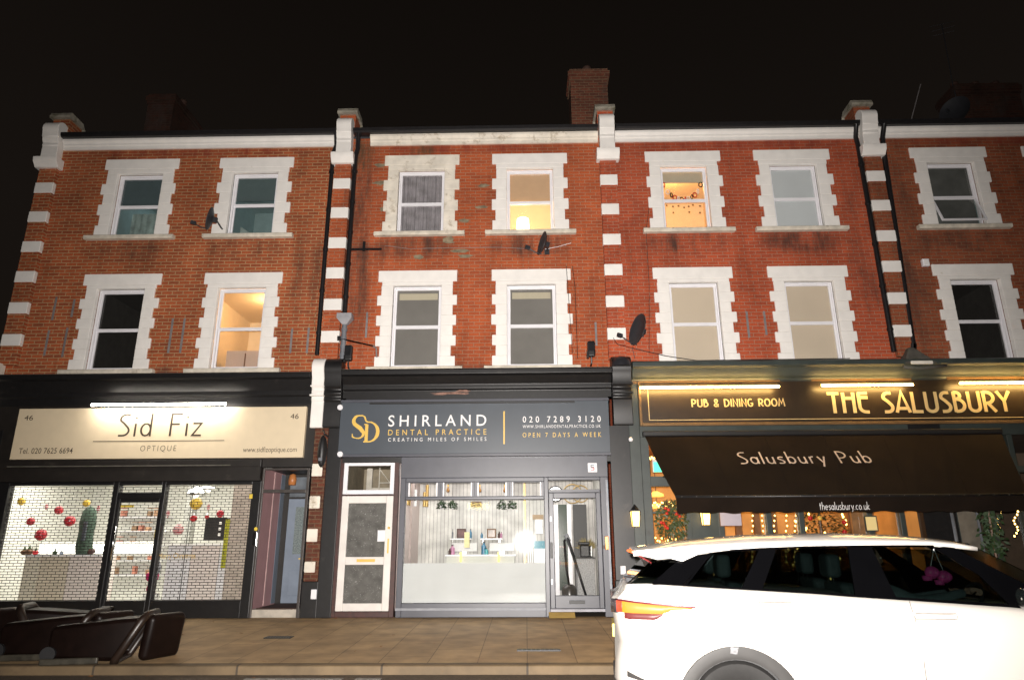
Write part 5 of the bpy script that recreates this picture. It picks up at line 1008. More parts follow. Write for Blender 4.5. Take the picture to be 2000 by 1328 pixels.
# stand with coffee machine
a, c = at(1127,1088,1.2), at(1163,1155,1.2)
spk = mat('silver_sequin', (.62,.62,.62), .35, metal=0, var=.7, scale=60, bump=1, dirt=(.25,.25,.25), dscale=40, dth=.55)
o = box_thing('sparkly_stand', 'silver sequinned stand behind the surgery door', 'stand', [('body', spk, (a.x,c.x,1.2,1.6,.101,a.z-.03), .004), ('top', M['flat'], (a.x-.02,c.x+.02,1.18,1.62,a.z-.0295,a.z), .004)], (a.x,1.2,.1)); zs = a.z
b0, b1 = at(1130,1060,1.3), at(1152,1086,1.3); box_thing('coffee_machine', 'black coffee machine on the silver stand', 'coffee machine', [('body', M['flat'], (b0.x+.03,b1.x,1.28,1.5,zs+.001,b0.z-.04), .02), ('head', M['flat'], (b0.x-.01,b1.x,1.22,1.5,b0.z-.0395,b0.z+.02), .02), ('tank', M['chrome'], (b1.x+.005,b1.x+.06,1.3,1.42,zs+.001,b0.z-.05), .02)], (b0.x,1.3,zs))
p = at(1145,1052,1.55); o = thing('dried_plant', (p.x,1.55,zs), 'bushy dried plant behind the coffee machine', 'plant'); MB().lathe([(.05,.001),(.07,.12),(.06,.14)], (p.x,1.55,zs), 'z').build('pot', M['upvc'], o); b = MB()
for i in range(80):
    d = Vector((random.gauss(0,.6), random.gauss(0,.4), random.uniform(.2,1))).normalized(); p_ = Vector((p.x,1.55,zs+.13)); L_ = random.uniform(.15,.3); s_ = d.cross(Vector((0,1,0))).normalized()*.009; b.add([p_, p_+d*L_*.6-s_, p_+d*L_, p_+d*L_*.6+s_], [(0,1,2,3)])
b.build('foliage', mat('dry_olive_leaf', (.3,.24,.1), .8, var=.4, scale=20), o)
# ring pendants in fanlight
for i, (px,r,lb) in enumerate(((1085,.15,'round mirror disc seen through the fanlight above the surgery door'),(1118,.19,'gold ring hanging in the fanlight next to the mirror disc'),(1134,.17,'gold ring hanging in the fanlight farthest from the mirror disc'))):
    p = at(px,962,1.0+.2*i); o = thing('hanging_ring', (p.x,p.y,2.81), lb, 'decoration'); MB().tube([(p.x+r*math.cos(R(k*15)),p.y,p.z-.02+r*math.sin(R(k*15))) for k in range(25)], .012, 6).build('ring', M['brass'] if i else M['flat'], o, smooth=True); MB().tube([(p.x,p.y,p.z-.02+r),(p.x,p.y,2.81)], .003, 4).build('cord', M['flat'], o)
    if i == 0: MB().lathe([(r-.012,-.004),(r-.012,.004)], (p.x,p.y,p.z-.02), 'y', 24).build('disc', M['chrome'], o)
# fittings on posts
p = at(1217,1113,-.14); o = thing('access_box', p, 'small white box low on the dark pilaster beside the pub lantern', 'meter box'); MB().box(p.x-.05,p.x+.05,-.16,-.131,p.z-.075,p.z+.075).build('cover', M['upvc'], o, bevel=.012); MB().box(p.x-.04,p.x+.04,-.165,-.1605,p.z-.065,p.z+.065).build('face', M['upvc'], o, bevel=.012)
p = at(1183,1060,-.14); o = thing('brass_plate', p, 'bright copper plate on the post between the surgery door and the pub', 'plate'); MB().box(p.x-.015,p.x+.055,-.16,-.121,p.z-.12,p.z+.12).build('plate', mat('copper_plate', (.8,.36,.16), .25, metal=.8, var=.3), o, bevel=.008); MB().box(p.x-.06,p.x-.0155,-.15,-.121,p.z-.1,p.z-.04).build('tab', M['redbrown'], o)

# ------------------------------------------------------------------ PUB
S3 = thing('shopfront', (6.5,0,0), 'dark green pub front with lit windows under a wide awning', 'shopfront')
PX0, PX1 = 2.02, 13.2
b = MB(); b.prismx([(0,4.28),(-.12,4.28),(-.14,4.32),(-.2,4.36),(-.28,4.5),(-.34,4.54),(-.34,4.62),(-.3,4.65),(0,4.70)], 2.1, PX1); b.build('cornice', M['pubgreen'], S3, bevel=.008)
YP = -.12
z0, z1 = Z(1245,833,YP), Z(1245,748,YP)
MB().box(PX0+.1,PX1,-.10,0,3.2,4.28).build('fascia', M['pubgreen'], S3)
MB().box(1.99,2.2,-.13,0,0,4.4).build('end_post', M['pubgreen'], S3, bevel=.012)
ps = thing('shop_sign', (6,YP,3.8), 'black pub fascia sign with pale gold deco lettering', 'sign')
xl = X(1252,790,YP); MB().box(xl,PX1-.1,YP-.03,YP,z0+.06,z1-.0).build('panel', mat('pub_sign_board', (.028,.018,.010), .4, var=.25, scale=5), ps)
b = MB(); b.box(xl-.05,xl-.001,YP-.07,YP,z0,z1); b.box(xl-.001,PX1-.1,YP-.07,YP,z0,z0+.059); b.build('frame', M['bronze'], ps, bevel=.01)
b = MB(); i0 = X(1266,790,YP-.03); b.box(i0,i0+.012,YP-.036,YP-.0305,z0+.11,z1-.1); b.box(i0+.012,PX1-.2,YP-.036,YP-.0305,z0+.11,z0+.122); b.build('gold_line', M['deco'], ps)
def slant_words(s, pts, Y, m, par, thick, gap):
    a, c, e_ = at(*pts[0],Y), at(*pts[1],Y), at(*pts[2],Y)
    v, f = strokes(s, thick, gap); return fit(v, f, (a.x,Y,(a.z+c.z)/2), (1,0,0), (0,0,1), 'lettering', m, par, c.x-a.x, e_.z-a.z)
slant_words('PUB & DINING ROOM', ((1351,797),(1534,795),(1351,778)), YP-.032, M['deco'], ps, .15, .15)
slant_words('THE SALUSBURY', ((1620,809),(1980,805),(1620,762)), YP-.032, M['deco'], ps, .15, .13)
for i, (pa, pb2, lb) in enumerate((((1250,757),(1522,755),'longest warm strip light, above the smaller words of the pub sign'),((1605,753),(1783,751),'warm strip light above the start of the large pub lettering'),((1875,749),(2060,746),'warm strip light above the end of the large pub lettering'))):
    Yl = -.34; a, c = at(*pa,Yl), at(*pb2,Yl); zz = (a.z+c.z)/2; o = thing('sign_light', ((a.x+c.x)/2,Yl,zz), lb, 'lamp', 'strip lights along the pub sign')
    MB().box(a.x-.05,c.x+.05,Yl-.03,Yl+.005,zz+.03,zz+.05).build('housing', M['flat'], o, bevel=.004)
    MB().tube([(a.x,Yl,zz),(c.x,Yl,zz)], .018, 8).build('tube', glow('warm_tube_light', (1,.60,.18), 95), o, smooth=True)
    for t in (.25,.75): MB().tube([(a.x+(c.x-a.x)*t,Yl,zz+.06),(a.x+(c.x-a.x)*t,-.1,zz+.1)], .01, 6).build('stay', M['flat'], o)
    MB().box(a.x-.1,c.x+.1,-.145,-.125,zz+.12,zz+.17).build('reflector', M['bronze'], o)
# awning
AT, AB = Vector((0,-.16,3.24)), Vector((0,-1.35,2.0)); ax0t, ax1t, ax0b, ax1b = 2.27, 9.0, 2.53, 8.42
A = thing('awning', (5.4,-.7,2.6), 'wide dark brown canvas awning with white lettering over the pub windows', 'awning')
n = (AB-AT).cross(Vector((1,0,0))).normalized(); n = n if n.y < 0 else -n
nu, nv = 120, 12; vs = []
for j in range(nv+1):
    t = j/nv
    for i in range(nu+1):
        s_ = i/nu; x = (ax0t+(ax0b-ax0t)*t)*(1-s_)+(ax1t+(ax1b-ax1t)*t)*s_; p = AT+(AB-AT)*t; sag = -.03*math.sin(math.pi*t)*(1+.5*math.sin(s_*31)+.3*math.sin(s_*83+t*3))-.006*math.sin(s_*140+t*9)*t; vs.append(Vector((x,p.y,p.z))+n*sag)
MB().add(vs, [(j*(nu+1)+i,j*(nu+1)+i+1,(j+1)*(nu+1)+i+1,(j+1)*(nu+1)+i) for j in range(nv) for i in range(nu)]).build('canvas', M['awning'], A, smooth=True)
MB().add([(ax0t,AT.y,AT.z),(ax0b,AB.y,AB.z),(ax0b,AB.y+.05,AB.z-.02),(ax0t,AT.y,AT.z-.1)], [(0,1,2,3)])
b = MB()
for q_ in (.17,.335,.5,.665,.83): b.tube([(ax0t+(ax1t-ax0t)*q_,AT.y-.02,AT.z-.005),((ax0t+ax0b)/2+((ax1t+ax1b)-(ax0t+ax0b))/2*q_,(AT.y+AB.y)/2-.03,(AT.z+AB.z)/2-.03),(ax0b+(ax1b-ax0b)*q_,AB.y,AB.z+.004)], .004, 5)
b.build('seam', M['awning'], A)['kind'] = 'stuff'
MB().tube([(ax0b,AB.y,AB.z),(ax1b,AB.y,AB.z)], .025, 8).build('front_bar', M['flat'], A, smooth=True)
vb = MB(); n2 = 160; xs = [ax0b+(ax1b-ax0b)*i/n2 for i in range(n2+1)]
vb.add([(x,AB.y-.02+.006*math.sin(x*9),AB.z-.02) for x in xs]+[(x,AB.y-.03+.014*math.sin(x*9),1.735+.012*math.sin(x*14)) for x in xs], [(i,i+n2+1,i+n2+2,i+1) for i in range(n2)]); vb.build('valance', M['awning'], A, smooth=True)
b = MB()
for i in range(24): b.ell((ax0b+.1+i*(ax1b-ax0b-.2)/23, AB.y-.03, AB.z+.002), .008,.008,.008,6,4)
b.build('eyelet', M['steel'], A)['kind'] = 'stuff'
MB().box(ax0t-.03,ax1t,-.22,-.105,3.2,3.3).build('cassette', M['flat'], A, bevel=.02)
for x in (2.6, 5.4, 8.2): MB().tube([(x,-.15,2.45),(x+.15,-.7,2.4),(x,AB.y+.06,AB.z-.07)], .022, 8).build('folding_arm', M['flat'], A)
P0 = AT + n*.03; uu = Vector((1,0,0)); vv = (AT-AB).normalized()
a = atp(1450,913,P0,n); c = atp(1706,905,P0,n); e_ = atp(1450,884,P0,n); v, f = strokes('Salusbury Pub', .085, .16)
fit(v, f, (a.x,a.y,a.z), uu, vv, 'lettering', mat('pale_canvas_lettering', (.6,.48,.4), .7), A, c.x-a.x, (e_-a).length)
Yv = AB.y-.045; a, c, e_ = at(1602,1000,Yv), at(1699,998,Yv), at(1602,980,Yv); v, f = strokes('thesalusbury.co.uk', .075, .1); fit(v, f, (a.x,Yv,a.z), (1,0,0), (0,0,1), 'lettering', M['white'], A, c.x-a.x, e_.z-a.z)
# pub front below
YB = .05
warmwall = mat('amber_pub_wall', (.55,.30,.10), .7, var=.3, scale=2); panelwood = mat('pub_wood_panelling', (.22,.10,.04), .5, var=.4, scale=6)
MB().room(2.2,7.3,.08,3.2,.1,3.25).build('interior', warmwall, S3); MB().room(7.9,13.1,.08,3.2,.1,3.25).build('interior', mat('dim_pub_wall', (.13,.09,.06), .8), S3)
fr = MB(); fr.box(2.2,2.36,-.08,.08,0,3.2); zt2a, zt2b = Z(1262,930,-.05), Z(1262,950,-.05)
for x in (3.02, 3.62, 4.5, 5.1, 6.35, 6.95): fr.box(x-.05,x+.05,-.06,.08,0,3.2)
fr.box(2.36,7.3,-.05,.07,zt2b,zt2a); fr.box(2.36,7.3,-.05,.07,0,.75); fr.box(2.36,3.02,-.04,.06,1.18,1.23); fr.box(2.36,3.02,-.04,.06,1.78,1.82); fr.box(2.36,7.3,-.05,.07,3.1,3.2)
fr.build('window_frame', M['pubgreen'], S3, bevel=.006)
MB().box(3.07,3.57,-.04,.04,.76,zt2b-.001).build('door', M['pubgreen'], S3)
for a,c in ((2.36,2.97),(3.67,4.45),(4.55,5.05),(5.15,6.3),(6.4,6.9)): MB().box(a,c,.02,.024,.75,zt2b).build('pane', M['pane'], S3)
MB().box(2.36,2.97,.02,.024,zt2a,3.1).build('pane', M['pane'], S3)
f2 = MB()
for x in (7.95,8.6,9.2,9.9,10.8,11.8,12.8): f2.box(x-.05,x+.05,-.06,.08,0,3.2)
f2.box(7.9,13.1,-.05,.07,0,.7); f2.box(7.9,13.1,-.05,.07,2.5,2.62); f2.build('right_frame', M['pubgreen'], S3, bevel=.006)
MB().box(8.0,13.0,.02,.024,.7,2.5).build('pane', M['pane'], S3)
light_parent(lamp_area('pub_ceiling_panel', (4.6,1.3,3.2), 4, 1.6, 60, (1,.62,.24)), S3)
bpy.data.lights['pub_ceiling_panel'].energy = 150
b = MB()
for x in (3.7,4.25,4.62,4.95,6.5,6.8): b.box(x-.06,x+.06,1.0,1.1,.1,3.0)
b.build('panelling', panelwood, S3); MB().box(6.45,6.9,.9,.95,.1,2.3).build('panelling', mat('pale_oak', (.3,.17,.08), .5, var=.3), S3)
# lanterns
def lantern(px, py, Y, lb, e=5):
    p = at(px,py,Y); o = thing('wall_lantern', (p.x,Y,p.z), lb, 'lantern', 'wall lanterns on the pub front')
    b = MB(); s = .075
    b.add([(p.x-s,Y-s,p.z+.13),(p.x+s,Y-s,p.z+.13),(p.x+s,Y+s,p.z+.13),(p.x-s,Y+s,p.z+.13),(p.x-s*.75,Y-s*.75,p.z-.13),(p.x+s*.75,Y-s*.75,p.z-.13),(p.x+s*.75,Y+s*.75,p.z-.13),(p.x-s*.75,Y+s*.75,p.z-.13)], [(0,4,5,1),(1,5,6,2),(2,6,7,3),(3,7,4,0)])
    b.build('glass', glow('lantern_glass_glow', (1,.62,.18), 4.5), o)
    b = MB(); b.box(p.x-s-.015,p.x+s+.015,Y-s-.015,Y+s+.015,p.z+.131,p.z+.15); b.lathe([(s+.01,0),(.02,.09),(0,.11)], (p.x,Y,p.z+.151), 'z', 4); b.box(p.x-s*.8,p.x+s*.8,Y-s*.8,Y+s*.8,p.z-.15,p.z-.131)
    for sx in (-1,1):
        for sy in (-1,1): b.bar((p.x+sx*(s+.004),Y+sy*(s+.004),p.z+.13), (p.x+sx*(s*.75+.004),Y+sy*(s*.75+.004),p.z-.13), .012, .012)
    b.tube([(p.x,Y+s,p.z+.1),(p.x,Y+s+.1,p.z+.1)], .012, 6); b.build('cage', M['flat'], o)
    MB().ell((p.x,Y,p.z-.02), .025,.025,.06).build('bulb', glow('lantern_bulb', (1,.75,.35), 30), o, smooth=True)
    l = bpy.data.lights.new('lantern_light','POINT'); l.energy = e; l.color = (1,.6,.2); l.shadow_soft_size = .07; lo = bpy.data.objects.new('lantern_light', l); C.objects.link(lo); lo.parent = o; lo.location = (0,-.12,0)
lantern(1241,1013,-.3,'glowing lantern on the green end post of the pub',7); lantern(1378,1010,-.15,'glowing lantern on the dark pub door under the awning',3)
# wreath of foliage with berries
p = at(1312,1018,-.2); o = thing('wreath', (p.x,-.2,p.z), 'bushy evergreen wreath with red berries on the pub window', 'wreath'); b = MB()
for i in range(620):
    a = random.uniform(0,6.28); rr = .30*math.sqrt(random.random()); c_ = Vector((p.x+math.cos(a)*rr, -.2+random.uniform(-.1,.1)*(1.3-rr*2.6), p.z+math.sin(a)*rr*1.3)); d = Vector((math.cos(a)+random.gauss(0,.7), random.gauss(0,.4)-.2, math.sin(a)-.3+random.gauss(0,.7))).normalized()*random.uniform(.05,.1); s_ = d.cross(Vector((random.gauss(0,1),1,random.gauss(0,1)))).normalized()*.016
    b.add([c_-d*.5, c_-s_, c_+d*.5, c_+s_], [(0,1,2,3)])
b.build('foliage', mat('wreath_leaf', (.06,.085,.03), .5, var=.6, scale=24), o)
for px,py in ((1300,992),(1306,995),(1303,1002),(1322,1003),(1328,1008),(1292,1020),(1297,1021),(1300,1027),(1304,1031),(1325,1000)):
    q = at(px,py,-.33); MB().ell((q.x,-.31,q.z), .03,.025,.03,10,6).build('berry', mat('red_berry', (.55,.03,.015), .35), o, smooth=True)
# exit sign, menu, etc.
q0, q1 = at(1274,902,.6), at(1294,922,.6); o = box_thing('exit_sign', 'glowing green exit sign box behind the pub window', 'sign', [('case', M['upvc'], (q0.x,q1.x,.6,.66,q1.z,q0.z+.05), .005), ('face', glow('green_exit_glow', (.1,.9,.55), 1.1), (q0.x+.02,q1.x-.005,.594,.5995,q1.z+.005,q0.z), 0)], q0)
a, c = at(1406,1001,-.1), at(1449,1026,-.1); box_thing('menu_board', 'pale lilac menu sheet on the pub window under the awning', 'menu', [('sheet', mat('lilac_paper', (.42,.38,.43), .7, var=.06), (a.x,c.x,-.1,-.09,c.z,a.z), 0), ('backing', M['wood'], (a.x-.01,c.x+.01,-.089,-.07,c.z-.01,a.z+.01), 0)], a)
a, c = at(1690,1009,-.1), at(1714,1035,-.1); box_thing('notice_box', 'pale yellow notice box between the lit fir tree and the unlit pub front', 'notice', [('case', M['pubgreen'], (a.x-.02,c.x+.02,-.098,-.07,c.z-.02,a.z+.02), 0), ('face', glow('glowing_notice_face', (.55,.42,.18), .55), (a.x,c.x,-.105,-.0985,c.z,a.z), 0)], a)  # notice face glows by itself to look lit, no lamp inside
bulbm = glow('fairy_light_glow', (1,.62,.16), 9)
bm_ = MB().ell((0,0,0), .014,.014,.018,8,5).build('bulb', bulbm, smooth=True); bulb_mesh = bm_.data; bpy.data.objects.remove(bm_)
def fairy(pts, label, step=1):
    P = [Vector(p) for p in pts]; o = thing('fairy_lights', P[0], label, 'fairy lights', 'strings of fairy lights at the pub')
    MB().tube(P, .003, 4).build('wire', M['flat'], o)
    for p in P:
        b = bpy.data.objects.new('bulb', bulb_mesh); C.objects.link(b); b.parent = o; b.location = p-P[0]+Vector((0,-.012,-.015))
for k,(px,lb) in enumerate(((1468,'string of fairy lights hanging next to the pale menu sheet, on its window side'),(1489,'second string of fairy lights, two along from the menu sheet'),(1512,'third string of fairy lights, in mid window'),(1535,'string of fairy lights two along from the lit fir tree'),(1552,'string of fairy lights touching the lit fir tree'),(1404,'string of fairy lights between the door lantern and the menu sheet'))):
    fairy([at(px+random.uniform(-2,2),y,.12) for y in range(985,1100,10)], lb)
fairy([at(1275+i*2.4,893+i*1.2+5*math.sin(i),.9) for i in range(8)], 'wavy string of fairy lights above the exit sign'); fairy([at(1268+i*3,983+4*math.sin(i*1.3),.5) for i in range(16)], 'string of fairy lights along the window head above the wreath'); fairy([at(1268+i*2.2,893+2*math.sin(i*2),.8) for i in range(8)], 'straight string of fairy lights at the top of the narrow pub window'); fairy([at(1268+i*4,1052+4*math.sin(i*1.7),.4) for i in range(14)], 'string of fairy lights along the sill under the wreath')
fairy([at(1983+4*math.sin(i*1.1),955+i*6,-.2) for i in range(16)], 'string of fairy lights hanging down past the end of the awning valance'); fairy([at(1943+i*5,935+i*4,-.9) for i in range(9)], 'string of fairy lights slanting down along the end of the awning canvas')
# little amber lamps / bar glow shapes inside the narrow window
for px,py,lb in ((1283,991,'amber bar shade hanging just above the wreath'),(1281,968,'amber bar shade just below the window head')):
    q = at(px,py,1.4); o = thing('bar_lamp', (q.x,1.4,q.z), lb, 'lamp'); MB().lathe([(.17,-.02),(.16,.03),(.04,.09)], q, 'z', 16).build('lamp_shade', glow('amber_shade_glow', (1,.55,.13), 1.3), o, smooth=True); MB().tube([q+Vector((0,0,.08)),(q.x,1.4,3.24)], .005, 5).build('cord', M['flat'], o)
# christmas tree
p = at(1607,1060,.6); o = thing('decorated_fir_tree', (p.x,.6,.1), 'lit fir tree with baubles inside the pub window', 'tree'); b = MB(); zt_ = 2.7
MB().tube([(p.x,.6,.1),(p.x,.6,2.2)], [.06,.02], 8).build('trunk', M['wood'], o)
for i in range(2600):
    t = random.random(); z = .4+(zt_-.4)*t; R_ = .85*(1-t)+.12; a = random.uniform(0,6.28); r = R_*math.sqrt(random.uniform(.2,1)); c_ = Vector((p.x+math.cos(a)*r, .6+math.sin(a)*r*.8, z-r*.15)); d = Vector((math.cos(a), math.sin(a), random.uniform(-.6,.3))).normalized()*.08; s_ = Vector((-math.sin(a), math.cos(a), random.uniform(-.5,.5)))*.02
    b.add([c_-d*.5, c_-s_, c_+d*.5, c_+s_], [(0,1,2,3)])
b.build('foliage', mat('fir_needles', (.035,.06,.015), .7, var=.6, scale=16), o)
for i in range(60):
    t = random.random(); z = .5+2.0*t; R_ = .85*(1-t)+.13; a = random.uniform(math.pi,2*math.pi); q = Vector((p.x+math.cos(a)*R_, .6+math.sin(a)*R_*.8, z-R_*.12)); bb = bpy.data.objects.new('bulb', bulb_mesh); C.objects.link(bb); bb.parent = o; bb.location = q-Vector((p.x,.6,.1)); bb.scale = (1.4,1.4,1.4)
for i in range(14):
    t = random.random(); z = .5+2.0*t; R_ = .85*(1-t)+.12; a = random.uniform(math.pi*1.1,1.9*math.pi); MB().ell((p.x+math.cos(a)*R_, .6+math.sin(a)*R_*.8, z-R_*.12), .045,.045,.045,12,8).build('bauble', M['red'] if i%2 else M['gold'], o, smooth=True)
# salt shaker-like outside heater pole etc: grey pub posts right of the tree
for px,py0,lb in ((1858,1000,'slim pale grey downpipe on the unlit part of the pub front'),):
    a = at(px,1005,-.1); o = thing('drainpipe', (a.x,-.1,0), lb, 'drainpipe'); MB().tube([(a.x-.0,-.1,2.1),(a.x,-.1,0)], .04, 10).build('pipe', M['greypipe'], o, smooth=True); MB().lathe([(.055,-.03),(.055,.03)], (a.x,-.1,1.2), 'z', 10).build('collar', M['greypipe'], o)
a, c = at(1868,1000,-.06), at(1915,1060,-.06); box_thing('wall_panel', 'grey-brown board beside the pale downpipe on the pub front', 'board', [('board', mat('grey_brown_board', (.16,.14,.11), .7, var=.3, scale=6), (a.x,c.x,-.08,-.065,.7,a.z+.3), .004), ('edge', M['greypipe'], (c.x+.002,c.x+.04,-.09,-.065,.7,a.z+.3), 0)], a)
pot = thing('shrub', (X(1935,1040,-.3),-.3,0), 'dark leafy shrub against the unlit part of the pub front', 'shrub'); b = MB(); q = at(1935,1040,-.3)
for i in range(260):
    c_ = Vector((q.x+random.gauss(0,.09), -.3+random.gauss(0,.08), random.uniform(.55,1.85))); d = Vector((random.gauss(0,1),random.gauss(0,1),random.gauss(0,1))).normalized()*.06; s_ = d.cross(Vector((.3,1,.2))).normalized()*.025; b.add([c_-d, c_-s_, c_+d, c_+s_], [(0,1,2,3)])
b.build('foliage', M['leaf'], pot); MB().tube([(q.x,-.3,.5),(q.x+.03,-.3,1.8)], .02, 6).build('stem', M['wood'], pot); MB().lathe([(.16,.0),(.22,.55),(.2,.55)], (q.x,-.3,0), 'z', 16).build('pot', M['lead'], pot)
p = at(1232,858,-.14); tag(MB().lathe([(0,-.03),(.04,-.025),(.045,0)], (p.x,-.131,p.z), 'y', 14).build('entry_camera', M['upvc'], base=(p.x,-.131,p.z), smooth=True), 'small round white camera on the green pub post', 'camera')

# ------------------------------------------------------------------ TOPPLED BINS
def make_bin(loc, rz, label):
    o = thing('wheelie_bin', loc, label, 'bin', 'toppled wheelie bins on the pavement')
    B = BASE[o.name]; T = Matrix.Translation(B)
    # body lies along local x: base at x=-.5 (narrow), mouth at x=.35; cross-section y (depth) z (height)
    def ring(x, y0, y1, z0, z1, c=.05):
        return [(x,y0+c,z0),(x,y1-c,z0),(x,y1,z0+c),(x,y1,z1-c),(x,y1-c,z1),(x,y0+c,z1),(x,y0,z1-c),(x,y0,z0+c)]
    rs = [ring(-.56,-.2,.2,.09,.46), ring(-.52,-.23,.23,.07,.5), ring(.1,-.28,.28,.03,.58), ring(.34,-.29,.29,.02,.60)]
    # shear so the mouth plane leans
    def sh(p): x,y,z = p; return Vector((x+ (z-.0)*.55*max(0,(x+.56)/.9), y, z))
    vs = [sh(p) for r in rs for p in r]; fs = [(i*8+k,i*8+(k+1)%8,(i+1)*8+(k+1)%8,(i+1)*8+k) for i in range(3) for k in range(8)]+[tuple(range(7,-1,-1))]
    inner = [sh(p) for p in ring(.335,-.26,.26,.05,.57)]+[sh(p) for p in ring(-.4,-.2,.2,.09,.46)]; k0 = len(vs); vs += inner
    fs += [(24+k,24+(k+1)%8,k0+(k+1)%8,k0+k) for k in range(8)]+[(k0+k,k0+(k+1)%8,k0+8+(k+1)%8,k0+8+k) for k in range(8)]+[tuple(k0+8+k for k in range(8))]
    MB().add(vs, fs).xf(T).build('body', M['bin'], o, smooth=50, bevel=.055, seg=5)
    rm = MB(); P = [sh(p) for p in ring(.35,-.315,.315,-.0,.63,.07)]; rm.tube(P+[P[0]], .058, 10); rm.xf(T).build('rim', mat('worn_bin_rim', (.016,.009,.006), .4, var=.5, scale=10), o, smooth=50)
    # lid swung open, hanging beside the mouth
    Ml = T @ Matrix.Translation((.86,.10,.30)) @ Matrix.Rotation(R(-38),4,'Z') @ Matrix.Rotation(R(9),4,'Y')
    ld = MB().box(-.09,.09,-.31,.31,-.31,.33); lo = ld.xf(Ml).build('lid', M['bin'], o, smooth=50, bevel=.085, seg=6)
    # side ridge at the bottom
    MB().box(-.60,.16,-.33,-.285,.0,.09).xf(T).build('ridge', mat('highlit_bin_ridge', (.045,.04,.03), .35, var=.5, scale=9), o, bevel=.03, seg=4)  # paler colour paints the grey highlight along the ridge
    for y in (-.26,.26):
        wv = MB().lathe([(.10,-.025),(.10,.025)], Vector((-.52,y,.14)), 'y', 20).xf(T).build('wheel', M['flat'], o, smooth=40); MB().lathe([(.05,-.03),(.05,.03)], Vector((-.52,y,.14)), 'y', 14).xf(T).build('hub', M['flat'], wv, smooth=40)
    o.rotation_euler.z = rz; return o
SB = .86
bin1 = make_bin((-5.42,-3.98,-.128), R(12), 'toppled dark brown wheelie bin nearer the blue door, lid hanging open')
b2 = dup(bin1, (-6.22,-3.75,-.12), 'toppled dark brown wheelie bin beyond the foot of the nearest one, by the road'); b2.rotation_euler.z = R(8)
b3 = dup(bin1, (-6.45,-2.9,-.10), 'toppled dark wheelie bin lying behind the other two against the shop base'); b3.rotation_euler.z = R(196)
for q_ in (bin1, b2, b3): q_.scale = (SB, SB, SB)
o = thing('rubbish_bag', (-5.72,-3.35,-.10), 'slack black rubbish bag between the toppled bins', 'bag')
b = MB(); b.ell((-5.72,-3.35,.10), .24,.22,.22,18,12)
for i,v_ in enumerate(b.v): b.v[i] = v_ + Vector((random.gauss(0,.018),random.gauss(0,.018),random.gauss(0,.018)))
b.build('sack', mat('black_bag_film', (.012,.012,.013), .25), o, smooth=True); MB().lathe([(.05,0),(.02,.06),(.08,.16)], (-5.72,-3.35,.30), 'z', 10).build('neck', M['flat'], o)

# ------------------------------------------------------------------ CAR
CS = .955; CX, CY, CZ = .65, -6.678, -.298      # rear end x, centre line y, road z
car = thing('white_car', (CX+2.3*CS, CY, CZ), 'white SUV driving past the pub with lit tail lights', 'car')
def cv(x, y, z): return Vector((CX+x*CS, CY+y*CS, CZ+z*CS))
paint = mat('white_car_paint', (.52,.49,.45), .25, var=.02, coat=.6)
trim = mat('grey_arch_plastic', (.0125,.0112,.0102), .6, var=.3, scale=14); cblack = mat('gloss_black_pillar', (.0015,.0015,.0018), .04, var=.1, spec=.12)
tint = glass('tinted_car_glass', (.36,.40,.39), 1.5)
YAWC = -6.5
def lerp(tab, x):
    for (a,b),(c,d) in zip(tab, tab[1:]):
        if a <= x <= c: return b+(d-b)*(x-a)/(c-a)
    return tab[0][1] if x < tab[0][0] else tab[-1][1]
belt = [(0,1.20),(.06,1.285),(.25,1.30),(.7,1.272),(1.8,1.214),(3.1,1.135),(3.35,1.11),(3.8,1.06),(4.4,.985),(4.7,.90),(4.8,.78)]
half = [(0,.60),(.03,.71),(.08,.80),(.16,.87),(.3,.922),(.5,.955),(1.0,.965),(3.8,.965),(4.3,.93),(4.6,.84),(4.8,.66)]
rearx = [(0,.02)]
# lower body: stations from tail to nose, each an open half section mirrored
xs = [0,.015,.03,.055,.08,.12,.16,.22,.3,.4,.5,.8,1.1,1.5,2.0,2.5,3.0,3.3,3.6,3.9,4.2,4.45,4.62,4.74,4.8]
def section(x):
    w_, zt_ = lerp(half,x), lerp(belt,x); zb_ = .30 if .2 < x < 4.5 else (.42-.12*min(x,.2)/.2 if x <= .2 else .32+.1*(x-4.5)/.3)
    hs = [zb_, zb_+.03, zb_+.12, .56, .70, .84, .98, zt_-.10, zt_-.035, zt_]; ws = [w_-.14, w_-.07, w_-.035, w_-.012, w_-.004, w_, w_-.004, w_-.022, w_-.05, w_-.10]
    if zt_ < 1.05: hs = [zb_+(zt_-zb_)*q for q in (0,.04,.15,.34,.5,.66,.8,.9,.96,1)]
    # tail tucks under the light, bumper swells
    out = []
    for h_, ww in zip(hs, ws):
        dx = 0
        if x < .35:
            k = (1-x/.35); dx = k*(.07 if h_ > 1.18 else (0 if h_ > 1.0 else (.05*(1-abs(h_-.85)/.2) if .65 < h_ < 1.0 else (-.0 if h_ > .45 else .06))))
        out.append((x+dx, ww, h_))
    return out
vs = []; fs = []; S_ = [section(x) for x in xs]; m_ = len(S_[0])
for s_ in S_:
    row = [(x,-w_,z) for x,w_,z in s_] + [(s_[-1][0],0,s_[-1][2]+.02)] + [(x,w_,z) for x,w_,z in reversed(s_)] + [(s_[0][0],0,s_[0][2])]
    vs += [cv(*p) for p in row]
L_ = 2*m_+2
fs = [(i*L_+k, i*L_+(k+1)%L_, (i+1)*L_+(k+1)%L_, (i+1)*L_+k) for i in range(len(xs)-1) for k in range(L_)] + [tuple(range(L_-1,-1,-1)), tuple((len(xs)-1)*L_+k for k in range(L_))]
body = MB().add(vs, fs).build('body', paint, car, smooth=45)
WX = (.94, 3.81); WR = .375; AR = .40
cut = MB()
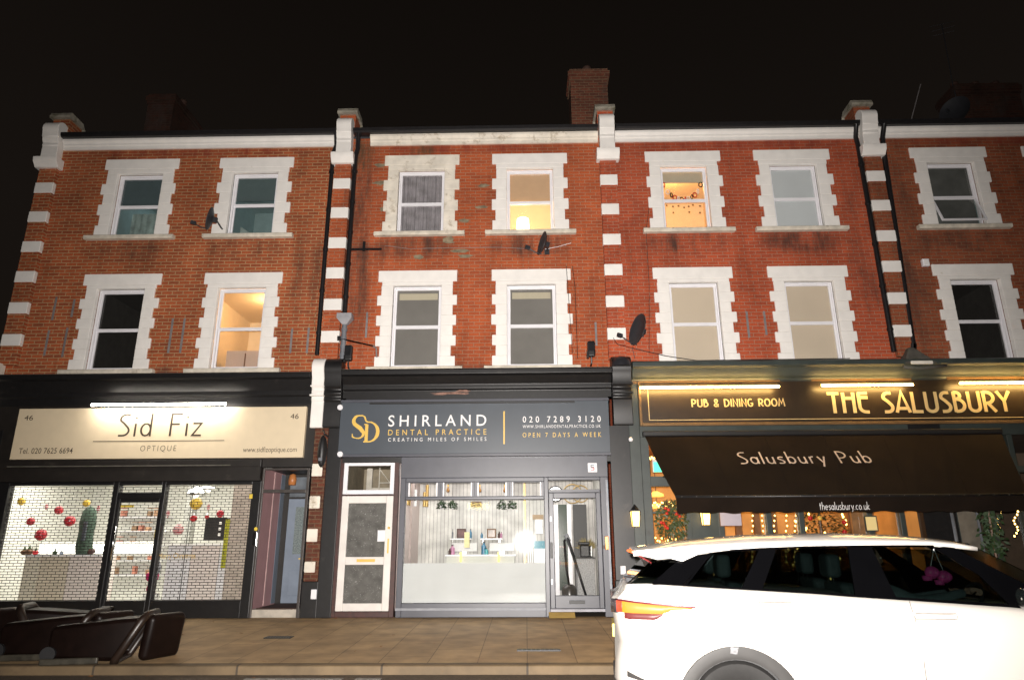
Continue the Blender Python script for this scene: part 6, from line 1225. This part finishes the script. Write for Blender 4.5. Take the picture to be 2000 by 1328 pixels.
for wx_ in WX:
    for sy in (-1,1): cut.lathe([(AR*CS,-.17),(AR*CS,.17)], cv(wx_, sy*.93, .37), 'y', 48)
cutter = cut.build('wheel_cutter', M['flat'])
cutter.location = (0,0,0)
def outward(me):
    b_ = bmesh.new(); b_.from_mesh(me); bmesh.ops.recalc_face_normals(b_, faces=b_.faces[:]); b_.to_mesh(me); b_.free()
outward(body.data); outward(cutter.data)
bmod = body.modifiers.new('arches','BOOLEAN'); bmod.operation = 'DIFFERENCE'; bmod.object = cutter; bmod.solver = 'EXACT'; bmod.material_mode = 'TRANSFER'
bpy.context.view_layer.update(); dg = bpy.context.evaluated_depsgraph_get(); newm = bpy.data.meshes.new_from_object(body.evaluated_get(dg)); body.modifiers.clear(); old = body.data; body.data = newm
bpy.data.objects.remove(cutter)
for p_ in body.data.polygons: p_.use_smooth = True
body.data.set_sharp_from_angle(angle=R(40))
# arch trims and wheels
for wx_ in WX:
    for sy in (-1,1):
        a_ = MB(); n_ = 40; t0, t1 = -18, 198; vs = []
        for k in range(n_+1):
            t = R(t0+(t1-t0)*k/n_)
            for r_, y_ in ((AR-.012,.80),(AR-.012,.972),(AR+.02,.978),(.478,.972),(.482,.955)): vs.append(cv(wx_+r_*math.cos(t), sy*y_, .37+r_*math.sin(t)))
        fs = [(k*5+j,k*5+j+1,(k+1)*5+j+1,(k+1)*5+j) if sy > 0 else (k*5+j+1,k*5+j,(k+1)*5+j,(k+1)*5+j+1) for k in range(n_) for j in range(4)]
        a_.add(vs, fs).build('arch_trim', trim, car, smooth=40)
        MB().lathe([(AR*CS-.005,-.1),(AR*CS-.005,.08),(.1,.1)], cv(wx_, sy*.82, .37), 'y', 32).build('arch_liner', M['flat'], car, smooth=40)
        ty = MB(); R1 = WR*CS; prof = [(R1*.60,-.10),(R1*.66,-.118),(R1*.93,-.125),(R1*.985,-.10),(R1,-.07),(R1,.07),(R1*.985,.10),(R1*.93,.125),(R1*.66,.118),(R1*.60,.10)]
        wh = ty.lathe(prof, cv(wx_, sy*.83, WR), 'y', 40).build('wheel', mat('tyre_rubber', (.007,.0064,.006), .75, var=.4, scale=20), car, smooth=50)
        ri = MB(); yo = sy*.10
        ri.lathe([(R1*.62,yo*-1),(R1*.62,yo*1.0),(R1*.58,yo*.9),(R1*.55,yo*.2),(R1*.1,yo*.1)], cv(wx_, sy*.83, WR), 'y', 40)
        for k in range(10):
            t = 2*math.pi*k/10; c0 = cv(wx_, sy*.83, WR)+Vector((0,yo*.75,0)); d = Vector((math.cos(t),0,math.sin(t))); ri.bar(c0+d*R1*.08, c0+d*R1*.58, .03, .028, (0,1,0))
        ri.lathe([(R1*.14,yo*.5),(R1*.13,yo*.95),(0,yo*1.0)], cv(wx_, sy*.83, WR), 'y', 20); ri.build('rim', mat('dark_silver_alloy', (.035,.033,.032), .5, metal=.2), wh, smooth=35)
# sills and lower cladding
for sy in (-1,1):
    MB().prismx([(CY+sy*.955*CS,CZ+.30*CS),(CY+sy*.972*CS,CZ+.34*CS),(CY+sy*.968*CS,CZ+.44*CS),(CY+sy*.94*CS,CZ+.46*CS),(CY+sy*.90*CS,CZ+.30*CS)], CX+1.38*CS, CX+3.27*CS).build('sill_trim', trim, car)
# greenhouse
BY = lambda z: .862-(z-1.22)*.40         # side glass plane
def side(sy, pts, off=0.0, th=.012): # outline in (x,z) on the leaning side plane
    return MB().poly3([cv(x, sy*(BY(z)+off), z) for x,z in pts], (0,-sy*th,0))
roofz = [(.22,1.585),(.6,1.64),(1.2,1.685),(1.9,1.702),(2.5,1.68),(2.9,1.63),(3.2,1.58)]
topl = [(.34,1.50),(.62,1.530),(1.1,1.565),(1.6,1.583),(2.2,1.590),(2.65,1.588),(3.0,1.545)]     # glass top line
bl_ = lambda x: lerp(belt,x)+.002
for sy in (-1,1):
    # panes
    q1 = [(.61,bl_(.61)+.012),(1.04,bl_(1.04)+.012),(1.24,lerp(topl,1.24)-.014),(.86,lerp(topl,.86)-.014)]
    q2 = [(1.20,bl_(1.2)+.012),(1.90,bl_(1.9)+.012),(1.94,lerp(topl,1.94)-.014),(1.38,lerp(topl,1.38)-.014)]
    q3 = [(2.20,bl_(2.2)+.012),(3.00,bl_(3.0)+.014),(2.86,1.36),(2.60,1.552),(2.12,lerp(topl,2.12)-.014)]
    q0 = [(.34,bl_(.34)+.012),(.59,bl_(.59)+.012),(.84,lerp(topl,.84)-.02),(.62,lerp(topl,.62)-.015)]
    for nm, q_ in (('quarter_glass',q1),('rear_door_glass',q2),('front_door_glass',q3)): side(sy, q_, -.004, .005).build(nm, tint, car)
    side(sy, q0, -.004, .005).build('corner_panel', cblack, car)
    pil = [ [(.59,bl_(.59)),(.61,bl_(.61)),(.86,lerp(topl,.86)),(.84,lerp(topl,.84))], [(1.04,bl_(1.04)),(1.20,bl_(1.20)),(1.38,lerp(topl,1.38)),(1.24,lerp(topl,1.24))],
            [(1.90,bl_(1.9)),(2.20,bl_(2.2)),(2.12,lerp(topl,2.12)),(1.94,lerp(topl,1.94))], [(3.00,bl_(3.0)),(3.45,bl_(3.45)),(3.12,1.33),(2.72,1.588),(2.60,1.566),(2.86,1.36)],
            ]
    MB().poly3([cv(.16,sy*.775,bl_(.16)),cv(.34,sy*.828,bl_(.34)),cv(.62,sy*BY(1.53),lerp(topl,.62)),cv(.42,sy*.73,1.51)], (0,-sy*.015,0)).build('rear_pillar', tint, car)
    for q_ in pil: side(sy, q_, .0, .02).build('pillar', cblack, car)
    up_ = [(.55,lerp(topl,.55)-.005)]+[(x,lerp(topl,x)-.012) for x in (.98,1.6,2.2,2.60)]+[(2.60,1.592),(2.2,1.602),(1.6,1.596),(.98,1.566),(.55,1.53)]
    side(sy, up_, .003, .016).build('window_rail', cblack, car)
    lo_ = [(x,bl_(x)-.006) for x in (.34,.8,1.42,2.22,3.0,3.42)]+[(x,bl_(x)+.014) for x in (3.42,3.0,2.22,1.42,.8,.34)]
    side(sy, lo_, .004, .014).build('waist_rail', cblack, car)
# roof panel
vs = []; xr = [.20,.26,.4,.6,.9,1.2,1.6,2.0,2.4,2.6,2.8,2.92]; ny = 12
for x in xr:
    zc_ = lerp(roofz,x)
    zs_ = (lerp(topl,x) + (.016 if x > .6 else 0) if x > .34 else 1.505)
    if x < .34: zs_ = zc_-.05
    wv = BY(zs_)+.012
    for j in range(ny+1):
        t = -1+2*j/ny; a_ = abs(t)**5; vs.append(cv(x, wv*t, zs_+(zc_-zs_)*(1-abs(t)**3.2)))
rf = MB().add(vs, [(i*(ny+1)+j,(i+1)*(ny+1)+j,(i+1)*(ny+1)+j+1,i*(ny+1)+j+1) for i in range(len(xr)-1) for j in range(ny)]).build('roof', paint, car, smooth=50); md = rf.modifiers.new('t','SOLIDIFY'); md.thickness = .025; md.offset = -1
# roof cheek that runs into the spoiler end
for sy in (-1,1): side(sy, [(.20,1.555),(.36,1.57),(.75,1.60),(1.0,1.602),(1.0,1.557),(.75,1.53),(.60,1.468),(.48,1.50),(.30,1.53)], .016, .03).build('spoiler_cheek', paint, car, bevel=.004)
# tail window, windscreen
MB().poly3([cv(.14,-.76,1.292),cv(.14,.76,1.292),cv(.40,.72,1.52),cv(.40,-.72,1.52)], (0,0,.006)).build('rear_window', tint, car)
MB().poly3([cv(3.78,-.76,1.07),cv(3.78,.76,1.07),cv(2.90,.62,1.60),cv(2.90,-.62,1.60)], (.004,0,.004)).build('windscreen', tint, car)
bl2 = MB(); bl2.prismx([(CY-.70*CS,CZ+1.535*CS),(CY+.70*CS,CZ+1.535*CS),(CY+.70*CS,CZ+1.556*CS),(CY-.70*CS,CZ+1.556*CS)], CX+.185*CS, CX+.30*CS); bl2.build('high_brake_light', glow('orange_red_brake_glow', (1,.16,.02), 2, True), car, bevel=.006)
MB().poly3([cv(.21,-.72,1.53),cv(.21,.72,1.53),cv(.35,.68,1.45),cv(.35,-.68,1.45)], (0,0,.012)).build('spoiler_underside', mat('dark_red_lens', (.12,.01,.01), .3), car)
# tail lamps (wrap round): lower edge stepped like the photo
for sy in (-1,1):
    def wrap(pts, off, th=.02):
        b = MB(); P = []
        for x,z in pts: P.append(cv(x, sy*(lerp(half,max(x,0))-.004+off-(.02 if z > 1.15 else 0)*0), z))
        return b.poly3(P, (0,-sy*th,0))
    seg = [0,.05,.1,.18,.28,.4,.52,.63]
    topz = lambda x: 1.165-.045*x/.63; botz = lambda x: (1.035 if x < .34 else (1.035+(x-.34)/.12*.07 if x < .46 else 1.105+.01*(x-.46)/.17))
    def strip(zt_, zb_, off, nm, m, x0_=0, x1_=.63):
        b = MB(); xs2 = [x0_+(x1_-x0_)*i/14 for i in range(15)]; vs = []
        for x in xs2:
            y_ = sy*(lerp(half,x)+off); vs += [cv(x-.006 if x < .05 else x, y_, zt_(x)), cv(x-.006 if x < .05 else x, y_, zb_(x))]
        fs = [(2*i,2*i+1,2*i+3,2*i+2) if sy < 0 else (2*i+2,2*i+3,2*i+1,2*i) for i in range(14)]
        o_ = b.add(vs, fs).build(nm, m, car, smooth=True); md = o_.modifiers.new('t','SOLIDIFY'); md.thickness = .03; md.offset = -1 if sy < 0 else -1; return o_
    strip(lambda x: topz(x), lambda x: max(botz(x), 1.075-.0*x) if x < .5 else botz(x), .006, 'tail_light', glow('amber_tail_glow', (1,.42,.02), 1.6, True), .085)
    strip(lambda x: topz(x), lambda x: 1.075, .006, 'tail_light_end', glow('orange_red_tail_glow', (1,.09,.015), 1.3, True), .045, .084)
    strip(lambda x: topz(x)+.004, lambda x: 1.066, .005, 'tail_light_corner', mat('smoked_lens', (.05,.04,.045), .12), .0, .044)
    strip(lambda x: max(botz(x),1.075)-.002 if x < .5 else botz(x), lambda x: botz(x)-.006, .004, 'tail_light_lower', glow('red_tail_glow', (.8,.02,.01), .55, True), .10, .46)
    strip(lambda x: topz(x)+.012, lambda x: topz(x)+.001, .004, 'tail_light_edge', mat('dark_lens_edge', (.1,.01,.02), .3), .03, .66)
MB().box(CX-.006,CX+.03,CY-.60*CS,CY+.60*CS,CZ+1.06*CS,CZ+1.16*CS).build('tailgate_strip', mat('smoked_red_lens', (.1,.01,.01), .2), car, bevel=.006)
MB().box(CX-.003,CX+.02,CY-.22,CY+.26,CZ+.82*CS,CZ+.93*CS).build('number_plate', mat('yellow_plate', (.5,.37,.06), .5), car, bevel=.004)
b = MB(); b.prismx([(CY-.62*CS,CZ+.36*CS),(CY+.62*CS,CZ+.36*CS),(CY+.60*CS,CZ+.52*CS),(CY-.60*CS,CZ+.52*CS)], CX-.006, CX+.1); b.build('rear_valance', trim, car, bevel=.02)
for sy in (-1,1):
    MB().poly3([cv(.10,sy*.835,.60),cv(.36,sy*.938,.54),cv(.30,sy*.93,.565),cv(.10,sy*.832,.64)], (0,-sy*.03,0)).build('bumper_crease', trim, car)
    MB().poly3([cv(.28,sy*.944,.572),cv(.37,sy*.95,.545),cv(.34,sy*.952,.572)], (0,-sy*.02,0)).build('reflector', M['red'], car)
# handles, fuel flap, door seams
def plate(x0_, x1_, z0_, z1_, y_, nm, m, th=.012, bv=.008):
    for sy in (-1,1): MB().box(CX+x0_*CS,CX+x1_*CS,*(sorted((CY+sy*y_*CS,CY+sy*(y_-th)*CS))),CZ+z0_*CS,CZ+z1_*CS).build(nm, m, car, bevel=bv)
plate(1.14,1.39,1.135,1.165,.962,'door_handle',paint,.03); plate(2.29,2.56,1.06,1.092,.962,'door_handle',paint,.03)
seam = mat('panel_gap', (.10,.095,.09), .6)
for sy in (-1,1):
    sm = MB()
    for path in ([(1.05,.86),(1.18,.92),(1.40,1.05),(1.46,1.22)], [(2.28,.47),(2.29,.8),(2.28,1.05),(2.27,1.185)], [(1.30,.62),(1.2,.80),(1.05,.86)], [(3.36,.47),(3.40,.8),(3.38,1.09)]):
        MB().tube([cv(x, sy*(.962 if z < 1.0 else .962-.05*(z-1.0)/.2), z) for x,z in path], .0025, 4).build('door_seam', seam, car)
    for hx0,hx1,hz in ((1.13,1.40,1.15),(2.28,2.57,1.076)): MB().tube([cv(x, sy*.9665, z) for x,z in ((hx0,hz-.02),(hx1,hz-.02),(hx1+.006,hz),(hx1,hz+.02),(hx0,hz+.02),(hx0-.006,hz),(hx0,hz-.02))], .002, 4).build('handle_gap', seam, car)
    fp = MB(); fp.tube([cv(.62+.07*math.cos(t*.3927), sy*.957, .985+.07*math.sin(t*.3927)) for t in range(17)], .002, 4); fp.build('fuel_flap', seam, car)
    # mirror
    m_ = MB(); c_ = cv(3.10, sy*1.06, 1.21); m_.ell(c_, .10, .11, .085, 14, 10); mo = m_.build('door_mirror', paint, car, smooth=True); MB().bar(cv(3.12,sy*.87,1.14), cv(3.10,sy*1.0,1.17), .05, .03).build('mirror_arm', cblack, mo); MB().lathe([(.07,-.004),(.07,.004)], c_+Vector((-.094,0,0)), 'x', 16).build('mirror_glass', M['chrome'], mo)
    MB().ell(cv(4.68, sy*.70, .88), .09,.10,.05).build('headlight', glow('white_headlight', (1,.95,.85), 3), car, smooth=True)
    MB().poly3([cv(3.22,sy*.968,.985),cv(3.5,sy*.968,.96),cv(3.3,sy*.968,.945)], (0,-sy*.015,0)).build('side_vent', M['bronze'], car)
b = MB(); b.box(CX+4.72*CS,CX+4.81*CS,CY-.5,CY+.5,CZ+.62*CS,CZ+.76*CS); b.build('grille', M['flat'], car, bevel=.02)
# sticker on rear arch trim
MB().poly3([cv(.89,-.986,.80),cv(.94,-.986,.795),cv(.955,-.986,.845),cv(.895,-.986,.845)], (0,.004,0)).build('scuffed_sticker', mat('scuffed_grey_sticker', (.16,.16,.17), .6, var=.6, scale=40), car)
# cabin: floor, seats, dash, wheel
cabm = mat('dark_cabin_trim', (.02,.022,.024), .7); seatm = mat('grey_blue_seat', (.06,.08,.085), .7, var=.2)
MB().box(CX+.5*CS,CX+3.6*CS,CY-.8*CS,CY+.8*CS,CZ+.5*CS,CZ+.56*CS).build('cabin_floor', cabm, car)
for sy in (-1,1):
    for sx, nm in ((2.05,'front_seat'),(1.15,'rear_seat')):
        b = MB(); b.prismx([(0,0),(0,0)],0,0) if False else None
        y0_, y1_ = CY+(sy*.40-.26)*CS, CY+(sy*.40+.26)*CS
        pts = [(sx+.02,.62),(sx+.62,.62),(sx+.62,.74),(sx+.16,.72),(sx-.06,1.30),(sx-.20,1.30)]
        st_ = MB().prism([(CX+x*CS,CZ+z*CS) for x,z in pts], y0_, y1_).build(nm, seatm, car, bevel=.05, seg=3)
        MB().box(CX+(sx-.24)*CS,CX+(sx-.12)*CS,CY+(sy*.40-.13)*CS,CY+(sy*.40+.13)*CS,CZ+1.33*CS,CZ+1.52*CS).build('headrest', seatm, st_, bevel=.035, seg=3)
        b = MB()
        for yy in (-.07,.07): b.tube([cv(sx-.18,sy*.40+yy,1.28),cv(sx-.18,sy*.40+yy,1.36)], .008, 6)
        b.build('headrest_post', M['chrome'], st_)
MB().prism([(CX+3.05*CS,CZ+.8*CS),(CX+3.7*CS,CZ+.8*CS),(CX+3.7*CS,CZ+1.05*CS),(CX+3.15*CS,CZ+1.09*CS),(CX+3.0*CS,CZ+1.02*CS)], CY-.76*CS, CY+.76*CS).build('dashboard', cabm, car, bevel=.02)
sw = MB(); c0 = cv(2.92,-.40,1.12); ax_ = Vector((.86,0,-.5)).normalized(); u_ = Vector((0,1,0)); v_ = ax_.cross(u_)
sw.tube([c0+u_*.18*math.cos(R(k*15))+v_*.18*math.sin(R(k*15)) for k in range(25)], .014, 8)
for k in (0,180,270): sw.bar(c0, c0+u_*.17*math.cos(R(k))+v_*.17*math.sin(R(k)), .03, .015, ax_)
sw.tube([c0, c0+ax_*.25], .03, 8); sw.build('steering_wheel', cabm, car, smooth=40)
# rear view mirror + hanging pink gloves
MB().box(CX+2.98*CS,CX+3.02*CS,CY-.12,CY+.12,CZ+1.45*CS,CZ+1.51*CS).build('inner_mirror', cabm, car, bevel=.012)
g0 = at(1832,1120,CY-.35); GY = CY-.35
GB = thing('hanging_gloves', (g0.x,GY,g0.z+.18), 'pair of pink toy boxing gloves hanging inside the white car windscreen', 'ornament'); pinkm = mat('hot_pink_vinyl', (.92,.10,.42), .35)
for i,(dx,dz,dy) in enumerate(((-.05,.01,0),(.065,-.025,.03))):
    c_ = Vector((g0.x+dx,GY+dy,g0.z+dz)); b = MB(); b.ell(c_, .058,.045,.052,14,10); b.ell(c_+Vector((.02,-.03,-.0)), .03,.025,.035,10,8); gl_ = b.build('glove', pinkm, GB, smooth=True); MB().lathe([(.035,-.02),(.042,.02)], c_+Vector((-.045,0,-.045)), 'z', 12).build('cuff', pinkm, gl_, smooth=True); MB().tube([c_+Vector((0,0,.05)),(g0.x,GY,g0.z+.2)], .003, 4).build('string', M['upvc'], gl_)
# driver
dr_ = thing('person', cv(2.25,-.40,.7), 'driver in a grey-blue top, seated with hands on the steering wheel of the white car', 'person')
def skin_body(name, pts, edges, rad, m, parent, sub=2):
    me = bpy.data.meshes.new(name); b_ = BASE[parent.name]; me.from_pydata([Vector(p)-b_ for p in pts], edges, []); o_ = bpy.data.objects.new(name, me); C.objects.link(o_); o_.parent = parent
    me.materials.append(m); md = o_.modifiers.new('skin','SKIN'); 
    if not me.skin_vertices: 
        me.attributes.new  # no-op
    bpy.context.view_layer.update()
    sv = me.skin_vertices[0].data if me.skin_vertices else None
    if sv:
        for i,r_ in enumerate(rad): sv[i].radius = (r_,r_) if not isinstance(r_,tuple) else r_
        sv[0].use_root = True
    s2 = o_.modifiers.new('sub','SUBSURF'); s2.levels = sub; s2.render_levels = sub; md.use_smooth_shade = True; return o_
D = lambda x,y,z: cv(x,-.40+y,z)
hl, hr = D(2.86,.17,1.20), D(2.84,-.17,1.225)
pts = [D(2.26,0,.74),D(2.20,0,.92),D(2.15,0,1.12),D(2.14,0,1.26),D(2.16,0,1.34),D(2.18,0,1.42),D(2.19,0,1.50),
       D(2.20,.19,1.25),D(2.46,.24,1.12),D(2.70,.20,1.17),hl, D(2.20,-.19,1.25),D(2.44,-.25,1.15),D(2.68,-.21,1.19),hr,
       D(2.32,.10,.74),D(2.72,.12,.86),D(2.98,.12,.62),D(2.32,-.10,.74),D(2.72,-.12,.86),D(2.98,-.12,.62)]
ed = [(0,1),(1,2),(2,3),(3,4),(4,5),(5,6),(2,7),(7,8),(8,9),(9,10),(2,11),(11,12),(12,13),(13,14),(0,15),(15,16),(16,17),(0,18),(18,19),(19,20)]
rad = [.15,.145,.15,.075,.055,.085,.08,.07,.052,.04,.034,.07,.052,.04,.034,.09,.075,.055,.09,.075,.055]
try:
    skinm = mat('light_skin', (.5,.3,.22), .55, var=.1); topm = mat('grey_blue_sweater', (.13,.17,.18), .9, var=.25, scale=18)
    skin_body('body', pts, ed, rad, topm, dr_)
    hd_ = MB(); hc = D(2.20,0,1.475); hd_.ell(hc, .085,.072,.11,18,14)
    for i,v_ in enumerate(hd_.v):
        r_ = v_-hc
        if r_.x > .05 and abs(r_.y) < .02 and -.04 < r_.z < .02: v_.x += .014
    hd_.ell(hc+Vector((.085,0,-.012)), .018,.012,.02,8,6); hd_.ell(hc+Vector((.0,-.072,-.005)), .018,.01,.028,8,6); hd_.ell(hc+Vector((.0,.072,-.005)), .018,.01,.028,8,6); hd_.ell(hc+Vector((.075,0,-.05)), .012,.024,.007,8,6)
    head = hd_.build('head', skinm, dr_, smooth=True)
    b = MB(); b.ell(hc+Vector((-.018,0,.022)), .086,.081,.105,18,12); b.build('hair', mat('dark_brown_hair', (.03,.018,.012), .6), dr_, smooth=True)
    for y in (-.03,.03): MB().ell(hc+Vector((.078,y,.012)), .008,.011,.008,8,6).build('eye', M['white'], head, smooth=True)
    for nm_, hc_, sy in (('left',hl,1),('right',hr,-1)):
        hp = [hc_, hc_+Vector((.045,0,.015))]; he = [(0,1)]; hrad = [.026,.03]
        for k,(oy,ln) in enumerate(((-.028,.062),(-.010,.072),(.010,.068),(.027,.054))):
            i0 = len(hp); base = hc_+Vector((.075,oy,.022)); hp += [base, base+Vector((.028,0,-.006)), base+Vector((.03,0,-.032)), base+Vector((.008,0,-.042))]; he += [(1,i0),(i0,i0+1),(i0+1,i0+2),(i0+2,i0+3)]; hrad += [.0105,.0095,.009,.0075]
        i0 = len(hp); hp += [hc_+Vector((.03,-sy*.03,.012)), hc_+Vector((.055,-sy*.045,.0)), hc_+Vector((.07,-sy*.04,-.018))]; he += [(0,i0),(i0,i0+1),(i0+1,i0+2)]; hrad += [.012,.0105,.008]
        skin_body('hand', hp, he, hrad, skinm, dr_, 1)
except Exception as ex:
    print('driver', ex)

# the car stands slightly askew in the lane, nose towards the near side
PV = Vector((.75,-7.60,0)); RZ = Matrix.Rotation(R(YAWC),4,'Z')
for o_ in (car, dr_):
    o_.location = PV + RZ @ (Vector(o_.location)-PV); o_.rotation_euler.z = R(YAWC)

# ------------------------------------------------------------------ ACROSS THE STREET (seen as reflections in the shop glass)
v_ = at(935,988,0)-CAM; tq_ = (22.0-CAM.y)/v_.y; rp = CAM+v_*tq_          # virtual image 22 m behind the glass
OB = thing('shop_building', (0,-23,0), 'dark shop building across the street, facing the terrace', 'building')
MB().box(-14,14,-23.6,-22.35,-.3,6.5).build('wall', mat('dark_render', (.06,.05,.045), .8), OB)
MB().box(-3.2,1.4,-22.349,-22.2,.3,2.6).build('shop_window', mat('lit_shop_window', (.05,.04,.03), .4, emit=(1,.55,.2), es=.12), OB)
RS = thing('neon_sign', (rp.x,-22.1,rp.z), 'yellow neon shop sign across the street, reflected in the dental window', 'sign')
vs_, fs_ = text_mesh('COCOTTE', .01, 1.1); o_ = fit(vs_, fs_, (rp.x+.52,-22.1,rp.z-.13), (-1,0,0), (0,0,1), 'lettering', glow('yellow_neon', (1,.75,.15), 26), RS, 1.04, .26)
MB().box(rp.x-.6,rp.x+.6,-22.2,-22.12,rp.z-.2,rp.z+.2).build('backboard', M['flat'], RS)
